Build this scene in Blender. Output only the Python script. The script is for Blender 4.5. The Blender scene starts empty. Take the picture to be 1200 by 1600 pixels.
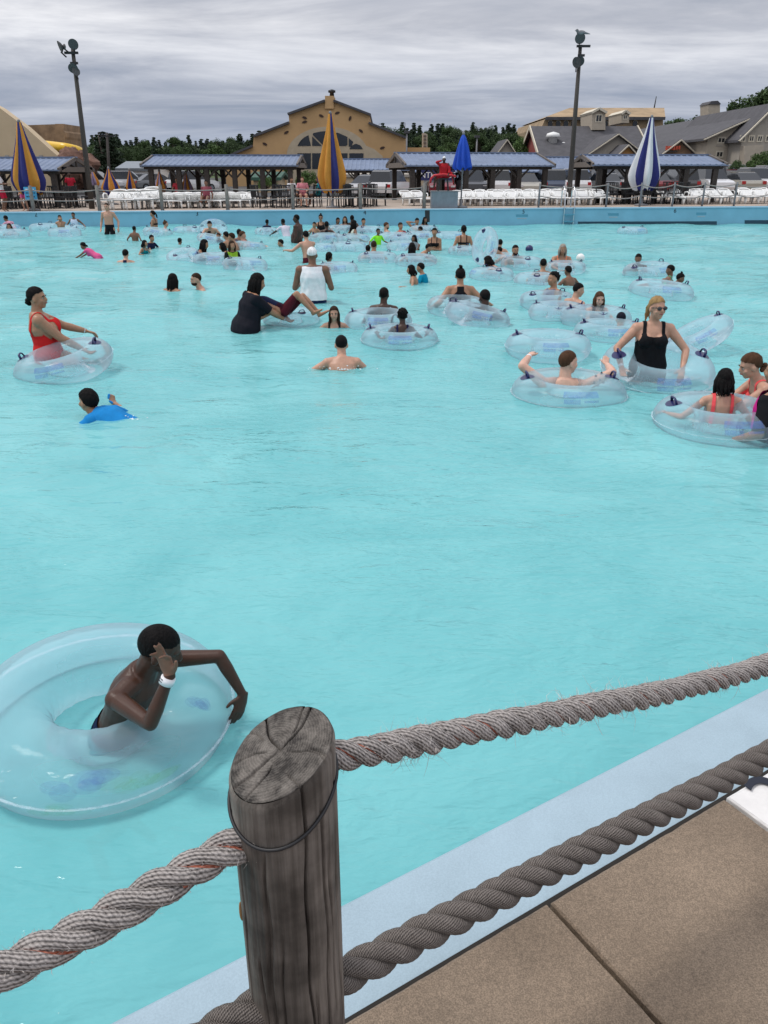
import bpy, math, random
import numpy as np
from mathutils import Vector, Matrix

# ------------------------------------------------------------------ camera, sky, sun, exposure
SC = bpy.context.scene
COL = SC.collection
FPX = 1208.0                      # focal length in pixels of the 1200x1600 photograph
PITCH = math.atan(530.0 / FPX)    # horizon at y = 270
CAMH = 2.25                       # metres above the water
CT, ST = math.cos(PITCH), math.sin(PITCH)

cam_d = bpy.data.cameras.new("camera")
cam_d.sensor_fit = 'VERTICAL'
cam_d.sensor_height = 36.0
cam_d.lens = FPX / 1600.0 * 36.0
cam_d.clip_start = 0.05
cam_d.clip_end = 3000
cam = bpy.data.objects.new("camera", cam_d)
COL.objects.link(cam)
cam.location = (0, 0, CAMH)
cam.rotation_euler = (math.pi / 2 - PITCH, 0, 0)
SC.camera = cam

SUN_EL, SUN_AZ = math.radians(60), math.radians(-82)     # azimuth from +Y towards +X
sun_d = bpy.data.lights.new("sun", 'SUN')
sun_d.energy = 1.5
sun_d.angle = math.radians(14)
sun_d.color = (1.0, 0.955, 0.89)
sun = bpy.data.objects.new("sun", sun_d)
COL.objects.link(sun)
sdir = Vector((math.sin(SUN_AZ) * math.cos(SUN_EL), math.cos(SUN_AZ) * math.cos(SUN_EL), math.sin(SUN_EL)))
sun.rotation_euler = sdir.to_track_quat('Z', 'Y').to_euler()
sun.location = (0, 0, 60)

world = bpy.data.worlds.new("World")
SC.world = world
world.use_nodes = True
world.cycles.sampling_method = 'MANUAL'
world.cycles.sample_map_resolution = 256
def build_world():
    nt = world.node_tree
    nt.nodes.clear()
    N = nt.nodes.new
    L = nt.links.new
    out = N('ShaderNodeOutputWorld')
    bg = N('ShaderNodeBackground')
    sky = N('ShaderNodeTexSky')
    sky.sky_type = 'NISHITA'
    sky.sun_disc = False
    sky.sun_elevation = SUN_EL
    sky.sun_rotation = SUN_AZ
    tc = N('ShaderNodeTexCoord')
    sep = N('ShaderNodeSeparateXYZ')
    L(tc.outputs['Generated'], sep.inputs[0])
    def math_(op, a, b=None, c=None):
        n = N('ShaderNodeMath'); n.operation = op
        for i, v in enumerate((a, b, c)):
            if v is None: continue
            if isinstance(v, (int, float)): n.inputs[i].default_value = v
            else: L(v, n.inputs[i])
        return n.outputs[0]
    zc = math_('MAXIMUM', sep.outputs[2], 0.0)
    den = math_('ADD', zc, 0.10)
    u = math_('DIVIDE', sep.outputs[0], den)
    v = math_('DIVIDE', sep.outputs[1], den)
    comb = N('ShaderNodeCombineXYZ')
    L(u, comb.inputs[0]); L(v, comb.inputs[1])
    def noise(scale, detail, rough, sx, sy, off, dist=0.0):
        mp = N('ShaderNodeMapping')
        mp.inputs['Scale'].default_value = (sx, sy, 1)
        mp.inputs['Location'].default_value = off
        mp.inputs['Rotation'].default_value = (0, 0, math.radians(8))
        L(comb.outputs[0], mp.inputs[0])
        n = N('ShaderNodeTexNoise')
        n.inputs['Scale'].default_value = scale
        n.inputs['Detail'].default_value = detail
        n.inputs['Roughness'].default_value = rough
        n.inputs['Distortion'].default_value = dist
        L(mp.outputs[0], n.inputs['Vector'])
        return n.outputs['Fac']
    n1 = noise(0.95, 7, 0.60, 0.62, 1.0, (3.1, 0.4, 0), 0.5)
    n2 = noise(0.30, 4, 0.55, 0.55, 1.0, (8.3, 2.2, 0), 0.3)
    n3 = noise(3.2, 5, 0.6, 0.7, 1.0, (1.3, 5.2, 0), 0.6)
    mixn = math_('ADD', math_('MULTIPLY', n1, 0.56), math_('ADD', math_('MULTIPLY', n2, 0.44), math_('MULTIPLY', n3, 0.06)))
    ramp = N('ShaderNodeValToRGB')
    cr = ramp.color_ramp
    cr.elements[0].position = 0.38; cr.elements[0].color = (0.22, 0.25, 0.315, 1)
    cr.elements[1].position = 0.66; cr.elements[1].color = (0.78, 0.78, 0.80, 1)
    e = cr.elements.new(0.50); e.color = (0.40, 0.415, 0.465, 1)
    L(mixn, ramp.inputs[0])
    # far rain-blue bank low over the horizon, seen through the gap under the cloud deck
    bank = N('ShaderNodeMapRange')
    bank.inputs['From Min'].default_value = 0.02
    bank.inputs['From Max'].default_value = 0.15
    bank.inputs['To Min'].default_value = 0.8
    bank.inputs['To Max'].default_value = 0.0
    L(zc, bank.inputs['Value'])
    bm = N('ShaderNodeMix'); bm.data_type = 'RGBA'
    L(math_('MULTIPLY', bank.outputs[0], math_('ADD', math_('MULTIPLY', n2, 1.4), 0.1)), bm.inputs['Factor'])
    L(ramp.outputs[0], bm.inputs['A'])
    bm.inputs['B'].default_value = (0.20, 0.265, 0.40, 1)
    # overcast brightens towards the zenith (CIE overcast sky)
    cie = math_('ADD', math_('MULTIPLY', zc, 1.15), 0.90)
    cl = N('ShaderNodeVectorMath'); cl.operation = 'SCALE'
    L(bm.outputs['Result'], cl.inputs[0]); L(cie, cl.inputs['Scale'])
    sk = N('ShaderNodeVectorMath'); sk.operation = 'SCALE'
    L(sky.outputs[0], sk.inputs[0]); sk.inputs['Scale'].default_value = 0.10
    cover = N('ShaderNodeMapRange')
    cover.inputs['From Min'].default_value = 0.30
    cover.inputs['From Max'].default_value = 0.40
    cover.inputs['To Min'].default_value = 0.80
    cover.inputs['To Max'].default_value = 0.97
    L(mixn, cover.inputs['Value'])
    fin = N('ShaderNodeMix'); fin.data_type = 'RGBA'
    L(cover.outputs[0], fin.inputs['Factor'])
    L(sk.outputs[0], fin.inputs['A']); L(cl.outputs[0], fin.inputs['B'])
    L(fin.outputs['Result'], bg.inputs['Color'])
    bg.inputs['Strength'].default_value = 1.0
    L(bg.outputs[0], out.inputs[0])
build_world()

vs = SC.view_settings
vs.view_transform = 'Standard'
vs.look = 'None'
vs.gamma = 1.0
vs.use_curve_mapping = False
vs.exposure = 0.30
SC.cycles.use_denoising = True
SC.cycles.transparent_max_bounces = 28
SC.cycles.max_bounces = 10
SC.cycles.diffuse_bounces = 3
SC.cycles.glossy_bounces = 3
SC.cycles.caustics_reflective = False
SC.cycles.caustics_refractive = False
SC.cycles.sample_clamp_indirect = 4.0

# ------------------------------------------------------------------ pixel helpers
def ray(px, py):
    a, b = (px - 600) / FPX, (800 - py) / FPX
    return np.array([a, CT + b * ST, -ST + b * CT])
def at(px, py, z=0.0):
    d = ray(px, py)
    t = (z - CAMH) / d[2]
    return np.array([0, 0, CAMH]) + d * t
def atY(px, py, Y):
    d = ray(px, py)
    return np.array([0, 0, CAMH]) + d * (Y / d[1])
def zat(px_y, Y, x=None):
    return atY(600, px_y, Y)[2]

# ------------------------------------------------------------------ mesh helpers
class MB:
    def __init__(self):
        self.v, self.f, self.n, self.mi = [], [], 0, []
    def add(self, verts, faces, mi=0):
        verts = np.asarray(verts, float).reshape(-1, 3)
        self.v.append(verts)
        for f in faces: self.f.append([i + self.n for i in f])
        self.mi += [mi] * len(faces)
        self.n += len(verts)
        return self
    def box(self, lo, hi, mi=0, M=None):
        x0, y0, z0 = lo; x1, y1, z1 = hi
        v = np.array([(x0, y0, z0), (x1, y0, z0), (x1, y1, z0), (x0, y1, z0), (x0, y0, z1), (x1, y0, z1), (x1, y1, z1), (x0, y1, z1)], float)
        if M is not None: v = v @ np.array(M)[:3, :3].T + np.array(M)[:3, 3]
        return self.add(v, [(0, 3, 2, 1), (4, 5, 6, 7), (0, 1, 5, 4), (1, 2, 6, 5), (2, 3, 7, 6), (3, 0, 4, 7)], mi)
    def bar(self, p, q, w, h=None, mi=0, up=(0, 0, 1)):
        h = h or w
        p, q = np.array(p, float), np.array(q, float)
        d = q - p; d /= np.linalg.norm(d)
        u = np.array(up, float)
        if abs(d @ u) > 0.98: u = np.array([0, 1.0, 0])
        r = np.cross(d, u); r /= np.linalg.norm(r)
        u = np.cross(r, d)
        v = []
        for c in (p, q):
            for a, b in ((-1, -1), (1, -1), (1, 1), (-1, 1)): v.append(c + r * a * w / 2 + u * b * h / 2)
        return self.add(v, [(0, 3, 2, 1), (4, 5, 6, 7), (0, 1, 5, 4), (1, 2, 6, 5), (2, 3, 7, 6), (3, 0, 4, 7)][::1], mi)
    def tube(self, pts, rad, seg=8, mi=0, cap=True, right=None, depth=None, closed=False):
        pts = np.asarray(pts, float); n = len(pts)
        rad = np.broadcast_to(np.asarray(rad, float), (n,))
        dep = rad if depth is None else np.broadcast_to(np.asarray(depth, float), (n,))
        tan = np.gradient(pts, axis=0)
        if closed:
            tan = np.roll(pts, -1, 0) - np.roll(pts, 1, 0)
        tan /= np.maximum(np.linalg.norm(tan, axis=1, keepdims=True), 1e-9)
        if right is None:
            u = np.array([0, 0, 1.0]) if abs(tan[0][2]) < 0.9 else np.array([0, 1.0, 0])
            r = np.cross(tan[0], u)
        else: r = np.array(right, float)
        ang = np.linspace(0, 2 * math.pi, seg, endpoint=False)
        vs_, fs = [], []
        for i in range(n):
            r = r - tan[i] * (r @ tan[i]); r /= max(np.linalg.norm(r), 1e-9)
            b = np.cross(tan[i], r)
            vs_.append(pts[i] + np.outer(np.cos(ang), r) * rad[i] + np.outer(np.sin(ang), b) * dep[i])
        vs_ = np.concatenate(vs_)
        m = n if closed else n - 1
        for i in range(m):
            j = (i + 1) % n
            for k in range(seg):
                fs.append((i * seg + k, i * seg + (k + 1) % seg, j * seg + (k + 1) % seg, j * seg + k))
        if cap and not closed:
            fs.append(tuple(range(seg))[::-1]); fs.append(tuple((n - 1) * seg + k for k in range(seg)))
        return self.add(vs_, fs, mi)
    def ell(self, c, r, R=None, seg=16, rings=10, mi=0):
        vs_, fs = [], []
        for i in range(1, rings):
            th = math.pi * i / rings
            for k in range(seg):
                ph = 2 * math.pi * k / seg
                vs_.append((math.sin(th) * math.cos(ph), math.sin(th) * math.sin(ph), math.cos(th)))
        n = len(vs_); vs_ += [(0, 0, 1), (0, 0, -1)]
        for i in range(rings - 2):
            for k in range(seg):
                fs.append((i * seg + k, (i + 1) * seg + k, (i + 1) * seg + (k + 1) % seg, i * seg + (k + 1) % seg))
        for k in range(seg):
            fs.append((n, k, (k + 1) % seg)); fs.append((n + 1, (rings - 2) * seg + (k + 1) % seg, (rings - 2) * seg + k))
        v = np.array(vs_) * np.array(r)
        if R is not None: v = v @ np.array(R)      # rows of R are the local axes in world space
        return self.add(v + np.array(c), fs, mi)
    def lathe(self, prof, c=(0, 0, 0), seg=24, mi=0, fr=None):
        vs_, fs = [], []
        n = len(prof)
        for (r, z) in prof:
            for k in range(seg):
                a = 2 * math.pi * k / seg
                q = r * (fr(a, z) if fr else 1)
                vs_.append((c[0] + q * math.cos(a), c[1] + q * math.sin(a), c[2] + z))
        for i in range(n - 1):
            for k in range(seg):
                fs.append((i * seg + k, i * seg + (k + 1) % seg, (i + 1) * seg + (k + 1) % seg, (i + 1) * seg + k))
        fs.append(tuple(range(seg))[::-1]); fs.append(tuple((n - 1) * seg + k for k in range(seg)))
        return self.add(vs_, fs, mi)
    def prism(self, poly, y0, y1, mi=0):
        """polygon given in x,z, extruded from y0 (near) to y1"""
        n = len(poly)
        v = [(p[0], y0, p[1]) for p in poly] + [(p[0], y1, p[1]) for p in poly]
        fs = [tuple(range(n)), tuple(range(2 * n - 1, n - 1, -1))]
        for i in range(n):
            j = (i + 1) % n
            fs.append((j, i, n + i, n + j))
        return self.add(v, fs, mi)
    def mesh(self, name, mats, smooth=False):
        me = bpy.data.meshes.new(name)
        V = np.concatenate(self.v) if self.v else np.zeros((0, 3))
        me.from_pydata(V.tolist(), [], self.f)
        for m in (mats if isinstance(mats, (list, tuple)) else [mats]): me.materials.append(m)
        if any(self.mi): me.polygons.foreach_set('material_index', self.mi)
        if smooth: me.polygons.foreach_set('use_smooth', [True] * len(me.polygons))
        me.update()
        return me
    def build(self, name, mats, parent=None, smooth=False, loc=None):
        return link(name, self.mesh(name, mats, smooth), parent, loc)

def link(name, data, parent=None, loc=None):
    o = bpy.data.objects.new(name, data)
    COL.objects.link(o)
    if parent is not None: o.parent = parent
    if loc is not None: o.location = loc
    return o
def tag(o, label=None, cat=None, group=None, kind=None):
    if label: o['label'] = label
    if cat: o['category'] = cat
    if group: o['group'] = group
    if kind: o['kind'] = kind
    return o
def thing(name, label, cat, loc=(0, 0, 0), rz=0.0, group=None):
    o = link(name, None)
    o.location = loc
    o.rotation_euler = (0, 0, rz)
    o.empty_display_size = 0.2
    return tag(o, label, cat, group)
def copy_tree(o, parent=None):
    c = o.copy(); COL.objects.link(c); c.parent = parent
    for ch in o.children: copy_tree(ch, c)
    return c
def dup(o, loc, rz, label, group=None, scale=None):
    c = copy_tree(o); c.location = loc; c.rotation_euler = (0, 0, rz); c['label'] = label
    if group: c['group'] = group
    if scale: c.scale = scale if isinstance(scale, (tuple, list)) else (scale,) * 3
    return c
def kill(o):
    for ch in list(o.children): kill(ch)
    bpy.data.objects.remove(o)
def text_mesh(s, size, name, mat, extrude=0.004):
    cu = bpy.data.curves.new(name, 'FONT')
    cu.body = s; cu.size = size; cu.extrude = extrude; cu.align_x = 'CENTER'; cu.align_y = 'CENTER'
    o = bpy.data.objects.new(name, cu); COL.objects.link(o)
    dg = bpy.context.evaluated_depsgraph_get()
    me = bpy.data.meshes.new_from_object(o.evaluated_get(dg))
    bpy.data.objects.remove(o)
    me.name = name; me.materials.clear(); me.materials.append(mat)
    return me

# ------------------------------------------------------------------ materials
def mat_base(name):
    m = bpy.data.materials.new(name); m.use_nodes = True
    nt = m.node_tree
    return m, nt, nt.nodes['Principled BSDF']
def node(nt, t, **kw):
    n = nt.nodes.new(t)
    for k, v in kw.items():
        if k in n.inputs: n.inputs[k].default_value = v
        else: setattr(n, k, v)
    return n
def rgba(c): return (c[0], c[1], c[2], 1.0)
def pmat(name, col, rough=0.6, var=0.15, scale=6.0, bump=0.0, bscale=None, metal=0.0, spec=0.5, stretch=(1, 1, 1), coat=0.0, coord='Object', sss=0.0):
    m, nt, b = mat_base(name)
    b.inputs['Roughness'].default_value = rough
    b.inputs['Metallic'].default_value = metal
    b.inputs['Specular IOR Level'].default_value = spec
    b.inputs['Coat Weight'].default_value = coat
    tc = node(nt, 'ShaderNodeTexCoord')
    mp = node(nt, 'ShaderNodeMapping'); mp.inputs['Scale'].default_value = stretch
    nt.links.new(tc.outputs[coord], mp.inputs[0])
    nz = node(nt, 'ShaderNodeTexNoise', Scale=scale, Detail=6.0, Roughness=0.6)
    nt.links.new(mp.outputs[0], nz.inputs['Vector'])
    rp = node(nt, 'ShaderNodeValToRGB')
    rp.color_ramp.elements[0].position = 0.3; rp.color_ramp.elements[1].position = 0.7
    rp.color_ramp.elements[0].color = rgba([max(0, c * (1 - var)) for c in col])
    rp.color_ramp.elements[1].color = rgba([min(1, c * (1 + var)) for c in col])
    nt.links.new(nz.outputs['Fac'], rp.inputs[0])
    nt.links.new(rp.outputs[0], b.inputs['Base Color'])
    if sss:
        b.inputs['Subsurface Weight'].default_value = sss
        b.inputs['Subsurface Radius'].default_value = (0.02, 0.008, 0.004)
    if bump:
        bp = node(nt, 'ShaderNodeBump', Strength=bump, Distance=0.02)
        n2 = node(nt, 'ShaderNodeTexNoise', Scale=bscale or scale * 4, Detail=4.0)
        nt.links.new(mp.outputs[0], n2.inputs['Vector'])
        nt.links.new(n2.outputs['Fac'], bp.inputs['Height'])
        nt.links.new(bp.outputs[0], b.inputs['Normal'])
    return m
def inst_tint(m, amount):
    """vary the colour a little from object to object"""
    nt = m.node_tree; b = nt.nodes['Principled BSDF']
    src = b.inputs['Base Color'].links[0].from_socket
    oi = node(nt, 'ShaderNodeObjectInfo')
    hs = node(nt, 'ShaderNodeHueSaturation')
    mr = node(nt, 'ShaderNodeMapRange')
    mr.inputs['To Min'].default_value = 1 - amount; mr.inputs['To Max'].default_value = 1 + amount
    nt.links.new(oi.outputs['Random'], mr.inputs['Value'])
    nt.links.new(mr.outputs[0], hs.inputs['Value'])
    nt.links.new(src, hs.inputs['Color'])
    nt.links.new(hs.outputs[0], b.inputs['Base Color'])
    return m

M = {}
M['white'] = pmat('white_plastic', (0.78, 0.78, 0.76), 0.45, 0.06, 8)
M['darkwood'] = pmat('dark_stained_timber', (0.035, 0.028, 0.024), 0.75, 0.35, 9, 0.2)
M['black'] = pmat('black_metal', (0.015, 0.015, 0.017), 0.5, 0.2, 9)
M['tan'] = inst_tint(pmat('tan_stucco', (0.52, 0.33, 0.16), 0.9, 0.10, 0.35, 0.15, 12), 0.02)
M['tan_pale'] = pmat('pale_tan_stucco', (0.55, 0.43, 0.28), 0.9, 0.08, 0.5, 0.1, 12)
M['cream'] = pmat('cream_trim', (0.60, 0.54, 0.43), 0.8, 0.06, 3)
M['glass'] = pmat('dark_window_glass', (0.012, 0.015, 0.02), 0.12, 0.2, 2, spec=0.6)
M['roofblue'] = pmat('blue_metal_roof', (0.145, 0.19, 0.285), 0.55, 0.16, 1.3, metal=0.1)
M['shingle'] = pmat('grey_shingle', (0.075, 0.073, 0.08), 0.9, 0.22, 1.5, 0.3, 8)
M['hotel'] = pmat('beige_siding', (0.44, 0.38, 0.30), 0.85, 0.08, 2)
M['hotel2'] = pmat('greybeige_siding', (0.37, 0.335, 0.285), 0.85, 0.08, 2)
M['red'] = pmat('barn_red_siding', (0.24, 0.05, 0.04), 0.8, 0.12, 2)
M['orange'] = pmat('ochre_siding', (0.42, 0.22, 0.07), 0.8, 0.1, 2)
M['stone'] = pmat('castle_stone', (0.30, 0.20, 0.12), 0.95, 0.35, 1.2, 0.6, 3)
M['navy'] = pmat('navy_plastic', (0.01, 0.014, 0.085), 0.35, 0.1, 8)
M['galv'] = pmat('galvanised_steel', (0.22, 0.25, 0.28), 0.5, 0.12, 3, metal=0.5)
M['steel'] = pmat('polished_steel', (0.62, 0.64, 0.66), 0.22, 0.05, 3, metal=0.95)
M['grey'] = pmat('grey_paint', (0.18, 0.18, 0.19), 0.6, 0.1, 3)
# ------------------------------------------------------------------ pool, water, decks
rng = np.random.default_rng(7)
WA, WB = at(0, 353), at(1200, 350)                       # far waterline
def wall_y(x): return WA[1] + (WB[1] - WA[1]) * (x - WA[0]) / (WB[0] - WA[0])
zA, zB = atY(0, 332, WA[1])[2], atY(1200, 322, WB[1])[2]
def deckz(x): return zA + (zB - zA) * (np.clip(x, -30, 30) - WA[0]) / (WB[0] - WA[0])
def at_far(px, py):
    """point of the far deck under a pixel"""
    d = ray(px, py); t = 20.0
    for _ in range(30):
        t = (deckz(d[0] * t) - CAMH) / d[2]
    return np.array([0, 0, CAMH]) + d * t
def on_far(px, back):
    """point on the far deck, `back` metres behind the pool wall, under image column px (at that depth)"""
    Y = wall_y(0) + back
    for _ in range(4):
        x = atY(px, 300, Y)[0]; Y = wall_y(x) + back
    return np.array([x, Y, deckz(x)])

def water_mat():
    m, nt, b = mat_base('pool_water')
    nt.nodes.remove(b)
    out = nt.nodes['Material Output']
    tc = node(nt, 'ShaderNodeTexCoord')
    def nz(scale, sx, sy, det):
        mp = node(nt, 'ShaderNodeMapping'); mp.inputs['Scale'].default_value = (sx, sy, 1)
        nt.links.new(tc.outputs['Object'], mp.inputs[0])
        n = node(nt, 'ShaderNodeTexNoise', Scale=scale, Detail=det, Roughness=0.55, Distortion=0.6)
        nt.links.new(mp.outputs[0], n.inputs['Vector'])
        return n.outputs['Fac']
    a = nz(1.6, 0.7, 1.5, 4.0); c = nz(6.0, 0.6, 1.3, 3.0)
    f3 = nz(17.0, 0.5, 1.2, 2.0); pat = nz(0.28, 1.0, 1.0, 4.0)
    pr = node(nt, 'ShaderNodeMapRange'); pr.inputs['From Min'].default_value = 0.42; pr.inputs['From Max'].default_value = 0.66
    pr.inputs['To Min'].default_value = 0.14; pr.inputs['To Max'].default_value = 0.75
    nt.links.new(pat, pr.inputs['Value'])
    fin_ = node(nt, 'ShaderNodeMath', operation='MULTIPLY_ADD')
    nt.links.new(f3, fin_.inputs[0]); fin_.inputs[1].default_value = 0.42; nt.links.new(c, fin_.inputs[2])
    add = node(nt, 'ShaderNodeMath', operation='MULTIPLY_ADD')
    nt.links.new(fin_.outputs[0], add.inputs[0]); nt.links.new(pr.outputs[0], add.inputs[1]); nt.links.new(a, add.inputs[2])
    bp = node(nt, 'ShaderNodeBump', Strength=0.6, Distance=0.11)
    nt.links.new(add.outputs[0], bp.inputs['Height'])
    fr = node(nt, 'ShaderNodeFresnel', IOR=1.33)
    nt.links.new(bp.outputs[0], fr.inputs['Normal'])
    gl = node(nt, 'ShaderNodeBsdfGlossy', Roughness=0.06)
    gl.inputs['Color'].default_value = (1, 1, 1, 1)
    nt.links.new(bp.outputs[0], gl.inputs['Normal'])
    tr = node(nt, 'ShaderNodeBsdfTransparent'); tr.inputs['Color'].default_value = (0.40, 0.86, 0.88, 1)
    df = node(nt, 'ShaderNodeBsdfDiffuse')
    big = node(nt, 'ShaderNodeTexNoise', Scale=0.5, Detail=6.0, Roughness=0.62, Distortion=0.8)
    nt.links.new(tc.outputs['Object'], big.inputs['Vector'])
    rp = node(nt, 'ShaderNodeValToRGB')
    rp.color_ramp.elements[0].position = 0.3; rp.color_ramp.elements[0].color = (0.150, 0.475, 0.500, 1)
    rp.color_ramp.elements[1].position = 0.7; rp.color_ramp.elements[1].color = (0.235, 0.595, 0.612, 1)
    nt.links.new(big.outputs['Fac'], rp.inputs[0])
    nt.links.new(rp.outputs[0], df.inputs['Color'])
    nt.links.new(bp.outputs[0], df.inputs['Normal'])
    mx = node(nt, 'ShaderNodeMixShader'); mx.inputs[0].default_value = 0.82
    nt.links.new(tr.outputs[0], mx.inputs[1]); nt.links.new(df.outputs[0], mx.inputs[2])
    mx2 = node(nt, 'ShaderNodeMixShader')
    fm = node(nt, 'ShaderNodeMath', operation='MULTIPLY'); nt.links.new(fr.outputs[0], fm.inputs[0]); fm.inputs[1].default_value = 0.62
    nt.links.new(fm.outputs[0], mx2.inputs[0])
    nt.links.new(mx.outputs[0], mx2.inputs[1]); nt.links.new(gl.outputs[0], mx2.inputs[2])
    nt.links.new(mx2.outputs[0], out.inputs['Surface'])
    return m
M['water'] = water_mat()

WK = []
for i in range(34):
    lam = 0.35 * (16 ** (i / 33.0)); th = rng.normal(math.radians(80), 0.75)
    WK.append((2 * math.pi / lam * math.cos(th), 2 * math.pi / lam * math.sin(th), rng.uniform(0, 6.28), lam * 0.0032))
def wave(x, y):
    h = np.zeros_like(x)
    for kx, ky, ph, am in WK: h += am * np.sin(kx * x + ky * y + ph)
    return h * np.clip(0.25 + (y - 2) / 14.0, 0.25, 1.15)
def make_water():
    ys = np.concatenate([np.linspace(-8, 0.8, 24), np.array([at(600, p)[1] for p in np.linspace(1640, 352, 640)]), [39.5]])
    ks = np.linspace(-1, 1, 420)
    X = np.outer(6 + np.maximum(ys, 0) * 0.85, ks)
    Y = np.repeat(ys[:, None], len(ks), 1)
    Z = wave(X, Y)
    for (cx, cy, r0, am) in SWIM:
        d2 = np.hypot(X - cx, Y - cy); m_ = d2 < r0 + 1.3
        if m_.any():
            dd = np.maximum(d2[m_] - r0, 0); lam = 0.16 + 0.012 * cy
            Z[m_] += am * np.sin(2 * math.pi * dd / lam + cx * 7 + 0.6 * np.sin(np.arctan2(Y[m_] - cy, X[m_] - cx) * 3 + cx)) * np.exp(-dd / 0.35)
    Z = np.minimum(Z, 0.3)
    n, k = Y.shape
    idx = np.arange(n * k).reshape(n, k)
    F = np.stack([idx[:-1, :-1], idx[:-1, 1:], idx[1:, 1:], idx[1:, :-1]], -1).reshape(-1, 4)
    me = bpy.data.meshes.new('pool_water')
    V = np.stack([X, Y, Z], -1).reshape(-1, 3)
    me.vertices.add(len(V)); me.vertices.foreach_set('co', V.ravel())
    me.loops.add(F.size); me.loops.foreach_set('vertex_index', F.ravel())
    me.polygons.add(len(F)); me.polygons.foreach_set('loop_start', np.arange(0, F.size, 4)); me.polygons.foreach_set('loop_total', np.full(len(F), 4))
    me.polygons.foreach_set('use_smooth', np.ones(len(F), bool))
    me.materials.append(M['water']); me.update(); me.validate()
    return tag(link('water', me), 'turquoise wavy water of the big pool', None, None, 'structure')
SWIM = []        # swimmers and rings leave ripples; the sheet is laid once they are known

M['poolfloor'] = pmat('painted_pool_floor', (0.42, 0.80, 0.84), 0.8, 0.08, 0.8)
b = MB(); b.add([(-45, -10, -0.75), (45, -10, -1.7), (45, 40, -1.7), (-45, 40, -0.75)], [(0, 1, 2, 3)])
tag(b.build('pool_floor', M['poolfloor']), 'pale painted floor under the pool water', None, None, 'structure')

M['poolwall'] = pmat('blue_pool_paint', (0.20, 0.44, 0.58), 0.6, 0.10, 0.9, 0.05, 20)
M['coping'] = pmat('pale_blue_coping_paint', (0.33, 0.435, 0.50), 0.75, 0.06, 3.0, 0.12, 90)
def concrete(name, c, sc, joints=None):
    m = pmat(name, c, 0.85, 0.14, sc, 0.25, sc * 30)
    nt = m.node_tree; bs = nt.nodes['Principled BSDF']
    src = bs.inputs['Base Color'].links[0].from_socket
    tc = node(nt, 'ShaderNodeTexCoord')
    vo = node(nt, 'ShaderNodeTexVoronoi', Scale=sc * 70); nt.links.new(tc.outputs['Object'], vo.inputs['Vector'])
    rp = node(nt, 'ShaderNodeValToRGB')
    rp.color_ramp.elements[0].color = (1.35, 1.3, 1.2, 1); rp.color_ramp.elements[0].position = 0.04
    rp.color_ramp.elements[1].color = (1, 1, 1, 1); rp.color_ramp.elements[1].position = 0.16
    nt.links.new(vo.outputs['Distance'], rp.inputs[0])
    mx = node(nt, 'ShaderNodeMix', data_type='RGBA', blend_type='MULTIPLY'); mx.inputs['Factor'].default_value = 0.55
    nt.links.new(src, mx.inputs['A']); nt.links.new(rp.outputs[0], mx.inputs['B'])
    wv = node(nt, 'ShaderNodeTexNoise', Scale=sc * 0.8, Detail=5.0); nt.links.new(tc.outputs['Object'], wv.inputs['Vector'])
    r2 = node(nt, 'ShaderNodeValToRGB')
    r2.color_ramp.elements[0].color = (0.72, 0.70, 0.68, 1); r2.color_ramp.elements[0].position = 0.35
    r2.color_ramp.elements[1].color = (1.05, 1.05, 1.05, 1); r2.color_ramp.elements[1].position = 0.65
    nt.links.new(wv.outputs['Fac'], r2.inputs[0])
    m2 = node(nt, 'ShaderNodeMix', data_type='RGBA', blend_type='MULTIPLY'); m2.inputs['Factor'].default_value = 0.8
    nt.links.new(mx.outputs['Result'], m2.inputs['A']); nt.links.new(r2.outputs[0], m2.inputs['B'])
    nt.links.new(m2.outputs['Result'], bs.inputs['Base Color'])
    return m
M['slab'] = concrete('brown_exposed_aggregate', (0.215, 0.162, 0.115), 3.0)
def grit(m, sc, lo, hi, name='grit'):
    nt = m.node_tree; bs = nt.nodes['Principled BSDF']; src = bs.inputs['Base Color'].links[0].from_socket
    tc = node(nt, 'ShaderNodeTexCoord'); n = node(nt, 'ShaderNodeTexNoise', Scale=sc, Detail=2.0, Roughness=0.7); nt.links.new(tc.outputs['Object'], n.inputs['Vector'])
    rp = node(nt, 'ShaderNodeValToRGB'); rp.color_ramp.elements[0].position = 0.40; rp.color_ramp.elements[1].position = 0.60
    rp.color_ramp.elements[0].color = (lo, lo, lo, 1); rp.color_ramp.elements[1].color = (hi, hi, hi, 1)
    nt.links.new(n.outputs['Fac'], rp.inputs[0])
    mx = node(nt, 'ShaderNodeMix', data_type='RGBA', blend_type='MULTIPLY'); mx.inputs['Factor'].default_value = 1.0
    nt.links.new(src, mx.inputs['A']); nt.links.new(rp.outputs[0], mx.inputs['B']); nt.links.new(mx.outputs['Result'], bs.inputs['Base Color'])
grit(M['slab'], 330.0, 0.74, 1.26); grit(M['slab'], 95.0, 0.90, 1.08)
grit(M['coping'], 240.0, 0.95, 1.04); grit(M['coping'], 5.0, 0.965, 1.025)
M['slab2'] = concrete('tan_deck_concrete', (0.40, 0.33, 0.27), 0.5)
M['asphalt'] = pmat('asphalt', (0.06, 0.06, 0.062), 0.9, 0.2, 0.4)
M['grass'] = pmat('lawn', (0.06, 0.09, 0.03), 0.95, 0.3, 0.3)

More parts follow.
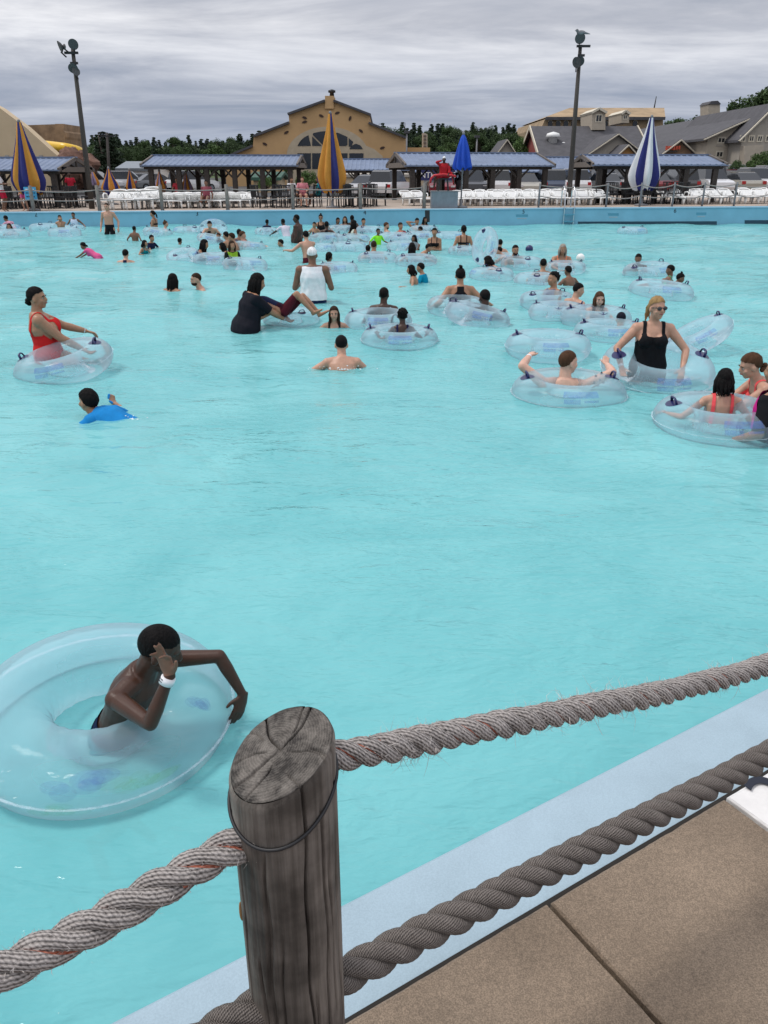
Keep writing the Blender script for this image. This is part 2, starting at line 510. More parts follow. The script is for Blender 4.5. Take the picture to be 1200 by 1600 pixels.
# far wall with coping
XL, XR = -34.0, 34.0
b = MB()
p = [np.array([x, wall_y(x), 0]) for x in (XL, XR)]
tl, tr_ = deckz(XL), deckz(XR)
def wallbox(b, x0, x1, z0a, z0b, z1a, z1b, o0, o1, mi=0):
    """slab along the far wall between x0 and x1; o = offsets behind (+) or before (-) the wall face"""
    v = []
    for (x, za, zb) in ((x0, z0a, z1a), (x1, z0b, z1b)):
        for o in (o0, o1):
            v.append((x, wall_y(x) + o, za)); v.append((x, wall_y(x) + o, zb))
    b.add(v, [(0, 4, 5, 1), (2, 3, 7, 6), (1, 5, 7, 3), (0, 2, 6, 4), (0, 1, 3, 2), (4, 6, 7, 5)], mi)
wallbox(b, XL, XR, -1.9, -1.9, tl - 0.05, tr_ - 0.05, 0, 0.35)
pw = tag(b.build('pool_wall', M['poolwall']), 'light blue painted far wall of the pool', None, None, 'structure')
b = MB(); wallbox(b, XL, XR, tl - 0.05, tr_ - 0.05, tl + 0.004, tr_ + 0.004, -0.045, 0.36)
b.build('coping', pmat('pale_wall_coping', (0.36, 0.55, 0.68), 0.7, 0.08, 2), pw)
def wall_patch(px0, py0, px1, py1, name, mat, off=0.004):
    Y = wall_y(atY((px0 + px1) / 2, 340, WA[1])[0])
    q = [atY(a, c, Y) for a, c in ((px0, py1), (px1, py1), (px1, py0), (px0, py0))]
    b = MB()
    v = [(k[0], wall_y(k[0]) - off, k[2]) for k in q] + [(k[0], wall_y(k[0]) + 0.02, k[2]) for k in q]
    b.add(v, [(0, 1, 2, 3), (1, 0, 4, 5), (2, 1, 5, 6), (3, 2, 6, 7), (0, 3, 7, 4)])
    return b.build(name, mat, pw)
M['gutter'] = pmat('dark_gutter', (0.012, 0.05, 0.085), 0.5, 0.1, 3)
M['inlet'] = pmat('inlet_blue', (0.09, 0.30, 0.42), 0.5, 0.1, 3)
M['numblack'] = pmat('black_stencil_paint', (0.012, 0.016, 0.03), 0.7, 0.1, 5)
wall_patch(902, 346, 1122, 352.5, 'gutter_slot', M['gutter'])
wall_patch(1163, 344, 1260, 350, 'gutter_slot', M['gutter'])
wall_patch(664, 327, 671.5, 347, 'gate_slot', M['black'])
for x0, x1, y0, y1 in ((806, 825, 335, 339), (950, 967, 333, 337), (1088, 1104, 332, 336)):
    wall_patch(x0, y0, x1, y1, 'inlet', M['inlet'])
    wall_patch(x0 + 2, y1 + 1.5, x1 - 2, y1 + 3.2, 'inlet_lip', M['coping'], 0.006)
for px, s in ((56, '2'), (308, '3'), (570, '4'), (818, '5'), (1055, '6')):
    Y = wall_y(atY(px, 335, WA[1])[0]); q = atY(px, 335.5 - (px - 56) * 0.006, Y)
    o = link('depth_number', text_mesh(s, 0.26, 'depth_number', M['numblack']), pw, (q[0], wall_y(q[0]) - 0.006, q[2]))
    o.rotation_euler = (math.pi / 2, 0, 0)

# far deck and the land behind
def sheet(name, x0, x1, y0f, y1f, zf, nx, ny, mat, label, dz=0.0):
    xs = np.linspace(x0, x1, nx); b = MB(); V = []
    for j in range(ny):
        for x in xs:
            ya, yb = y0f(x), y1f(x); y = ya + (yb - ya) * j / (ny - 1)
            V.append((x, y, zf(x, y) + dz))
    F = [(j * nx + i, j * nx + i + 1, (j + 1) * nx + i + 1, (j + 1) * nx + i) for j in range(ny - 1) for i in range(nx - 1)]
    b.add(V, F)
    return tag(b.build(name, mat, None, True), label, None, None, 'structure')
sheet('far_deck', XL, XR, lambda x: wall_y(x) + 0.36, lambda x: 60.0, lambda x, y: deckz(x), 12, 2, M['slab2'], 'tan concrete deck beyond the pool')
def landz(x, y):
    base = deckz(x) - 0.02
    return base + max(0.0, y - 60) * (0.022 if x > 0 else 0.008) + (0 if y < 130 else (y - 130) * 0.03)
sheet('parking_lot', -40, 70, lambda x: 58.0, lambda x: 140.0, lambda x, y: landz(x, y), 14, 20, M['asphalt'], 'asphalt car park behind the pavilions', -0.005)
sheet('ground', -500, 500, lambda x: wall_y(x) + 0.5, lambda x: 900.0, lambda x, y: min(landz(x, y), 20.0) - 0.06, 60, 60, M['grass'], 'grassy land reaching the horizon')

# ------------------------------------------------------------------ near deck
DZ = 0.76
E1, E2 = at(545, 1580, DZ)[:2], at(1125, 1240, DZ)[:2]
ED = (E2 - E1) / np.linalg.norm(E2 - E1)
EN = np.array([-ED[1], ED[0]])
def nd(s, n, z): q = E1 + ED * s + EN * n; return (q[0], q[1], z)
JS = float((at(852, 1405, DZ)[:2] - E1) @ ED)            # slab joint
SW = float(np.linalg.norm(at(1125, 1240, DZ)[:2] - at(852, 1405, DZ)[:2]))
CW = float((at(530, 1412, DZ - 0.04)[:2] - E1) @ EN)     # coping width
near = tag(link('near_deck', None), 'brown slab deck at the near pool edge', None, None, 'structure')
def nbox(b, s0, s1, n0, n1, z0, z1, bev=0.0):
    if not bev:
        v = [nd(s0, n0, z0), nd(s1, n0, z0), nd(s1, n1, z0), nd(s0, n1, z0), nd(s0, n0, z1), nd(s1, n0, z1), nd(s1, n1, z1), nd(s0, n1, z1)]
        return b.add(v, [(0, 3, 2, 1), (4, 5, 6, 7), (0, 1, 5, 4), (1, 2, 6, 5), (2, 3, 7, 6), (3, 0, 4, 7)])
    e = bev
    v = [nd(s0, n0, z0), nd(s1, n0, z0), nd(s1, n1, z0), nd(s0, n1, z0), nd(s0, n0, z1 - e), nd(s1, n0, z1 - e), nd(s1, n1, z1 - e), nd(s0, n1, z1 - e),
         nd(s0 + e, n0 + e, z1), nd(s1 - e, n0 + e, z1), nd(s1 - e, n1 - e, z1), nd(s0 + e, n1 - e, z1)]
    return b.add(v, [(0, 3, 2, 1), (0, 1, 5, 4), (1, 2, 6, 5), (2, 3, 7, 6), (3, 0, 4, 7), (4, 5, 9, 8), (5, 6, 10, 9), (6, 7, 11, 10), (7, 4, 8, 11), (8, 9, 10, 11)])
M['grout'] = pmat('dark_joint', (0.02, 0.017, 0.014), 0.9, 0.2, 20)
M['whitepaint'] = pmat('worn_white_paint', (0.72, 0.70, 0.68), 0.7, 0.10, 9, 0.15, 60)
b = MB(); nbox(b, -9, 9, -6, 0.0, -1.9, DZ - 0.055); b.build('bedding', M['grout'], near)
b = MB(); nbox(b, -9, 9, 0.002, CW, -1.9, DZ - 0.04, 0.012); b.build('coping', M['coping'], near)
b = MB(); nbox(b, -9, 9, -0.014, 0.008, DZ - 0.06, DZ - 0.030); b.build('joint_strip', M['grout'], near)
slabj = 0.006
for i in range(-4, 6):
    for r in range(3):
        b = MB(); s0 = JS + i * SW
        nbox(b, s0 + slabj, s0 + SW - slabj, -0.016 - (r + 1) * 1.2 + slabj * 2, -0.016 - r * 1.2, DZ - 0.05, DZ + 0.0015 * ((i * 7 + r * 3) % 3), 0.007)
        if r == 0 and -2 <= i <= 1:      # worn, chipped arrises where the camera is close
            rgs = np.random.default_rng(40 + i); s1, n1, n0 = s0 + SW - slabj, -0.016, -0.016 - 1.2 + slabj * 2; sa = s0 + slabj
            per = [(sa + (s1 - sa) * t, n0) for t in np.linspace(0, 1, 30, endpoint=False)] + [(s1, n0 + (n1 - n0) * t) for t in np.linspace(0, 1, 60, endpoint=False)] + [(s1 + (sa - s1) * t, n1) for t in np.linspace(0, 1, 30, endpoint=False)] + [(sa, n1 + (n0 - n1) * t) for t in np.linspace(0, 1, 60, endpoint=False)]
            per = np.array(per); cen = per.mean(0); m_ = len(per); z1 = DZ + 0.0015 * ((i * 7 + r * 3) % 3)
            dirn = cen - per; dirn /= np.linalg.norm(dirn, axis=1, keepdims=True)
            inset = 0.006 + np.abs(rgs.normal(0, .0018, m_)) + (rgs.random(m_) > .95) * rgs.uniform(.002, .007, m_); inset = (inset + np.roll(inset, 1)) / 2
            out_ = per + dirn * np.abs(rgs.normal(0, .0009, m_))[:, None]
            V = [nd(*p_, DZ - .05) for p_ in out_] + [nd(*p_, z1 - .006) for p_ in out_] + [nd(*(p_ + d_ * k_), z1) for p_, d_, k_ in zip(per, dirn, inset)]
            F = [(k, (k + 1) % m_, m_ + (k + 1) % m_, m_ + k) for k in range(m_)] + [(m_ + k, m_ + (k + 1) % m_, 2 * m_ + (k + 1) % m_, 2 * m_ + k) for k in range(m_)] + [tuple(range(2 * m_, 3 * m_))]
            b = MB(); b.add(V, F)
        b.build('slab', M['whitepaint'] if (i == 1 and r == 0) else M['slab'], near)
o = link('depth_number', text_mesh('3', 0.24, 'depth_number', M['numblack'], 0.001), near)
q = at(1212, 1250, DZ + 0.008); o.location = (q[0] + 0.02, q[1], DZ + 0.008); o.rotation_euler = (0, 0, math.atan2(ED[1], ED[0]))

# ------------------------------------------------------------------ rope fence in the foreground
def wood_mat():
    m = pmat('weathered_post_wood', (0.175, 0.150, 0.130), 0.85, 0.4, 9, 0.4, 60, stretch=(1, 1, 0.12))
    nt = m.node_tree; bs = nt.nodes['Principled BSDF']
    src = bs.inputs['Base Color'].links[0].from_socket
    tc = node(nt, 'ShaderNodeTexCoord')
    nz = node(nt, 'ShaderNodeTexNoise', Scale=7.0, Detail=6.0); nt.links.new(tc.outputs['Object'], nz.inputs['Vector'])
    rp = node(nt, 'ShaderNodeValToRGB')
    rp.color_ramp.elements[0].color = (0.26, 0.245, 0.23, 1); rp.color_ramp.elements[0].position = 0.40
    rp.color_ramp.elements[1].color = (1.15, 1.15, 1.15, 1); rp.color_ramp.elements[1].position = 0.58
    nt.links.new(nz.outputs['Fac'], rp.inputs[0])
    mx = node(nt, 'ShaderNodeMix', data_type='RGBA', blend_type='MULTIPLY'); mx.inputs['Factor'].default_value = 0.85
    nt.links.new(src, mx.inputs['A']); nt.links.new(rp.outputs[0], mx.inputs['B'])
    # long grain streaks round the stem
    mp = node(nt, 'ShaderNodeMapping'); mp.inputs['Scale'].default_value = (1, 1, 0.03)
    nt.links.new(tc.outputs['Object'], mp.inputs[0])
    n3 = node(nt, 'ShaderNodeTexNoise', Scale=160.0, Detail=3.0); nt.links.new(mp.outputs[0], n3.inputs['Vector'])
    r3 = node(nt, 'ShaderNodeValToRGB')
    r3.color_ramp.elements[0].color = (0.55, 0.53, 0.5, 1); r3.color_ramp.elements[0].position = 0.35
    r3.color_ramp.elements[1].color = (1.2, 1.2, 1.2, 1); r3.color_ramp.elements[1].position = 0.62
    nt.links.new(n3.outputs['Fac'], r3.inputs[0])
    m2 = node(nt, 'ShaderNodeMix', data_type='RGBA', blend_type='MULTIPLY'); m2.inputs['Factor'].default_value = 0.7
    nt.links.new(mx.outputs['Result'], m2.inputs['A']); nt.links.new(r3.outputs[0], m2.inputs['B'])
    nt.links.new(m2.outputs['Result'], bs.inputs['Base Color'])
    return m
def endgrain_mat():
    m, nt, bs = mat_base('weathered_end_grain'); bs.inputs['Roughness'].default_value = 0.9
    tc = node(nt, 'ShaderNodeTexCoord')
    mp = node(nt, 'ShaderNodeMapping'); mp.inputs['Location'].default_value = (0.012, -0.006, 0); mp.inputs['Scale'].default_value = (1, 1, 0.0)
    nt.links.new(tc.outputs['Object'], mp.inputs[0])
    wv = node(nt, 'ShaderNodeTexWave', wave_type='RINGS', rings_direction='Z', Scale=95.0, Distortion=5.0, Detail=4.0)
    wv.inputs['Detail Scale'].default_value = 4.0
    nt.links.new(mp.outputs[0], wv.inputs['Vector'])
    nz = node(nt, 'ShaderNodeTexNoise', Scale=26.0, Detail=9.0, Roughness=0.72); nt.links.new(tc.outputs['Object'], nz.inputs['Vector'])
    rp = node(nt, 'ShaderNodeValToRGB')
    rp.color_ramp.elements[0].color = (0.024, 0.020, 0.017, 1); rp.color_ramp.elements[0].position = 0.40
    rp.color_ramp.elements[1].color = (0.22, 0.195, 0.17, 1); rp.color_ramp.elements[1].position = 0.72
    ad = node(nt, 'ShaderNodeMath', operation='MULTIPLY_ADD')
    nt.links.new(wv.outputs['Fac'], ad.inputs[0]); ad.inputs[1].default_value = 0.075; 
    nt.links.new(nz.outputs['Fac'], ad.inputs[2]); nt.links.new(ad.outputs[0], rp.inputs[0])
    nt.links.new(rp.outputs[0], bs.inputs['Base Color'])
    bp = node(nt, 'ShaderNodeBump', Strength=0.6, Distance=0.004)
    nt.links.new(ad.outputs[0], bp.inputs['Height']); nt.links.new(bp.outputs[0], bs.inputs['Normal'])
    return m
M['post'] = wood_mat(); M['endgrain'] = endgrain_mat()
POST = np.array([-0.127, 0.753])
PTOP, PR = 1.600, 0.0655
def post_mesh(seed, r0=PR, top=PTOP, gx=0.38, gy=0.27, low=None):
    rg = np.random.default_rng(seed)
    seg, nz = 360, 110
    low = DZ if low is None else low
    th = np.linspace(0, 2 * math.pi, seg, endpoint=False)
    cracks = [(rg.uniform(0, 6.28), rg.uniform(0.3, 1.0), rg.uniform(-0.15, 0.55), rg.uniform(0.3, 0.9)) for _ in range(30)]
    b = MB(); V = []
    for i in range(nz):
        t = i / (nz - 1)
        r = r0 * (1.045 - 0.04 * t) * (1 + 0.012 * np.sin(2 * th + 1.3) + 0.010 * np.sin(3 * th + 0.5 + t))
        hgt = top - low
        for (a, dpt, z0, ln) in cracks:
            aa = a + 0.04 * math.sin(t * 9 + a * 7) + 0.02 * math.sin(t * 31 + a)
            d = np.abs((th - aa + math.pi) % (2 * math.pi) - math.pi) * r0
            m_ = min(1, max(0, (t - z0) / 0.05)) * min(1, max(0, (z0 + ln - t) / 0.08))
            r = r - 0.015 * dpt * m_ * np.exp(-(d / 0.0016) ** 2)
        ztop = top + gx * r0 * np.cos(th) + gy * r0 * np.sin(th) - 0.004
        z = low + (ztop - low) * t
        rr = r - (0.003 if i == nz - 1 else 0)
        V.append(np.stack([rr * np.cos(th), rr * np.sin(th), z], -1))
    F = [(i * seg + k, i * seg + (k + 1) % seg, (i + 1) * seg + (k + 1) % seg, (i + 1) * seg + k) for i in range(nz - 1) for k in range(seg)]
    b.add(np.concatenate(V), F)
    # end grain with radial checks
    V, R = [], np.linspace(0.995, 0.0, 24)
    checks = [(rg.uniform(0, 6.28), rg.uniform(0.0, 0.6), rg.uniform(0.5, 1)) for _ in range(9)] + [(2.1, 0.0, 1.6), (0.9, 0.0, 1.2)]
    rim = V and None
    for q in R[:-1]:
        r = r0 * 1.005 * q * (1 + 0.012 * np.sin(2 * th + 1.3) + 0.010 * np.sin(3 * th + 1.5)) - (0.003 if q == R[0] else 0)
        z = top + gx * r * np.cos(th) + gy * r * np.sin(th) - 0.004 * q ** 8
        z = z + 0.0004 * np.sin(q * 70 + 2 * np.sin(th)) + 0.0008 * np.sin(q * 9 + 3 * th) * np.sin(5 * th + q * 14)
        for (a, q0, dp) in checks:
            aa = a + 0.10 * math.sin(q * 5 + a * 3)
            d = np.abs((th - aa + math.pi) % (2 * math.pi) - math.pi) * max(r0 * q, 0.004)
            z = z - 0.007 * dp * min(1, max(0, (q - q0) / 0.15)) * np.exp(-(d / 0.0012) ** 2)
        V.append(np.stack([r * np.cos(th), r * np.sin(th), z], -1))
    n0 = len(V)
    V = np.concatenate(V + [np.array([[0, 0, top - 0.003]])])
    F = [(i * seg + k, i * seg + (k + 1) % seg, (i + 1) * seg + (k + 1) % seg, (i + 1) * seg + k) for i in range(n0 - 1) for k in range(seg)]
    F += [((n0 - 1) * seg + k, (n0 - 1) * seg + (k + 1) % seg, n0 * seg) for k in range(seg)]
    b.add(V, F, 1)
    return b.mesh('post', [M['post'], M['endgrain']], True)

def rope_mat(name, c1, c2, tracer, yarn):
    m, nt, bs = mat_base(name); bs.inputs['Roughness'].default_value = 0.95; bs.inputs['Specular IOR Level'].default_value = 0.15
    uv = node(nt, 'ShaderNodeUVMap'); sp = node(nt, 'ShaderNodeSeparateXYZ'); nt.links.new(uv.outputs[0], sp.inputs[0])
    def mth(op, a, bb=0.0):
        n = node(nt, 'ShaderNodeMath', operation=op)
        for i, v in enumerate((a, bb)):
            if isinstance(v, (int, float)): n.inputs[i].default_value = v
            else: nt.links.new(v, n.inputs[i])
        return n.outputs[0]
    tc0 = node(nt, 'ShaderNodeTexCoord'); nd0 = node(nt, 'ShaderNodeTexNoise', Scale=55.0, Detail=3.0); nt.links.new(tc0.outputs['Object'], nd0.inputs['Vector'])
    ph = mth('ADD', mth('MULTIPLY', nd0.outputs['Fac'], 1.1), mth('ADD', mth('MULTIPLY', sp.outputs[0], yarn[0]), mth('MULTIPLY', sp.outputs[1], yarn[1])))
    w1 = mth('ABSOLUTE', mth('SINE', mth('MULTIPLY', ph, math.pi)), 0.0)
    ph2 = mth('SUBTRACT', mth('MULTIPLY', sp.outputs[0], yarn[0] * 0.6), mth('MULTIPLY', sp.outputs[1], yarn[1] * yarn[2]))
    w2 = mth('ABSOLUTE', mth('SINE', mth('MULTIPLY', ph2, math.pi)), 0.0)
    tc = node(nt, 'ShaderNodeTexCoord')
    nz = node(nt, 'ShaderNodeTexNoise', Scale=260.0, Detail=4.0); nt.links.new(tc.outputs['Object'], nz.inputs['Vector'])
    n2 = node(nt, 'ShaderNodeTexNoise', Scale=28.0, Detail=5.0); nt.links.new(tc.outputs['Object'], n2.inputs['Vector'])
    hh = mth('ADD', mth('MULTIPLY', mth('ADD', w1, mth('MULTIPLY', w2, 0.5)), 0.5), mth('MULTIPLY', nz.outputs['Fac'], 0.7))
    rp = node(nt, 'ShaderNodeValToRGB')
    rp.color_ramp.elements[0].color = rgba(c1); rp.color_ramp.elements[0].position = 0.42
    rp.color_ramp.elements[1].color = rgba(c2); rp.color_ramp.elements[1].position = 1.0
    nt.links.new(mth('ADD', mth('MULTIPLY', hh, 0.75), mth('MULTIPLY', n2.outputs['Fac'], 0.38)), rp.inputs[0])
    col = rp.outputs[0]
    if tracer:
        # one orange yarn that surfaces now and then
        oi = mth('LESS_THAN', mth('ABSOLUTE', mth('SUBTRACT', sp.outputs[0], 0.30), 0.0), 0.075)
        sv = mth('GREATER_THAN', mth('SINE', mth('MULTIPLY', sp.outputs[1], 31.0), 0.0), 0.25)
        mx = node(nt, 'ShaderNodeMix', data_type='RGBA')
        nt.links.new(mth('MULTIPLY', oi, mth('MULTIPLY', sv, 0.75)), mx.inputs['Factor'])
        nt.links.new(col, mx.inputs['A']); mx.inputs['B'].default_value = (0.42, 0.085, 0.03, 1)
        col = mx.outputs['Result']
    nt.links.new(col, bs.inputs['Base Color'])
    bp = node(nt, 'ShaderNodeBump', Strength=1.0, Distance=0.0035)
    nt.links.new(hh, bp.inputs['Height']); nt.links.new(bp.outputs[0], bs.inputs['Normal'])
    return m
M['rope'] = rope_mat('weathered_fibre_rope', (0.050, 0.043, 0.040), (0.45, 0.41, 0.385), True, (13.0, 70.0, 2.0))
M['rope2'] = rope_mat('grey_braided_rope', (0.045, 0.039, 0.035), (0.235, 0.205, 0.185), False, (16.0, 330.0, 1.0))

def catmull(P, step):
    P = np.asarray(P, float)
    Q = np.vstack([2 * P[0] - P[1], P, 2 * P[-1] - P[-2]])
    out = []
    for i in range(1, len(Q) - 2):
        p0, p1, p2, p3 = Q[i - 1], Q[i], Q[i + 1], Q[i + 2]
        n = max(4, int(np.linalg.norm(p2 - p1) / step * 2))
        for t in np.linspace(0, 1, n, endpoint=False):
            out.append(0.5 * (2 * p1 + (p2 - p0) * t + (2 * p0 - 5 * p1 + 4 * p2 - p3) * t * t + (3 * p1 - p0 - 3 * p2 + p3) * t ** 3))
    out.append(Q[-2]); out = np.array(out)
    s = np.concatenate([[0], np.cumsum(np.linalg.norm(np.diff(out, axis=0), axis=1))])
    ss = np.linspace(0, s[-1], max(8, int(s[-1] / step)))
    return np.stack([np.interp(ss, s, out[:, k]) for k in range(3)], -1), ss
def strand_rope(name, ctrl, R, pitch, mat, step=0.0035, seg=14, wob=0.0, seed=1):
    C, ss = catmull(ctrl, step)
    rg = np.random.default_rng(seed)
    n = len(C); T = np.gradient(C, axis=0); T /= np.linalg.norm(T, axis=1, keepdims=True)
    r = np.cross(T[0], [0, 0, 1.0]); Rr = np.zeros_like(C)
    for i in range(n):
        r = r - T[i] * (r @ T[i]); r /= np.linalg.norm(r); Rr[i] = r
    Bb = np.cross(T, Rr)
    rh, rs = R * 0.54, R * 0.535
    V, F, UV = [], [], []
    ang = np.linspace(0, 2 * math.pi, seg + 1)
    phase = 2 * math.pi * ss / pitch + 0.35 * np.sin(ss * 5 + seed) * (1 if wob else 0)
    for k in range(3):
        a = phase + 2 * math.pi * k / 3
        off = Rr * np.cos(a)[:, None] + Bb * np.sin(a)[:, None]
        P = C + off * rh * (1 + wob * np.sin(ss * 37 + k)[:, None])
        Tk = np.gradient(P, axis=0); Tk /= np.linalg.norm(Tk, axis=1, keepdims=True)
        N1 = off - Tk * (off * Tk).sum(1, keepdims=True); N1 /= np.linalg.norm(N1, axis=1, keepdims=True)
        N2 = np.cross(Tk, N1)
        rad = rs * (1 + wob * 0.6 * np.sin(ss * 53 + k * 2) + wob * 0.4 * np.sin(ss * 131 + k))
        tw = 0
        ring = P[:, None, :] + (N1[:, None, :] * np.cos(ang)[None, :, None] + N2[:, None, :] * np.sin(ang)[None, :, None]) * rad[:, None, None]
        base = sum(len(v) for v in V)
        V.append(ring.reshape(-1, 3))
        UV.append(np.stack([np.broadcast_to(ang / (2 * math.pi) + k * 0.0, (n, seg + 1)), np.broadcast_to((ss + k * 0.37)[:, None], (n, seg + 1))], -1).reshape(-1, 2))
        idx = base + np.arange(n * (seg + 1)).reshape(n, seg + 1)
        F.append(np.stack([idx[:-1, :-1], idx[:-1, 1:], idx[1:, 1:], idx[1:, :-1]], -1).reshape(-1, 4))
    V, F, UV = np.concatenate(V), np.concatenate(F), np.concatenate(UV)
    me = bpy.data.meshes.new(name)
    me.from_pydata(V.tolist(), [], F.tolist())
    uvl = me.uv_layers.new(name='UVMap')
    li = np.empty(len(me.loops), int); me.loops.foreach_get('vertex_index', li)
    uvl.data.foreach_set('uv', UV[li].ravel())
    me.polygons.foreach_set('use_smooth', np.ones(len(F), bool))
    me.materials.append(mat); me.update()
    return me, V
def fuzz(name, V, n, centre, mat, parent, seed, lo, hi):
    rg = np.random.default_rng(seed)
    sel = V[(V[:, 0] > lo) & (V[:, 0] < hi)]
    P = sel[rg.integers(0, len(sel), n)]
    # outward direction from the rope axis
    d = P - np.stack([np.interp(P[:, 0], centre[:, 0], centre[:, k]) for k in range(3)], -1)
    d /= np.maximum(np.linalg.norm(d, axis=1, keepdims=True), 1e-6)
    d = d + rg.normal(0, 0.75, (n, 3)); d /= np.linalg.norm(d, axis=1, keepdims=True)
    L = rg.gamma(1.6, 0.0034, n)[:, None] * (0.5 + 1.3 * (np.sin(P[:, [0]] * 23 + 2 * np.sin(P[:, [0]] * 9)) > 0.2))
    s = np.cross(d, rg.normal(0, 1, (n, 3))); s /= np.linalg.norm(s, axis=1, keepdims=True); s *= 0.00035
    mid = P + d * L * 0.6 + rg.normal(0, 0.0012, (n, 3)); tip = P + d * L + rg.normal(0, 0.003, (n, 3)) * (L / 0.01)
    VV = np.stack([P - s, P + s, mid + s * .8, mid - s * .8, tip], 1).reshape(-1, 3)
    b = MB(); b.v = [VV]; b.n = len(VV)
    for i in range(n):
        k = i * 5; b.f += [(k, k + 1, k + 2, k + 3), (k + 3, k + 2, k + 4)]
    b.mi = [0] * len(b.f)
    return tag(b.build(name, mat, parent), None, None, None, 'stuff')
M['fibre'] = pmat('rope_fibre', (0.50, 0.46, 0.43), 0.9, 0.3, 90)

fence = thing('rope_fence', 'weathered wooden post with thick twisted ropes at the near deck edge', 'fence', (0, 0, 0))
po = link('post', post_mesh(3), fence, (POST[0], POST[1], 0))
# strap: thin black cord looped round the post
a = np.linspace(0, 2 * math.pi, 64, endpoint=False)
rr = PR * 1.018 + 0.0015
pts = np.stack([rr * np.cos(a), rr * np.sin(a), 1.543 + 0.26 * rr * np.cos(a) + 0.42 * rr * np.sin(a) + 0.006 * np.cos(2 * a)], -1)
b = MB(); b.tube(pts, 0.0024, 8, closed=True); b.build('strap', M['black'], po, True)
# splinter knot on the left of the post
b = MB(); b.ell((-PR * 1.01, -0.012, 1.335), (0.003, 0.003, 0.018)); b.build('splinter', pmat('bare_wood', (0.30, 0.17, 0.07), 0.8), po, True)
P_next = POST + ED * 2.45; P_prev = POST - ED * 2.45
for q in (P_next, P_prev):
    o = link('post', po.data, fence, (q[0], q[1], 0)); o.rotation_euler = (0, 0, 1.9)
def on_line(s, z, n=0.0): q = POST + ED * s + EN * n; return (q[0], q[1], z)
up_r = [on_line(0.02, 1.566), on_line(0.10, 1.548), on_line(0.45, 1.468), on_line(0.95, 1.362), on_line(1.35, 1.33), on_line(1.9, 1.40), on_line(2.45, 1.55)]
up_l = [on_line(-0.02, 1.485), on_line(-0.10, 1.478), on_line(-0.24, 1.452), on_line(-0.40, 1.440), on_line(-0.9, 1.40), on_line(-1.6, 1.42), on_line(-2.45, 1.55)]
lo_r = [on_line(0.02, 1.135), on_line(0.2, 1.128), on_line(0.6, 1.108), on_line(1.1, 1.082), on_line(1.6, 1.09), on_line(2.45, 1.20)]
lo_l = [on_line(-0.02, 1.165), on_line(-0.15, 1.16), on_line(-0.5, 1.13), on_line(-1.2, 1.11), on_line(-2.45, 1.20)]
for ctrl, mt, R, pitch, fz, lo_, hi_, sd in ((up_r, 'rope', 0.0200, 0.102, 5000, -0.1, 1.0, 1), (up_l, 'rope', 0.0218, 0.130, 2600, -0.6, -0.1, 2),
                                     (lo_r, 'rope2', 0.0262, 0.150, 0, 0, 0, 3), (lo_l, 'rope2', 0.0262, 0.150, 0, 0, 0, 4)):
    me, V = strand_rope('rope', ctrl, R, pitch, M[mt], wob=0.11 if fz else 0.015, seed=sd)
    ro = link('rope', me, fence)
    if fz:
        C, _ = catmull(ctrl, 0.01)
        C = C[np.argsort(C[:, 0])]
        fuzz('frayed_fibres', V, fz, C, M['fibre'], ro, sd, lo_, hi_)
# ------------------------------------------------------------------ swim tubes
def vinyl_mat():
    m, nt, b = mat_base('clear_blue_vinyl'); nt.nodes.remove(b)
    out = nt.nodes['Material Output']
    tr = node(nt, 'ShaderNodeBsdfTransparent'); tr.inputs['Color'].default_value = (0.985, 0.995, 1.0, 1)
    df = node(nt, 'ShaderNodeBsdfDiffuse'); df.inputs['Color'].default_value = (0.78, 0.90, 1.0, 1)
    tl_ = node(nt, 'ShaderNodeBsdfTranslucent'); tl_.inputs['Color'].default_value = (0.78, 0.90, 1.0, 1)
    dm = node(nt, 'ShaderNodeMixShader'); dm.inputs[0].default_value = 0.6
    nt.links.new(df.outputs[0], dm.inputs[1]); nt.links.new(tl_.outputs[0], dm.inputs[2])
    gl = node(nt, 'ShaderNodeBsdfGlossy', Roughness=0.11)
    lw = node(nt, 'ShaderNodeLayerWeight', Blend=0.35)
    tc = node(nt, 'ShaderNodeTexCoord')
    nz = node(nt, 'ShaderNodeTexNoise', Scale=7.0, Detail=4.0); nt.links.new(tc.outputs['Object'], nz.inputs['Vector'])
    bp = node(nt, 'ShaderNodeBump', Strength=0.35, Distance=0.02); nt.links.new(nz.outputs['Fac'], bp.inputs['Height'])
    nt.links.new(bp.outputs[0], gl.inputs['Normal'])
    mr = node(nt, 'ShaderNodeMapRange'); mr.inputs['To Min'].default_value = 0.25; mr.inputs['To Max'].default_value = 0.50
    nt.links.new(lw.outputs['Facing'], mr.inputs['Value'])
    m1 = node(nt, 'ShaderNodeMixShader'); nt.links.new(mr.outputs[0], m1.inputs[0])
    nt.links.new(tr.outputs[0], m1.inputs[1]); nt.links.new(dm.outputs[0], m1.inputs[2])
    fr = node(nt, 'ShaderNodeFresnel', IOR=1.17); nt.links.new(bp.outputs[0], fr.inputs['Normal'])
    fh = node(nt, 'ShaderNodeMath', operation='MULTIPLY'); nt.links.new(fr.outputs[0], fh.inputs[0]); fh.inputs[1].default_value = 0.6
    m2 = node(nt, 'ShaderNodeMixShader'); nt.links.new(fh.outputs[0], m2.inputs[0])
    nt.links.new(m1.outputs[0], m2.inputs[1]); nt.links.new(gl.outputs[0], m2.inputs[2])
    nt.links.new(m2.outputs[0], out.inputs['Surface'])
    return m
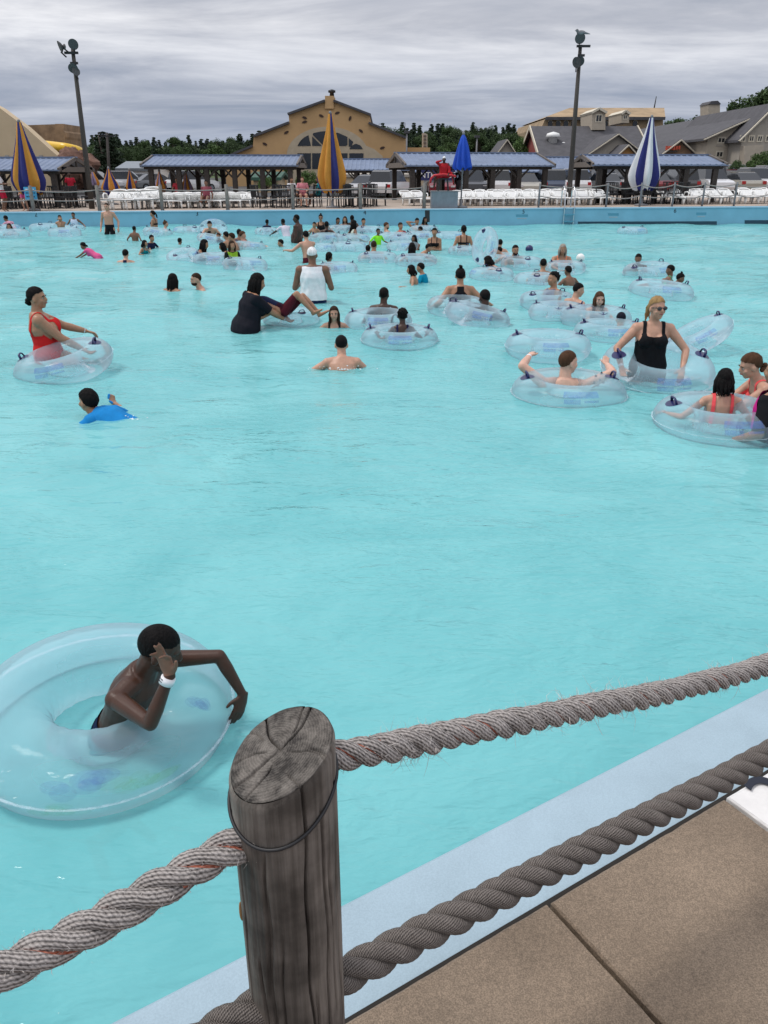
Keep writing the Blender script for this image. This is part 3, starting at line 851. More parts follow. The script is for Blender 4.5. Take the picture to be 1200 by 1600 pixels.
def print_mat(name, col, alpha):
    m, nt, b = mat_base(name); nt.nodes.remove(b); out = nt.nodes['Material Output']
    tr = node(nt, 'ShaderNodeBsdfTransparent'); df = node(nt, 'ShaderNodeBsdfDiffuse'); df.inputs['Color'].default_value = rgba(col)
    tc = node(nt, 'ShaderNodeTexCoord'); nz = node(nt, 'ShaderNodeTexNoise', Scale=26.0, Detail=3.0)
    nt.links.new(tc.outputs['Object'], nz.inputs['Vector'])
    mr = node(nt, 'ShaderNodeMapRange'); mr.inputs['From Min'].default_value = 0.4; mr.inputs['From Max'].default_value = 0.6
    mr.inputs['To Min'].default_value = alpha * 0.6; mr.inputs['To Max'].default_value = alpha
    nt.links.new(nz.outputs['Fac'], mr.inputs['Value'])
    mx = node(nt, 'ShaderNodeMixShader'); nt.links.new(mr.outputs[0], mx.inputs[0])
    nt.links.new(tr.outputs[0], mx.inputs[1]); nt.links.new(df.outputs[0], mx.inputs[2]); nt.links.new(mx.outputs[0], out.inputs['Surface'])
    return m
M['vinyl'] = vinyl_mat()
M['print'] = print_mat('blue_print', (0.14, 0.24, 0.62), 0.34)
M['printg'] = print_mat('green_print', (0.30, 0.70, 0.30), 0.28)
M['seam'] = print_mat('weld_seam', (0.72, 0.86, 0.93), 0.38)
TR, TM = 0.405, 0.190           # ring radius and tube radius: 1.19 m across
def torus_pt(th, ph, off=0.0):
    r = TR + (TM + off) * math.cos(ph)
    return (r * math.cos(th), r * math.sin(th), (TM * 0.93 + off) * math.sin(ph))
def ring_mesh(nt_=72, npn=26):
    b = MB(); V = []
    for i in range(nt_):
        th = 2 * math.pi * i / nt_
        for k in range(npn):
            ph = 2 * math.pi * k / npn
            pk = 0.004 * math.sin(th * 23) * max(0, -math.cos(ph)) ** 2 + 0.003 * math.sin(th * 37 + 1) * (abs(math.cos(ph)) > 0.93)
            V.append(torus_pt(th, ph, pk))
    F = [(i * npn + k, ((i + 1) % nt_) * npn + k, ((i + 1) % nt_) * npn + (k + 1) % npn, i * npn + (k + 1) % npn) for i in range(nt_) for k in range(npn)]
    b.add(V, F)
    return b.mesh('ring', M['vinyl'], True)
def tube_patch(th0, th1, ph0, ph1, off, n=8, m=5, round_=False):
    V = []
    for i in range(n + 1):
        for k in range(m + 1):
            u, v = i / n * 2 - 1, k / m * 2 - 1
            if round_:
                u, v = u * math.sqrt(1 - v * v / 2), v * math.sqrt(1 - u * u / 2)
            V.append(torus_pt((th0 + th1) / 2 + (th1 - th0) / 2 * u, (ph0 + ph1) / 2 + (ph1 - ph0) / 2 * v, off))
    F = [(i * (m + 1) + k, (i + 1) * (m + 1) + k, (i + 1) * (m + 1) + k + 1, i * (m + 1) + k + 1) for i in range(n) for k in range(m)]
    return V, F
RING = ring_mesh()
def seam_mesh():
    b = MB(); V = []; n = 96
    for i in range(n):
        th = 2 * math.pi * i / n; w = 0.002 * math.sin(th * 31)
        for (r, z) in ((TR + TM - 0.001, 0.003), (TR + TM + 0.013 + w, 0.0045 + w), (TR + TM + 0.013 + w, 0.002 + w), (TR + TM - 0.001, -0.003)):
            V.append((r * math.cos(th), r * math.sin(th), z))
    F = [(i * 4 + k, ((i + 1) % n) * 4 + k, ((i + 1) % n) * 4 + k + 1, i * 4 + k + 1) for i in range(n) for k in range(3)]
    b.add(V, F)
    return b.mesh('seam', M['seam'], True)
SEAM = seam_mesh()
def handle_mesh(th):
    b = MB()
    V, F = tube_patch(th - 0.20, th + 0.20, 0.95, 1.75, 0.004, 8, 6, True); b.add(V, F)
    pts = []
    for t in np.linspace(0, 1, 9):
        u = (t * 2 - 1)
        h = 0.052 * (1 - abs(u) ** 5)
        pts.append(torus_pt(th + 0.15 * u, 1.35, 0.004 + h))
    b.tube(pts, 0.014, 6, depth=[0.008] * 9)
    return b.mesh('handle', M['navy'], True)
HANDLES = [handle_mesh(0.0), handle_mesh(math.pi)]
def logo_mesh(th):
    b = MB()
    V, F = tube_patch(th - 0.32, th + 0.32, 0.55, 0.95, 0.003); b.add(V, F)
    V, F = tube_patch(th - 0.30, th - 0.02, 0.22, 0.48, 0.003); b.add(V, F)
    V, F = tube_patch(th + 0.04, th + 0.30, 0.30, 0.42, 0.003); b.add(V, F)
    return b.mesh('printed_logo', M['print'], True)
LOGO = logo_mesh(math.pi * 1.5)
def icon_mesh(th):
    """small printed fountain mark: a stem under two arches"""
    b = MB()
    V, F = tube_patch(th - 0.018, th + 0.018, 1.0, 1.28, 0.003); b.add(V, F)
    V, F = tube_patch(th - 0.07, th + 0.07, 1.28, 1.33, 0.003); b.add(V, F)
    for r_ in (0.16, 0.10):
        for k in range(6):
            t0, t1 = -1 + k / 3, -1 + (k + 1) / 3
            p_ = [torus_pt(th - r_ * t, 0.95 - 0.1 * (0.2 - r_) * 5 + 0.22 * t * t * (r_ / 0.16), 0.003) for t in (t0, t1)]
            q_ = [torus_pt(th - r_ * t, 1.02 - 0.1 * (0.2 - r_) * 5 + 0.22 * t * t * (r_ / 0.16), 0.003) for t in (t0, t1)]
            b.add([p_[0], p_[1], q_[1], q_[0]], [(0, 1, 2, 3)])
    return b.mesh('printed_mark', M['navy'], True)
ICON = icon_mesh(math.pi * 0.5)
def valve_mesh():
    b = MB(); c = torus_pt(1.1, 1.2, 0.0)
    b.ell(c, (0.014, 0.014, 0.014), seg=8, rings=6)
    return b.mesh('valve', M['seam'], True)
VALVE = valve_mesh()
TUBE_GROUP = 'clear inflatable rings on the pool'
def tube(px, py, label, w=None, rz=0.0, tilt=(0, 0), z=0.075, pos=None, handles=True, logo=True):
    """ring whose centre shows at pixel (px, py); w = width in pixels; tilt about its own x and y axes in degrees"""
    c = at(px, py, z) if pos is None else np.array(pos, float)
    t = thing('swim_tube', label, 'swim tube', tuple(c), 0, TUBE_GROUP)
    s = 1.0
    if w:
        ax = c[1] * CT + (CAMH - c[2]) * ST
        s = min(1.15, max(0.78, w / FPX * ax / (2 * (TR + TM))))
    t.scale = (s, s, s)
    SWIM.append((c[0], c[1], .55 * s, .006))
    if rz == 0 and tilt == (0, 0) and py < 500: rz = (px * 47 + py * 13) % 360
    t.rotation_euler = (math.radians(tilt[0]), math.radians(tilt[1]), math.radians(rz))
    link('ring', RING, t); link('seam', SEAM, t)
    if handles: link('handle', HANDLES[0], t); link('handle', HANDLES[1], t)
    if logo: link('printed_logo', LOGO, t); link('printed_mark', ICON, t)
    link('valve', VALVE, t)
    return t

# ------------------------------------------------------------------ people
SKIN = {}
for nm, c in dict(pale=(0.60, 0.36, 0.27), fair=(0.50, 0.28, 0.195), tan=(0.36, 0.19, 0.115), brown=(0.19, 0.095, 0.058), dark=(0.062, 0.028, 0.0175), deep=(0.055, 0.025, 0.016)).items():
    SKIN[nm] = pmat('skin_' + nm, c, 0.40, 0.13, 14, 0.08, 160, spec=0.33, sss=0.04)
HAIRM = {}
for nm, c in dict(black=(0.009, 0.008, 0.008), brown=(0.035, 0.02, 0.013), auburn=(0.075, 0.038, 0.022), blond=(0.30, 0.19, 0.085), grey=(0.30, 0.26, 0.22), cap_white=(0.75, 0.75, 0.74), cap_black=(0.012, 0.012, 0.02)).items():
    HAIRM[nm] = pmat('hair_' + nm, c, 0.6, 0.35, 30, 0.5, 120, stretch=(1, 1, 0.25), spec=0.06)
CLOTH = {}
def cloth(c):
    k = tuple(c)
    if k not in CLOTH: CLOTH[k] = pmat('fabric', c, 0.85, 0.10, 14, 0.15, 60, spec=0.12)
    return CLOTH[k]
M['eyewhite'] = pmat('eye_white', (0.38, 0.35, 0.33), 0.3, 0.02)
M['iris'] = pmat('iris', (0.02, 0.012, 0.008), 0.15, 0.02)
M['lips'] = pmat('lips', (0.30, 0.09, 0.08), 0.4, 0.1)
M['lens'] = pmat('sunglass_lens', (0.012, 0.011, 0.014), 0.08, 0.05, spec=0.8)
M['band'] = pmat('white_wristband', (0.75, 0.75, 0.77), 0.5, 0.04)

def unit(v): v = np.asarray(v, float); return v / max(np.linalg.norm(v), 1e-9)
def seg_t(V, p, q):
    d = q - p; return ((V - p) @ d) / (d @ d)
def seg_dist(V, p, q):
    t = np.clip(seg_t(V, p, q), 0, 1)[:, None]
    return np.linalg.norm(V - (p + (q - p) * t), axis=1)
def ik(a, tgt, l1, l2, pole):
    d = tgt - a; L = np.linalg.norm(d)
    if L > (l1 + l2) * 0.995: tgt = a + d / L * (l1 + l2) * 0.995; d = tgt - a; L = np.linalg.norm(d)
    L = max(L, abs(l1 - l2) * 1.05 + 0.02)
    x = (l1 * l1 - l2 * l2 + L * L) / (2 * L)
    h = math.sqrt(max(l1 * l1 - x * x, 1e-8))
    u = unit(d); pl = pole - u * (pole @ u); pl = unit(pl)
    return a + u * x + pl * h, tgt
def cut(V, T, g):
    """triangles T kept where g >= 0, clipped along g = 0"""
    V = np.asarray(V); keep = g >= 0
    ni = keep[T].sum(1)
    full = T[ni == 3]
    newV, cache, out = [], {}, []
    n = len(V)
    def mid(i, j):
        k = (min(i, j), max(i, j))
        if k not in cache:
            t = g[i] / (g[i] - g[j]); cache[k] = n + len(newV); newV.append(V[i] + (V[j] - V[i]) * t)
        return cache[k]
    for a, b_, c in T[(ni == 1) | (ni == 2)]:
        for _ in range(3):
            if (keep[a] and not keep[b_] and not keep[c]) or (not keep[a] and keep[b_] and keep[c]): break
            a, b_, c = b_, c, a
        if keep[a]: out.append((a, mid(a, b_), mid(a, c)))
        else:
            p_, q_ = mid(a, b_), mid(a, c)
            out.append((p_, b_, c)); out.append((p_, c, q_))
    VV = np.vstack([V] + ([np.array(newV)] if newV else []))
    TT = np.vstack([full] + ([np.array(out)] if out else [])) if (len(full) or out) else np.zeros((0, 3), int)
    used = np.unique(TT); mp = np.zeros(len(VV), int); mp[used] = np.arange(len(used))
    return VV[used], mp[TT]
def vnormals(V, T):
    fn = np.cross(V[T[:, 1]] - V[T[:, 0]], V[T[:, 2]] - V[T[:, 0]])
    N = np.zeros_like(V)
    for k in range(3): np.add.at(N, T[:, k], fn)
    return N / np.maximum(np.linalg.norm(N, axis=1, keepdims=True), 1e-12)
def tri_mesh(name, V, T, mat):
    me = bpy.data.meshes.new(name)
    me.vertices.add(len(V)); me.vertices.foreach_set('co', np.ascontiguousarray(V, dtype=np.float32).ravel())
    T = np.ascontiguousarray(T, dtype=np.int32)
    me.loops.add(T.size); me.loops.foreach_set('vertex_index', T.ravel())
    me.polygons.add(len(T)); me.polygons.foreach_set('loop_start', np.arange(0, T.size, 3, dtype=np.int32)); me.polygons.foreach_set('loop_total', np.full(len(T), 3, dtype=np.int32))
    me.polygons.foreach_set('use_smooth', np.ones(len(T), bool))
    me.materials.append(mat); me.update(calc_edges=True)
    return me
def weld(mb, voxel, smooth):
    """union of closed overlapping shapes -> one continuous surface (vertices, triangles)"""
    me = mb.mesh('tmp', []) if False else None
    me = bpy.data.meshes.new('tmp'); me.from_pydata(np.concatenate(mb.v).tolist(), [], mb.f); me.update()
    o = bpy.data.objects.new('tmp', me); COL.objects.link(o)
    rm = o.modifiers.new('r', 'REMESH'); rm.mode = 'VOXEL'; rm.voxel_size = voxel; rm.adaptivity = 0.0
    if smooth:
        sm = o.modifiers.new('s', 'SMOOTH'); sm.factor = 0.5; sm.iterations = smooth
    tm = o.modifiers.new('t', 'TRIANGULATE')
    dg = bpy.context.evaluated_depsgraph_get()
    ev = o.evaluated_get(dg); m2 = ev.to_mesh()
    V = np.empty(len(m2.vertices) * 3, np.float32); m2.vertices.foreach_get('co', V)
    T = np.empty(len(m2.polygons) * 3, np.int32); m2.loops.foreach_get('vertex_index', T)
    ev.to_mesh_clear(); bpy.data.objects.remove(o); bpy.data.meshes.remove(me)
    return V.reshape(-1, 3).astype(float), T.reshape(-1, 3)

class Body:
    """a posed figure in its own frame: x = its right, y = where it faces, z up, pelvis at the origin"""
    def __init__(s, st=1.0, girth=1.0, sex='m', lean=(0, 0), twist=0, head=(0, 0, 0), armR=None, armL=None, legR=None, legL=None, voxel=0.014, child=False, fingers=False, belly=0.0, poleR=None, poleL=None, handR=None, handL=None, kneeR=None, kneeL=None, neck=0.0):
        s.st, s.sex, s.girth = st, sex, girth
        s.P = np.zeros(3)
        lf, ls = math.radians(lean[0]), math.radians(lean[1])
        s.D = unit([math.sin(ls) * math.cos(lf), math.sin(lf), math.cos(ls) * math.cos(lf)])
        s.T = 0.50 * st
        tw = math.radians(twist)
        r0 = np.array([math.cos(tw), -math.sin(tw), 0.0])
        s.Rp = unit(np.array([1.0, 0, 0]) - s.D * s.D[0])
        s.R = unit(r0 - s.D * (r0 @ s.D)); s.F = np.cross(s.D, s.R); s.F = -s.F if s.F[1] < 0 and abs(twist) < 90 and lean[0] < 80 else s.F
        s.F = np.cross(s.D, s.R)
        s.N = s.P + s.D * s.T
        wf = girth if sex == 'm' else girth * 0.95
        b = MB()
        if sex == 'm': prof = [(-.17, .085, .075, 0), (-.05, .150, .105, 0), (.12, .158, .110, .004), (.32, .150, .105, .006), (.5, .155, .108, .004), (.68, .170, .115, 0), (.82, .172, .105, -.006), (.93, .130, .080, -.012), (1.02, .07, .065, -.01)]
        else: prof = [(-.17, .09, .08, 0), (-.05, .165, .115, -.01), (.10, .172, .118, -.005), (.32, .142, .098, .006), (.5, .140, .098, .006), (.68, .150, .105, 0), (.82, .155, .095, -.006), (.93, .118, .074, -.012), (1.02, .06, .058, -.01)]
        pts, w, d = [], [], []
        for (t, ww, dd, f) in prof:
            g = girth if t < 0.75 else 1 + (girth - 1) * 0.55
            be = belly * math.exp(-((t - 0.22) / 0.22) ** 2)
            pts.append(s.P + s.D * s.T * t + s.F * (f + be * 0.5) * st)
            w.append(ww * st * g); d.append((dd * g + be * 0.5) * st)
        tt = np.linspace(0, len(pts) - 1, 25)
        pts = np.stack([np.interp(tt, range(len(pts)), np.array(pts)[:, k]) for k in range(3)], -1)
        b.tube(pts, np.interp(tt, range(len(w)), w), 20, right=s.R, depth=np.interp(tt, range(len(d)), d))
        if sex == 'f':
            for sg in (-1, 1):
                b.ell(s.P + s.D * s.T * 0.66 + s.R * sg * 0.072 * st * girth + s.F * 0.085 * st * girth, (0.062 * st * girth, 0.060 * st * girth, 0.062 * st * girth), seg=12, rings=8)
        # shoulders, arms, hands
        sw = (0.178 if sex == 'm' else 0.158) * st * (1 + (girth - 1) * 0.55)
        s.ag = max(1.0, 1 + (girth - 1) * 0.8)
        ag = (1 + (girth - 1) * 0.8) * (1.0 if sex == 'm' else 0.9) * (0.9 if child else 1.0)
        s.arms = []
        L1, L2 = 0.285 * st, 0.245 * st
        for sg, tgt, pole, hd in ((1, armR, poleR, handR), (-1, armL, poleL, handL)):
            S = s.N - s.D * 0.062 * st + s.R * sg * sw - s.F * 0.005 * st
            if tgt is None: tgt = (0.24, 0.06, -0.56)
            tg = s.N + np.array([tgt[0] * sg, tgt[1], tgt[2]]) * st
            pl = np.array(pole if pole is not None else (0.5, -0.6, -0.6), float); pl[0] *= sg
            E, W = ik(S, tg, L1, L2, pl)
            s.arms.append((S, E, W))
            b.ell(S, (0.060 * st * ag,) * 3, seg=12, rings=8)
            b.tube([s.N - s.D * 0.045 * st + s.R * sg * 0.05 * st, (S + s.N - s.D * 0.045 * st) / 2 + s.D * .012 * st, S], [0.055 * st, 0.056 * st, 0.056 * st * ag], 12)
            b.tube([S, S + (E - S) * .35, S + (E - S) * .75, E], np.array([.053, .050, .043, .039]) * st * ag, 12)
            b.ell(E, (0.039 * st * ag,) * 3, seg=10, rings=8)
            b.tube([E, E + (W - E) * .3, E + (W - E) * .75, W], np.array([.039, .040, .031, .0255]) * st * ag, 12)
            s.hand(b, W, unit(W - E) if hd is None else unit(hd[0]), sg, fingers, hd, st, pole)
        # legs
        s.legs = []
        lg = 1 + (girth - 1) * 0.8
        l1, l2 = 0.41 * st, 0.40 * st
        for sg, tgt, kn in ((1, legR, kneeR), (-1, legL, kneeL)):
            H = s.P + s.Rp * sg * 0.088 * st * (1 + (girth - 1) * .5) - s.D * 0.03 * st
            if tgt is None: tgt = (0.11, 0.02, -0.80)
            tg = s.P + np.array([tgt[0] * sg, tgt[1], tgt[2]]) * st
            pl = np.array(kn if kn is not None else (0.15, 1.0, 0.35), float); pl[0] *= sg
            K, A = ik(H, tg, l1, l2, pl)
            s.legs.append((H, K, A))
            hr = 0.088 if sex == 'm' else 0.096
            b.tube([H, H + (K - H) * .35, H + (K - H) * .8, K], np.array([hr, hr * .93, .062, .056]) * st * lg, 14)
            b.ell(K, (0.056 * st * lg,) * 3, seg=10, rings=8)
            b.tube([K, K + (A - K) * .3, K + (A - K) * .7, A], np.array([.053, .056, .042, .034]) * st * lg, 12)
            fd = unit(np.array([sg * .25, 1.0, 0.0]) - unit(A - K) * (unit(A - K) @ np.array([sg * .25, 1.0, 0.0])) + unit(A - K) * .15)
            b.tube([A - fd * .05 * st + unit(A - K) * .02 * st, A + fd * .05 * st + unit(A - K) * .035 * st, A + fd * .13 * st + unit(A - K) * .045 * st, A + fd * .18 * st + unit(A - K) * .05 * st], np.array([.033, .036, .036, .02]) * st, 10, depth=np.array([.036, .032, .022, .015]) * st)
        # neck and head
        hs = st * (1.0 if not child else 0.94 + (1.0 - st) * 0.75)
        s.hs = hs
        yaw, pit, rol = [math.radians(a) for a in head]
        up = unit(s.D * 0.45 + np.array([0, 0, 0.75]))
        f0 = s.F - up * (s.F @ up); f0 = unit(f0); r0 = np.cross(f0, up)
        f1 = f0 * math.cos(yaw) + r0 * math.sin(yaw); r1 = r0 * math.cos(yaw) - f0 * math.sin(yaw)
        f2 = f1 * math.cos(pit) + up * math.sin(pit); u2 = up * math.cos(pit) - f1 * math.sin(pit)
        r3 = r1 * math.cos(rol) + u2 * math.sin(rol); u3 = u2 * math.cos(rol) - r1 * math.sin(rol)
        s.hr, s.hf, s.hu = r3, f2, u3
        J = s.N + unit(s.D + up) * (0.075 + neck) * st + s.F * 0.012 * st
        s.hc = J + u3 * 0.078 * hs + f2 * 0.022 * hs
        c = s.hc; A3 = np.array([r3, f2, u3])
        L = lambda x, y, z: c + (r3 * x + f2 * y + u3 * z) * hs
        b.tube([s.N - s.D * .03 * st, s.N + s.D * .03 * st, J, L(0, -.012, .0)], np.array([.066, .056, .054, .056]) * (st * .6 + hs * .4) * (1 + (girth - 1) * .4) * (1 if sex == 'm' else .9), 12)
        b.ell(L(0, -.010, .028), np.array([.0745, .094, .090]) * hs, A3, 18, 12)
        b.ell(L(0, .026, -.030), np.array([.058, .064, .078]) * hs, A3, 14, 10)
        b.ell(L(0, .052, -.086), np.array([.030, .026, .024]) * hs, A3, 10, 8)
        b.ell(L(0, .068, .022), np.array([.050, .022, .018]) * hs, A3, 10, 8)
        b.tube([L(0, .086, .012), L(0, .101, -.022), L(0, .096, -.032)], np.array([.009, .014, .012]) * hs, 8)
        for sg in (-1, 1):
            b.ell(L(sg * .076, -.008, -.012), np.array([.011, .020, .031]) * hs, A3, 8, 8)
            b.ell(L(sg * .038, .062, -.030), np.array([.024, .022, .022]) * hs, A3, 8, 6)
        b.ell(L(0, .084, -.055), np.array([.024, .012, .012]) * hs, A3, 8, 6)
        s.V, s.Tr = weld(b, voxel, 2 if voxel < 0.02 else 1)
        s.L = L; s.A3 = A3
        s.nrm = vnormals(s.V, s.Tr)
    def hand(s, b, W, d, sg, fingers, hd, st, pole):
        u = np.array([0, 0, 1.0])
        if hd is not None and len(hd) > 1: side = unit(np.array(hd[1], float))       # direction of the thumb side
        else: side = unit(np.cross(d, u) * -sg + u * 0.3) if abs(d @ u) < 0.95 else unit(-s.R * sg + s.F * .5)
        side = unit(side - d * (d @ side)); nrm = np.cross(d, side)
        k = st
        b.tube([W - d * .02 * k, W + d * .03 * k, W + d * .09 * k], np.array([.024, .036, .039]) * k, 12, right=side, depth=np.array([.019, .016, .013]) * k)
        curl = hd[2] if hd is not None and len(hd) > 2 else [25, 28, 30, 34]
        pal = hd[3] if hd is not None and len(hd) > 3 else 1.0      # side to which the fingers bend
        fr = 0.0085 if fingers else 0.0115
        for i, (off, ln) in enumerate(((.029, .070), (.010, .080), (-.010, .075), (-.028, .058))):
            p = W + d * .082 * k + side * off * k; dd = d; pts = [p]
            for ph in (.45, .30, .25):
                a = math.radians(curl[i]); dd = unit(dd * math.cos(a) + nrm * pal * math.sin(a)); p = p + dd * ln * ph * k; pts.append(p)
            b.tube(pts, np.array([fr * 1.12, fr * 1.03, fr * .95, fr * .8]) * k, 8)
            b.ell(pts[-1], (fr * .85 * k,) * 3, seg=8, rings=6)
        p = W + d * .022 * k + side * .028 * k
        td = unit(side * .75 + d * .75 + nrm * pal * .25); p2 = p + td * .038 * k; p3 = p2 + unit(td + d * .7) * .032 * k
        b.tube([p - td * .012 * k, p, p2, p3], np.array([.013, .0135, .0108, .008]) * k, 8)
    # ---- clothing fields
    def field(s, kind, **kw):
        V = s.V; st = s.st
        rel = V - s.P; h = (rel @ s.D) / s.T; a = (rel @ s.R) / st / (1 + (s.girth - 1) * .8); f = (rel @ s.F) / st
        ua = np.minimum.reduce([seg_dist(V, A[0] + (A[1] - A[0]) * .12, A[1]) for A in s.arms])
        fa = np.minimum.reduce([seg_dist(V, A[1], A[2]) for A in s.arms])
        hd = np.minimum.reduce([np.linalg.norm(V - A[2], axis=1) for A in s.arms])
        noarm = np.minimum(np.minimum(ua - 0.066 * st * s.ag, fa - 0.056 * st * s.ag), hd - 0.2 * st)
        noarm = np.where((np.abs(a) < 0.125) & (f < 0.19 * s.girth), np.maximum(noarm, 0.02), noarm)
        lt = np.where(seg_dist(V, *s.legs[0][:2]) < seg_dist(V, *s.legs[1][:2]), seg_t(V, *s.legs[0][:2]), seg_t(V, *s.legs[1][:2])) * 0.41 * st
        sh = np.minimum.reduce([seg_dist(V, A[1], A[2]) for A in s.legs])
        leg_in = (0.41 * st * kw.get('leg', 0.6) - lt)
        leg_in = np.where((sh < 0.066 * st) & (lt > 0.30 * st), np.minimum(leg_in, -0.01 if kw.get('leg', .6) < 0.98 else 1), leg_in)
        if kind == 'trunks':
            return np.minimum.reduce([(kw.get('top', 0.20) - h) * s.T, leg_in, noarm + 0.02])
        if kind == 'suit':      # one piece with straps
            neck = kw.get('neck', 0.80) + 0.05 * np.clip(np.abs(a) / 0.085, 0, 1) ** 2 - 0.24 * np.clip((np.abs(a) - 0.105) / 0.05, 0, 1)
            back = kw.get('back', 0.62) + 0.0 * a
            lim = np.where(f > 0, neck, back)
            body = (lim - h) * s.T
            strap = np.where(h > 0.4, 0.016 * st - np.abs(np.abs(a) - (0.085 - kw.get('cross', 0.0) * (1 - h) * (f < 0))) * st, -1)
            strap = np.where(kw.get('straps', True), strap, -1)
            return np.minimum.reduce([np.maximum(body, np.minimum(strap, (1.06 - h) * s.T)), (0.10 * st - lt - 0.10 * np.abs(a) * st), noarm])
        if kind == 'bikini':
            top = np.minimum((h - 0.56) * s.T, (0.66 - h) * s.T + np.where(f > 0, 0.04 * st, 0))
            strap = np.where(h > 0.5, 0.012 * st - np.abs(np.abs(a) - 0.075) * st, -1)
            bot = np.minimum((0.12 - h) * s.T, 0.06 * st - lt)
            return np.minimum(np.maximum.reduce([top, np.minimum(strap, (1.06 - h) * s.T), bot]), noarm)
        if kind == 'tank':
            return np.minimum.reduce([(0.98 - h - 0.5 * np.clip(0.1 - np.abs(a), 0, 1) * (f > 0)) * s.T, (h - kw.get('low', -0.02)) * s.T, noarm - 0.004 * st, np.where(h > .85, (0.135 - np.abs(a)) * st, 1)])
        if kind == 'racer':
            wlim = np.where(h > 0.55, np.clip(0.17 - (h - 0.55) * 0.42, 0.045, 1), 1)
            wlim = np.where(f > 0, 0.135, wlim)
            return np.minimum.reduce([(0.99 - h) * s.T, (h - kw.get('low', -0.25)) * s.T, noarm, (wlim - np.abs(a)) * st, 0.08 * st - lt])
        if kind == 'tee':
            res = np.minimum((0.985 - h) * s.T, (h - kw.get('low', -0.1)) * s.T)
            at_ = np.minimum.reduce([seg_dist(V, A[0], A[1]) for A in s.arms])
            tp = np.where(seg_dist(V, *s.arms[0][:2]) < seg_dist(V, *s.arms[1][:2]), seg_t(V, *s.arms[0][:2]), seg_t(V, *s.arms[1][:2]))
            sl = kw.get('sleeve', 0.62)
            inarm = (at_ < 0.064 * st) | (fa < 0.056 * st) | (hd < .17 * st)
            lowarm = (fa < 0.05 * st) & (at_ > fa)
            armg = (sl - tp) * 0.285 * st
            if sl >= 1.0:
                tf = np.where(seg_dist(V, *s.arms[0][1:]) < seg_dist(V, *s.arms[1][1:]), seg_t(V, *s.arms[0][1:]), seg_t(V, *s.arms[1][1:]))
                armg = np.where(lowarm | (fa < at_), (0.9 - tf) * 0.245 * st, 0.05)
                inarm = (at_ < 0.064 * st) | (fa < 0.06 * st) | (hd < .17 * st)
                armg = np.where((hd < .17 * st) & (tf > .9), -0.02, armg)
            else: armg = np.where(lowarm, -0.02, armg)
            return np.where(inarm & ((h < 0.80) | (tp > .3)), np.where(tp > -0.02, armg, res), np.minimum(res, np.where(lt > 0.25 * st, -0.01, 1)))
        return -np.ones(len(V))

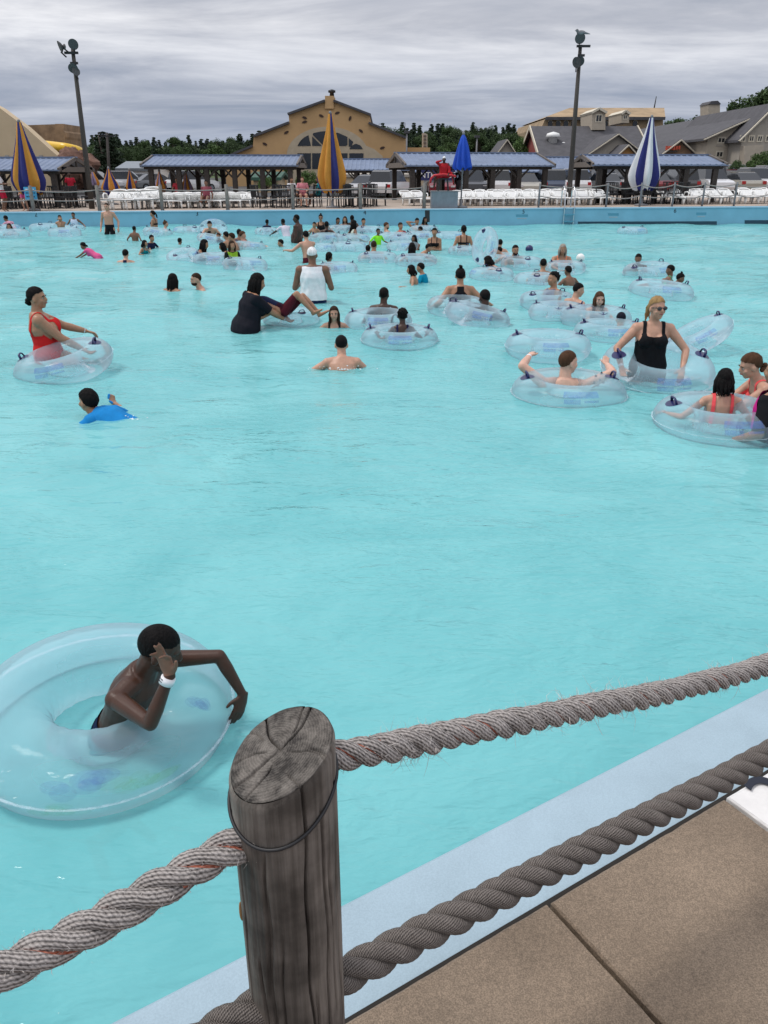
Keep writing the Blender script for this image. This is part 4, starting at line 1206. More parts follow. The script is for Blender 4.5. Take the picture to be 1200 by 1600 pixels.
def hair_parts(B, style, mat, seed):
    rg = np.random.default_rng(seed)
    b = MB(); L, hs, A3 = B.L, B.hs, B.A3
    fl = style.split('+')
    base = fl[0]
    if base == 'bald': return None
    c = L(0, -.012, .030)
    e = MB(); e.ell((0, 0, 0), (1, 1, 1), None, 56, 36)
    U = np.concatenate(e.v); F = e.f
    T = np.array([t for f in F for t in ([f] if len(f) == 3 else [(f[0], f[1], f[2]), (f[0], f[2], f[3])])])
    th = 1.002 if base == 'crop' else 1.035 if base == 'cap' else 1.07
    P = U * np.array([.0745, .094, .090]) * th
    P = P * (1 + 0.02 * np.sin(U[:, [0]] * 9 + seed) * np.cos(U[:, [1]] * 7 + U[:, [2]] * 8)) if base not in ('cap', 'crop') else P
    y, z, x = P[:, 1], P[:, 2], P[:, 0]
    if base == 'cap':
        g = z - (-0.005 + 0.25 * y)
    elif base in ('crop', 'short'):
        g = z - (-0.012 + 0.62 * y + np.where(np.abs(x) > 0.06, np.where(y > -0.01, 0.012, 0), 0)) + np.where((y < 0), 0.012, 0)
    else:
        g = z - (-0.03 + 0.85 * y) 
        g = np.where(y < 0, z + 0.085, g)
    if base != 'cap':
        az = np.arctan2(x, y)
        g = g + 0.004 * np.sin(az * 17 + seed) + 0.003 * np.sin(az * 41 + 2 * seed) + 0.002 * np.sin(az * 73)
    if base in ('short', 'bob', 'mid', 'long', 'wet'):
        P = P * (1 + 0.012 * np.sin(az * 23 + 3 * np.sin(z * 60)) + 0.010 * np.sin(z * 140 + az * 9))[:, None]
    Vc, Tc = cut(P, T, g)
    W = Vc @ A3 * hs + c
    b.add(W, Tc.tolist())
    long_ = {'bob': .12, 'long': .30, 'mid': .2, 'wet': .24}.get(base, 0)
    if long_:
        n = 16
        for i in range(n):
            u = -1 + 2 * i / (n - 1); ang = u * 2.0
            px, py = math.sin(ang) * .074, -math.cos(ang) * .088
            ln = long_ * (0.85 + 0.3 * rg.random())
            p0 = L(px * .8, py * .8 - .008, .055)
            pts = [p0]
            drop = np.array([0, 0, -1.0])
            q = L(px * 1.1, py * 1.08 - .01, -.02); pts.append(q)
            for k in range(1, 5):
                sway = (B.hr * rg.normal(0, .006) + B.hf * rg.normal(-.004, .006)) * hs
                q = q + drop * ln / 4 * hs + sway + (B.hf * -.010 * (k < 3)) * hs
                pts.append(q)
            b.tube(pts, np.array([.018, .021, .020, .018, .014, .006]) * hs * rg.uniform(.85, 1.15), 7)
    if 'pony' in fl:
        p = L(0, -.105, .045); b.ell(p, np.array([.022] * 3) * hs, seg=8, rings=6)
        for i in range(5):
            pts = [p]; q = p
            for k in range(5):
                q = q - B.hf * (.022 - .006 * k) * hs + np.array([0, 0, -.035 * hs]) + rg.normal(0, .006, 3) * hs; pts.append(q)
            b.tube(pts, np.array([.016, .02, .018, .015, .011, .004]) * hs, 7)
    if 'bun' in fl:
        p = L(0, -.085, .075); 
        for i in range(7): b.ell(p + rg.normal(0, .014, 3) * hs, np.array([.024] * 3) * hs * rg.uniform(.7, 1.1), seg=8, rings=6)
    if 'lowbun' in fl:
        p = L(0, -.118, -.035)
        for i in range(8): b.ell(p + rg.normal(0, .016, 3) * hs, np.array([.026] * 3) * hs * rg.uniform(.7, 1.1), seg=8, rings=6)
    if 'puffs' in fl:
        for i in range(16):
            d_ = unit(rg.normal(0, 1, 3)); d_[2] = abs(d_[2])
            b.ell(L(d_[0] * .075, -.012 + d_[1] * .09 - .01, .035 + d_[2] * .085), np.array([.022] * 3) * hs * rg.uniform(.6, 1.1), seg=7, rings=6)
    if 'topknot' in fl:
        p = L(0, -.03, .135)
        for i in range(6): b.ell(p + rg.normal(0, .011, 3) * hs, np.array([.02] * 3) * hs, seg=8, rings=6)
    if 'curls' in fl:
        for i in range(11):
            u = rg.uniform(-1, 1); q = L(u * .06, -.088, -.03); pts = [q]
            for k in range(9):
                q = q + np.array([0, 0, -.014 * hs]) - B.hf * .004 * hs + (B.hr * math.cos(k * 1.3 + i) * .012) * hs; pts.append(q)
            b.tube(pts, np.linspace(.009, .003, 10) * hs, 6)
    return b

def person(label, B, px=None, ytop=None, ybase=None, yaw=0, skin='tan', hair=('short', 'black'), wear=(), pos=None, face=None, extras=None, group=None, sunk=None, seed=None):
    """stand the figure so that its head top shows at pixel row ytop above the water point (px, ybase)"""
    seed = seed if seed is not None else (abs(hash(label)) % 10000 if False else sum(ord(ch) * (i + 1) for i, ch in enumerate(label)) % 9973)
    cy, sy = math.cos(math.radians(yaw)), math.sin(math.radians(yaw))
    Rz = np.array([[cy, sy, 0], [-sy, cy, 0], [0, 0, 1]])       # local -> world (facing (sin yaw, cos yaw))
    top = B.L(0, -.01, .118 if hair[0] != 'bald' else .112)
    if pos is None:
        g = at(px, ybase, 0.0)
        hw = Rz @ top
        Y = g[1]
        # head column at px: shift so the head sits over the pixel column
        zt = atY(px, ytop, Y)[2]; xt = atY(px, ytop, Y)[0]
        loc = np.array([xt - hw[0], Y - hw[1] * 0.5, zt - top[2]])
    else: loc = np.array(pos, float)
    root = thing('person', label, 'person', tuple(loc), -math.radians(yaw), group)
    if loc[2] < .5 and loc[1] < 37: SWIM.append((loc[0] + (Rz @ B.N)[0] * .5, loc[1] + (Rz @ B.N)[1] * .5, .18, .010))
    # object rotation: local x->(cos,-sin): rotation by -yaw about z
    body = link('body', tri_mesh('body', B.V, B.Tr, SKIN[skin]), root)
    for k, w in enumerate(wear):
        kind, col = w[0], w[1]; kw = w[2] if len(w) > 2 else {}
        g = B.field(kind, **kw)
        off = kw.get('off', 0.006) * (1.0 if B.st > .6 else .8)
        nz = B.nrm
        Vo = B.V + nz * off
        if kind in ('tee', 'tank') and kw.get('loose', 0):
            hh = ((B.V - B.P) @ B.D) / B.T
            lo = kw['loose']
            wr = np.sin(B.V[:, 2] * 26 / B.st + 5 * np.sin(B.V[:, 0] * 11 + seed)) * np.cos(B.V[:, 0] * 17 + B.V[:, 1] * 13)
            Vo = Vo + nz * (lo * np.clip(1.0 - hh, 0.1, 1.2) + 0.005 * wr)[:, None]
        Vc, Tc = cut(Vo, B.Tr, g)
        if len(Tc) < 4: continue
        nm = {'trunks': 'swim_shorts', 'suit': 'swimsuit', 'bikini': 'bikini', 'tank': 'tank_top', 'racer': 'swimsuit', 'tee': 'shirt'}[kind]
        link(kw.get('name', nm), tri_mesh('wear', Vc, Tc, cloth(col)), root)
    hb = hair_parts(B, hair[0], HAIRM[hair[1]], seed)
    if hb is not None: hb.build('cap' if hair[1].startswith('cap') else 'hair', HAIRM[hair[1]], root, True)
    if hair[1].startswith('cap') and 'brim' in hair:
        d = hair[3] if len(hair) > 3 else 1
        b = MB(); b.ell(B.L(0, .115 * d, .045), np.array([.062, .060, .008]) * B.hs, B.A3, 16, 6); b.build('cap_brim', HAIRM[hair[1]], root, True)
    if face:
        hs, A3, L = B.hs, B.A3, B.L
        if 'shades' in face:
            b = MB()
            for sg in (-1, 1): b.ell(L(sg * .033, .091, .006), np.array([.029, .010, .022]) * hs, A3, 14, 8)
            b.bar(L(-.03, .096, .014), L(.03, .096, .014), .006 * hs, .006 * hs)
            for sg in (-1, 1): b.bar(L(sg * .058, .082, .014), L(sg * .078, -.01, .008), .004 * hs, .007 * hs)
            b.build('sunglasses', M['lens'], root, True)
        else:
            for sg in (-1, 1):
                b = MB(); b.ell(L(sg * .031, .0755, .0), np.array([.0145, .010, .0070]) * hs, A3, 10, 8); e = b.build('eye', M['eyewhite'], root, True)
                b = MB(); b.ell(L(sg * .031, .082, .0), np.array([.0072, .005, .0066]) * hs, A3, 8, 6); b.build('iris', M['iris'], e, True)
        for sg in (-1, 1):
            b = MB(); b.tube([L(sg * .016, .090, .020), L(sg * .033, .089, .026), L(sg * .050, .079, .021)], np.array([.004, .005, .003]) * hs, 6)
            b.build('eyebrow', HAIRM[hair[1]] if not hair[1].startswith('cap') else HAIRM['brown'], root, True)
        b = MB(); b.tube([L(-.024, .084, -.052), L(-.008, .0945, -.051), L(0, .095, -.053), L(.008, .0945, -.051), L(.024, .084, -.052)], np.array([.003, .0062, .006, .0062, .003]) * hs, 8)
        b.build('mouth', M['lips'], root, True)
        if 'beard' in face:
            b = MB(); b.ell(L(0, .035, -.062), np.array([.058, .062, .044]) * hs, A3, 14, 8); b.build('beard', HAIRM['brown'], root, True)
    if extras: extras(root, B)
    return root
def wristband(root, B, i, mat=None, w=0.024):
    S, E, W = B.arms[i]; d = unit(W - E)
    b = MB(); b.tube([W - d * (.012 + w) * B.st, W - d * .012 * B.st], [.0305 * B.st] * 2, 16)
    return b.build('wristband', mat or M['band'], root, True)
# ------------------------------------------------------------------ the bathers and their rings
BLK, NAVY, RED, PINK, TEAL, NEON, WHT, GREY, MAR, BLUE, CORAL = (.010, .010, .012), (.010, .014, .045), (.55, .018, .018), (.65, .10, .25), (.0, .17, .20), (.28, .85, .04), (.76, .76, .78), (.10, .10, .13), (.085, .012, .02), (.015, .23, .55), (.85, .16, .08)
POSE = {
    'hang': dict(),
    'float': dict(lean=(12, 0), armR=(.47, .22, -.22), armL=(.47, .22, -.22), legR=(.12, -.25, -.74), legL=(.12, -.15, -.76)),
    'rim': dict(lean=(2, 0), armR=(.50, .10, -.34), armL=(.50, .10, -.34), legR=(.13, .30, -.68), legL=(.13, .25, -.70)),
    'rimfront': dict(lean=(12, 0), armR=(.10, .40, -.27), armL=(.10, .40, -.27), poleR=(.9, -.2, -.3), poleL=(.9, -.2, -.3)),
    'over': dict(lean=(42, 0), armR=(.34, .42, -.30), armL=(.34, .42, -.30), legR=(.12, -.4, -.66), legL=(.12, -.4, -.66)),
    'lounge': dict(lean=(-38, 0), armR=(.46, .06, -.20), armL=(.46, .06, -.20), legR=(.14, .74, .10), legL=(.14, .74, .06), head=(0, -18, 0)),
    'reach': dict(lean=(30, 0), armR=(.16, .50, -.32), armL=(.16, .50, -.32)),
    'crawl': dict(lean=(72, 0), armR=(.30, .45, -.1), armL=(.42, .25, -.25), legR=(.1, -.75, -.25), legL=(.1, -.78, -.2), head=(0, 25, 0)),
}
def who(label, pose, px, ytop, ybase, yaw, skin='tan', hair=('short', 'black'), wear=(), st=1.0, sex='m', girth=1.0, face=None, extras=None, pos=None, voxel=None, **over):
    kw = dict(POSE[pose]); kw.update(over)
    if voxel is None: voxel = 0.010 if ybase > 480 else 0.0165 if ybase > 405 else 0.021
    voxel *= 1.2
    kw.setdefault('child', st < 0.86)
    st = st * 1.14
    B = Body(st=st, sex=sex, girth=girth, voxel=voxel * (1.0 if st > .8 else .85), **kw)
    return person(label, B, px, ytop, ybase, yaw, skin, hair, wear, pos, face, extras)

tr1 = (('trunks', NAVY),)
def suit(c, **k): return (('suit', c, k),)
W = who
# far row, from the lefthand edge
tube(10, 358, 'clear ring cut by the picture edge beneath a person in pink'); 
W('person in a pink shirt sprawled over a ring at the picture edge', 'over', 6, 337, 357, -70, 'brown', ('short', 'black'), (('tee', (.55, .28, .36)),), .95)
tube(18, 367, 'clear ring around the woman in black with parted hair', 54)
W('woman in a black swimsuit leaning on a ring below depth mark two', 'rim', 14, 349, 367, 175, 'tan', ('mid', 'brown'), suit(BLK), .98, 'f', 1.15, ('f',))
tube(72, 357, 'empty clear ring with raised handle below depth mark two', 50, 90)
tube(101, 364, 'clear ring around a child covering the face', 50, 20)
W('bare child with hands to the face inside a ring', 'rim', 93, 336, 363, 160, 'tan', ('short', 'black'), tr1, .80, armR=(.05, .12, .08), armL=(.05, .13, .02))
tube(114, 357.5, 'small clear ring touching the far wall under a dark haired child', 36)
W('dark haired child hanging over a small ring close to the far wall', 'rim', 114, 332, 357.5, 180, 'brown', ('short', 'black'), (('tank', (.55, .62, .75)),), .85)
W('bare chested man in black shorts standing hip deep by the white loungers', 'hang', 166, 317, 366, 185, 'fair', ('crop', 'brown'), (('trunks', BLK, dict(top=.18)),), 1.03, armR=(.28, .08, -.54), armL=(.33, .06, -.52), face=('f',), voxel=.014)
W('bare backed child wading to the right of the standing man', 'hang', 209, 353, 375, 10, 'brown', ('crop', 'black'), tr1, .72, armR=(.33, .05, -.45), armL=(.33, .05, -.45))
W('girl in a pink patterned suit pushing forward through the water', 'over', 127, 379, 400, -80, 'brown', ('short+lowbun', 'black'), (('tee', PINK, dict(sleeve=.05, low=-.3)),), .72, 'f', lean=(58, 0), armR=(.2, .4, -.3), armL=(.2, .4, -.3), voxel=.013)
W('dark haired swimmer seen from behind with spread arms below the standing man', 'float', 194, 390, 411, 0, 'fair', ('short', 'black'), (('racer', NAVY),), .92, 'm', armR=(.52, .05, -.20), armL=(.52, .05, -.20))
W('small girl in a teal suit beside a boy in a dark shirt', 'float', 226, 375, 396, 110, 'tan', ('bob', 'black'), suit(TEAL), .66, 'f')
W('small boy in a dark shirt next to the girl in teal', 'float', 237, 367, 392, 120, 'tan', ('short', 'black'), (('tee', NAVY),), .70, armR=(.2, .4, -.3))
tube(247, 364, 'clear ring seating a woman with a cap and ponytail', 46, 0, (0, 8))
W('bare backed woman with a dark cap and ponytail sitting high on a ring', 'rim', 238, 329, 362, -80, 'tan', ('short+pony', 'black'), (('bikini', BLK),), .98, 'f', 1.0, armR=(.2, .25, -.45), armL=(.2, .25, -.45))
W('person in sunglasses leaning on the end of a ring', 'rim', 258, 345, 363, 60, 'fair', ('short+topknot', 'auburn'), suit((.5, .2, .2)), .92, 'f', 1.0)
tube(297, 362, 'clear ring under a person stretching one arm out sideways', 52)
W('person lying across a ring with one arm stretched into the water', 'over', 293, 354, 362, -85, 'fair', ('short', 'black'), (('tee', (.55, .45, .5)),), .95, lean=(70, 0))
W('head of a swimmer low in the water below the stretched arm', 'float', 280, 372, 380, 20, 'brown', ('short', 'black'), (), .80)
tube(333, 358, 'clear ring raised on edge behind a stooping man', 44, 15, (-38, 0), .22)
W('pale bare chested man stooping over two children in a ring', 'over', 329, 345, 370, 175, 'fair', ('short', 'black'), tr1, 1.0, armL=(.44, .15, -.36))
tube(331, 374, 'clear ring holding two small heads in front of the stooping man', 46, 0, (0, 10))
W('child with wet black hair low in a ring under the stooping man', 'rim', 327, 361, 375, 100, 'brown', ('bob', 'black'), suit(BLK), .68, 'f')
W('small boy beside the child with wet black hair', 'rim', 341, 364, 377, -140, 'tan', ('short', 'brown'), (('tee', GREY),), .68)
W('young man looking sideways behind the boy in the lime and black shirt', 'float', 352, 362, 388, -60, 'tan', ('short', 'black'), (), .95)
W('man with a fringe facing left just behind the lime and black shirt', 'float', 361, 364, 392, -80, 'tan', ('short', 'brown'), (), .98)
tube(389, 386, 'clear ring with a rosy tint carrying two bathers', 54, 30, (0, 6))
W('bather with black hair peeking over a rosy ring', 'rim', 373, 358, 383, 0, 'brown', ('short', 'black'), (), .92)
W('bather with auburn hair lying back in a rosy ring', 'lounge', 379, 361, 386, 80, 'fair', ('short', 'auburn'), suit((.6, .25, .3)), .95, 'f', armR=(.5, .3, -.2))
tube(286, 400, 'empty clear ring pushed by the woman with long black hair', 50, 70, (0, -14), .12)
W('woman with very long black hair bending right towards a child', 'reach', 320, 374, 405, 95, 'tan', ('long', 'black'), (('tank', NAVY),), .98, 'f', 1.05)
tube(335, 406, 'clear ring between the long haired woman and a child', 66, 10)
W('child with long black hair reaching to the bending woman', 'reach', 346, 379, 404, -95, 'tan', ('mid', 'black'), suit(BLK), .80, 'f')
tube(383, 414, 'wide clear ring in front of the lime and black shirt', 70, 40, (0, 4))
def limes(root, B):
    pass
W('child in a black shirt with lime panels standing inside a ring', 'rim', 362, 376, 413, 150, 'tan', ('mid', 'brown'), (('tee', (.012, .016, .012), dict(off=.006)), ('tank', (.24, .42, .03), dict(off=.010, low=.62))), .88, 'f', armR=(.16, .25, -.45), armL=(.18, .2, -.42), extras=lambda r, B: wristband(r, B, 0))
W('woman with straight black hair to the shoulders chatting with a bearded man', 'float', 268, 428, 452, 25, 'tan', ('long', 'black'), (), .98, 'f', armR=(.5, .1, -.18))
W('bearded man with short hair facing the woman with straight black hair', 'float', 306, 426, 450, -120, 'fair', ('crop', 'brown'), (), 1.02, face=('beard',))
# middle of the pool, far
tube(417, 362, 'small clear ring around a child in a dark top near depth mark three', 38)
W('child in a dark top sitting low in a small ring', 'rim', 417, 343, 362, 20, 'dark', ('short', 'black'), (('tee', NAVY),), .72)
W('person in a white shirt with back turned wading to the left', 'over', 441, 342, 368, -35, 'deep', ('crop', 'black'), (('tee', (.62, .58, .66)),), .92, lean=(28, 0))
W('big bare chested man standing in profile near the far wall', 'hang', 463, 335, 379, -75, 'deep', ('crop', 'black'), (('trunks', BLK, dict(top=.12)),), 1.05, girth=1.2, belly=.1)
W('head of a swimmer low in the water left of the big standing man', 'float', 438, 374, 385, -95, 'tan', ('short', 'black'), (), .88)
W('slim bare backed boy in maroon shorts with one arm held out', 'reach', 477, 361, 410, -25, 'fair', ('short', 'black'), (('trunks', MAR, dict(top=.16)),), .90, armL=(.50, .25, -.22), armR=(.2, .42, -.34), lean=(14, 0))
tube(503, 388, 'small empty clear ring right of the boy in maroon shorts', 46, 30)
W('kid with black hair beside the woman in sunglasses', 'rim', 491, 347, 367, -150, 'tan', ('short', 'black'), (), .74)
W('woman with sunglasses in a dark top upright in the back row', 'rim', 501, 335, 364, 180, 'tan', ('short+topknot', 'black'), suit(BLK), .98, 'f', face=('shades',))
tube(510, 373, 'clear ring under a bather with both arms spread', 54, 0)
W('dark bather seen from behind with both arms spread over a ring', 'rim', 510, 346, 373, 0, 'deep', ('short', 'black'), (('racer', BLK),), .95, 'm', armR=(.54, .05, -.20), armL=(.54, .05, -.20))
tube(532, 360, 'clear ring in the back row holding a chatting group', 50)
W('bather with a dark ponytail at the end of the chatting group', 'rim', 528, 340, 360, 150, 'brown', ('short+pony', 'black'), suit(BLK), .92, 'f')
W('pale bather with long hair in the middle of the chatting group', 'rim', 539, 338, 361, 185, 'tan', ('long', 'brown'), suit(GREY), .95, 'f')
W('tall dark bather rising above the chatting group', 'rim', 550, 336, 361, 10, 'deep', ('crop', 'black'), (), 1.0)
W('woman with a long dark braid and pale top leaning over a ring', 'rim', 553, 344, 375, 60, 'brown', ('long', 'black'), (('tank', (.62, .65, .55)),), .98, 'f')
tube(552, 374, 'clear ring below the woman with a long dark braid', 52, 50)
tube(579, 361, 'clear ring near the far wall under a bather in a grey shirt', 46)
W('bather in a grey shirt hugging the ring left of the neon shirt', 'rim', 568, 341, 362, 160, 'tan', ('short', 'black'), (('tee', (.3, .3, .36)),), .95)
tube(545, 387, 'big empty clear ring with handle in the crowded middle', 56, 90)
W('small child in a neon green shirt', 'rim', 591, 357, 383, 150, 'brown', ('short', 'black'), (('tee', NEON, dict(sleeve=.9)),), .66, voxel=.014)
tube(614, 371, 'clear ring with a sunburnt man lying in it', 50, 20)
W('sunburnt bald man lying back beside the neon green child', 'lounge', 604, 347, 368, 80, 'fair', ('crop', 'auburn'), tr1, 1.0, face=('beard',), lean=(-30, 0))
W('woman in red lying back in a ring by the sunburnt man', 'lounge', 626, 348, 371, 150, 'tan', ('short', 'brown'), suit(RED), .98, 'f')
tube(632, 374, 'clear ring under the woman in red near the far wall', 46, 60)
tube(662, 360, 'clear ring by the dark wall slot with a man resting', 46)
W('man with one arm behind his head resting near the dark wall slot', 'lounge', 652, 341, 360, 170, 'tan', ('short', 'black'), (), 1.0, armR=(.14, -.05, .12), poleR=(1, 0, .4), lean=(-20, 0))
W('bather with dark hair right under the dark wall slot', 'rim', 664, 339, 361, 150, 'brown', ('mid', 'black'), suit(BLK), .92, 'f')
tube(656, 370, 'clear ring with only a dark head above it', 52, 15)
W('dark head resting sideways on a clear ring', 'over', 656, 354, 370, -90, 'brown', ('short', 'black'), (), .85)
tube(702, 371, 'empty clear ring left of the woman in the black bikini', 56, 35)
W('woman in a black bikini top with folded hands and dark hair', 'reach', 679, 356, 388, 190, 'tan', ('short+lowbun', 'black'), (('bikini', BLK),), .98, 'f', lean=(5, 0), armR=(.06, .24, -.30), armL=(.06, .24, -.30))
W('girl with wet hair leaning on her ring to the left', 'rimfront', 647, 367, 389, -140, 'brown', ('mid', 'black'), suit(BLK), .85, 'f')
tube(630, 385, 'clear ring under the girl leaning to the left', 52, 10)
tube(650, 408, 'clear ring around a woman with long wet hair seen from behind', 66, 0)
W('woman with long wet black hair seen from behind in a ring', 'rim', 644, 379, 408, 5, 'tan', ('long', 'black'), suit(BLK), .95, 'f')
W('boy bending down over the rim of the next ring', 'over', 671, 381, 407, 100, 'tan', ('short', 'black'), (), .82)
tube(590, 404, 'clear ring around a heavy man in a grey tank top', 62, 0)
W('heavy man in a grey tank top seen from behind in a ring', 'rim', 584, 376, 404, 0, 'tan', ('crop', 'brown'), (('tank', (.15, .15, .19)),), 1.0, girth=1.2)
W('head with black hair half hidden beside the grey tank top', 'rim', 575, 383, 402, 10, 'brown', ('short', 'black'), (), .85)
tube(528, 420, 'clear ring around a woman with a red strap suit', 62, 10)
W('woman with dark hair and a red strap suit seen from behind', 'rim', 514, 394, 420, 25, 'brown', ('short+lowbun', 'black'), suit(RED, back=.75), .92, 'f')
# right half, far
tube(724, 392, 'clear ring holding up a woman in a black bikini', 44, 0)
W('woman in a black two piece standing with her back turned', 'hang', 725, 352, 392, 0, 'tan', ('short+lowbun', 'black'), (('bikini', BLK), ), .98, 'f', 1.1, armR=(.24, .1, -.50), armL=(.24, .1, -.50), voxel=.014)
tube(756, 392, 'clear ring standing upright on its edge in the water', 58, 28, (0, -78), .62, pos=tuple(at(756, 416, 0)[:2]) + (.50,))
W('boy with black hair behind the man with folded arms', 'rim', 782, 374, 402, 10, 'fair', ('short', 'black'), (), .82)
W('boy leaning from behind the upright ring', 'over', 779, 386, 408, -80, 'fair', ('short', 'black'), (), .80)
tube(786, 404, 'clear ring under the boy leaning from behind the upright ring', 48, 20)
tube(815, 412, 'clear ring under a man with folded forearms', 66, 0)
W('bare chested man with dark beard folding his forearms on a ring', 'rimfront', 805, 382, 413, 175, 'tan', ('crop', 'black'), (), 1.02, face=('beard',))
tube(768, 430, 'clear ring under a head laid down sideways', 70, 0)
W('bather with thick black hair resting the head down on a ring', 'over', 762, 401, 430, -60, 'fair', ('bob', 'black'), suit(NAVY), .92, 'f', lean=(50, 0))
tube(884, 418, 'clear ring around an older woman in orange', 62, 0)
W('older woman with grey hair in an orange suit facing the camera', 'rimfront', 879, 381, 418, 180, 'tan', ('mid', 'grey'), suit((.75, .25, .13)), .98, 'f', 1.15, ('f',))
tube(838, 438, 'clear ring with bright green shorts showing beneath', 70, 0)
W('boy with green shorts seen from behind deep in a ring', 'rim', 850, 404, 437, 10, 'tan', ('crop', 'black'), (('trunks', NEON),), .90)
W('bare boy with black hair wading behind the grey tank top lounger', 'float', 889, 416, 443, -30, 'brown', ('short', 'black'), (), .80)
tube(855, 470, 'clear ring with a man in a grey vest stretched across it', 86, 0)
W('man in a grey vest with curly hair stretched out in a ring', 'rim', 868, 425, 470, -110, 'tan', ('short+puffs', 'black'), (('tank', (.15, .14, .20)),), 1.0, armR=(.5, .2, -.3), armL=(.3, .3, -.38), lean=(-15, 5), voxel=.012)
tube(872, 488, 'empty clear ring with one raised handle below the grey vest', 92, 0)
W('bare backed boy with cropped hair turning his head away', 'rim', 906, 442, 486, 60, 'fair', ('crop', 'black'), tr1, .92, head=(25, -8, 0), voxel=.012)
tube(931, 497, 'clear ring around a girl with long wet hair and folded arms', 108, 0)
W('girl with long wet auburn hair resting folded arms on her ring', 'rimfront', 936, 455, 498, 170, 'pale', ('long', 'auburn'), suit((.05, .02, .03)), .86, 'f', face=('f',), voxel=.010, head=(8, -6, 0), extras=lambda r, B: wristband(r, B, 0))
tube(952, 519, 'clear ring with a purple tint around a head in a black cap', 108, 0)
W('bather in a black swim cap low in a ring', 'rim', 972, 488, 520, 5, 'fair', ('cap', 'cap_black'), (), .82, armL=(.46, .18, -.10), voxel=.011)
tube(856, 541, 'empty clear ring with two navy handles and a printed mark', 132, 0)
tube(988, 362, 'lone empty clear ring drifting near the far wall gutter', 46)
tube(1012, 424, 'clear ring with a boy draping both arms over it', 76, 30, (0, -6))
W('boy draping both arms over a ring near the far wall', 'over', 996, 396, 424, -160, 'brown', ('short', 'black'), (), .88, armR=(.44, .25, -.32), armL=(.28, .38, -.46), lean=(20, 0), extras=lambda r, B: wristband(r, B, 1), voxel=.013)
tube(1033, 455, 'clear ring carrying two children in swim goggles and green', 98, 0, (0, 5))
W('child in a bright green top with hair band leaning back in a shared ring', 'lounge', 1047, 414, 446, -70, 'brown', ('short', 'black'), suit((.05, .6, .3)), .72, 'f', lean=(-25, 0), voxel=.012)
W('child with a topknot curled over the end of a shared ring', 'over', 1065, 427, 450, 100, 'brown', ('short+topknot', 'black'), suit(BLK), .72, 'f', lean=(45, 0), voxel=.012)
# middle distance, centre
def bag(root, B): pass
W('woman in a loose black shirt with long black hair standing thigh deep', 'reach', 404, 428, 513, 65, 'tan', ('long', 'black'), (('tee', (.012, .012, .018), dict(loose=.035, low=-.45, sleeve=.85)),), 1.0, 'f', 1.38, lean=(16, 0), armR=(.08, .48, -.42), armL=(.0, .46, -.36), voxel=.011, head=(10, -12, 0), extras=lambda r, B: (wristband(r, B, 0), None)[1])
tube(455, 497, 'clear ring with a person lying back in maroon shorts', 80, 0)
W('person in maroon shorts lying in a ring with one bare leg out', 'lounge', 430, 476, 497, 98, 'tan', ('short', 'black'), (('trunks', MAR, dict(leg=.9, top=.24)), ('tank', NAVY)), .80, lean=(-68, 0), legR=(.10, .56, .02), legL=(.10, .62, -.04), kneeR=(0, .3, 1), kneeL=(0, .3, 1), armR=(.2, .3, -.2), armL=(.2, .3, -.2), pos=tuple(at(441, 492, .2)[:2] + np.array([.0, .10])) + (.24,), voxel=.011)
W('man in a white sleeveless shirt and white cap seen from behind', 'hang', 487, 386, 477, 0, 'brown', ('cap', 'cap_white', 'brim', -1) if False else ('cap', 'cap_white'), (('tank', (.80, .80, .82), dict(loose=.030, low=.0)), ('trunks', (.012, .03, .09), dict(top=.12, off=.012))), 1.04, girth=1.18, armR=(.23, .26, -.30), armL=(.23, .26, -.30), poleR=(.35, -1, -.5), poleL=(.35, -1, -.5), voxel=.012)
W('smiling girl with long wet brown hair up to her shoulders in water', 'float', 522, 478, 514, 178, 'fair', ('long', 'brown'), suit(BLK), .82, 'f', face=('f',), voxel=.009, lean=(6, 0))
W('swimmer with a bare back and cropped hair pushing away from the camera', 'float', 532, 527, 573, -5, 'fair', ('crop', 'black'), (), .92, armR=(.40, .30, -.24), armL=(.52, .22, -.16), lean=(26, 0), voxel=.010)
tube(591, 502, 'clear ring around a bare backed dark boy', 106, 0)
W('bare backed dark boy sitting in a ring with an elbow out', 'rim', 600, 449, 500, 8, 'deep', ('crop', 'black'), tr1, .92, armR=(.42, .18, -.36), armL=(.32, .1, -.45), head=(10, 0, 0), voxel=.011)
tube(624, 530, 'clear ring with upright handles around a child with braided puffs', 120, 0)
W('child with braided puffs and a yellow necklace seen from behind', 'rim', 629, 482, 532, 0, 'deep', ('short+puffs', 'black'), suit((.01, .012, .05), back=.8), .76, 'f', armR=(.42, .1, -.16), armL=(.42, .1, -.16), voxel=.010)
W('bare child with short hair facing left beside a boy in teal', 'float', 642, 414, 443, -85, 'tan', ('bob', 'black'), (), .74, voxel=.012)
W('boy in a teal shirt close behind the child facing left', 'float', 657, 411, 440, -70, 'tan', ('short', 'black'), (('tee', (.0, .22, .36), dict(sleeve=.9)),), .78, voxel=.012)
tube(712, 478, 'clear ring around a woman in a racer back suit', 90, 0)
W('broad woman in a black racer back suit seen from behind', 'rim', 720, 419, 478, 0, 'tan', ('short+topknot', 'black'), (('racer', BLK, dict(low=.36)), ('racer', (.02, .30, .42), dict(low=-.4, off=.005))), 1.0, 'f', 1.25, armR=(.56, .12, -.34), armL=(.46, .05, -.36), voxel=.011)
tube(746, 494, 'clear ring tipped under a dark man in coral shorts', 104, 0, (0, 12), .10)
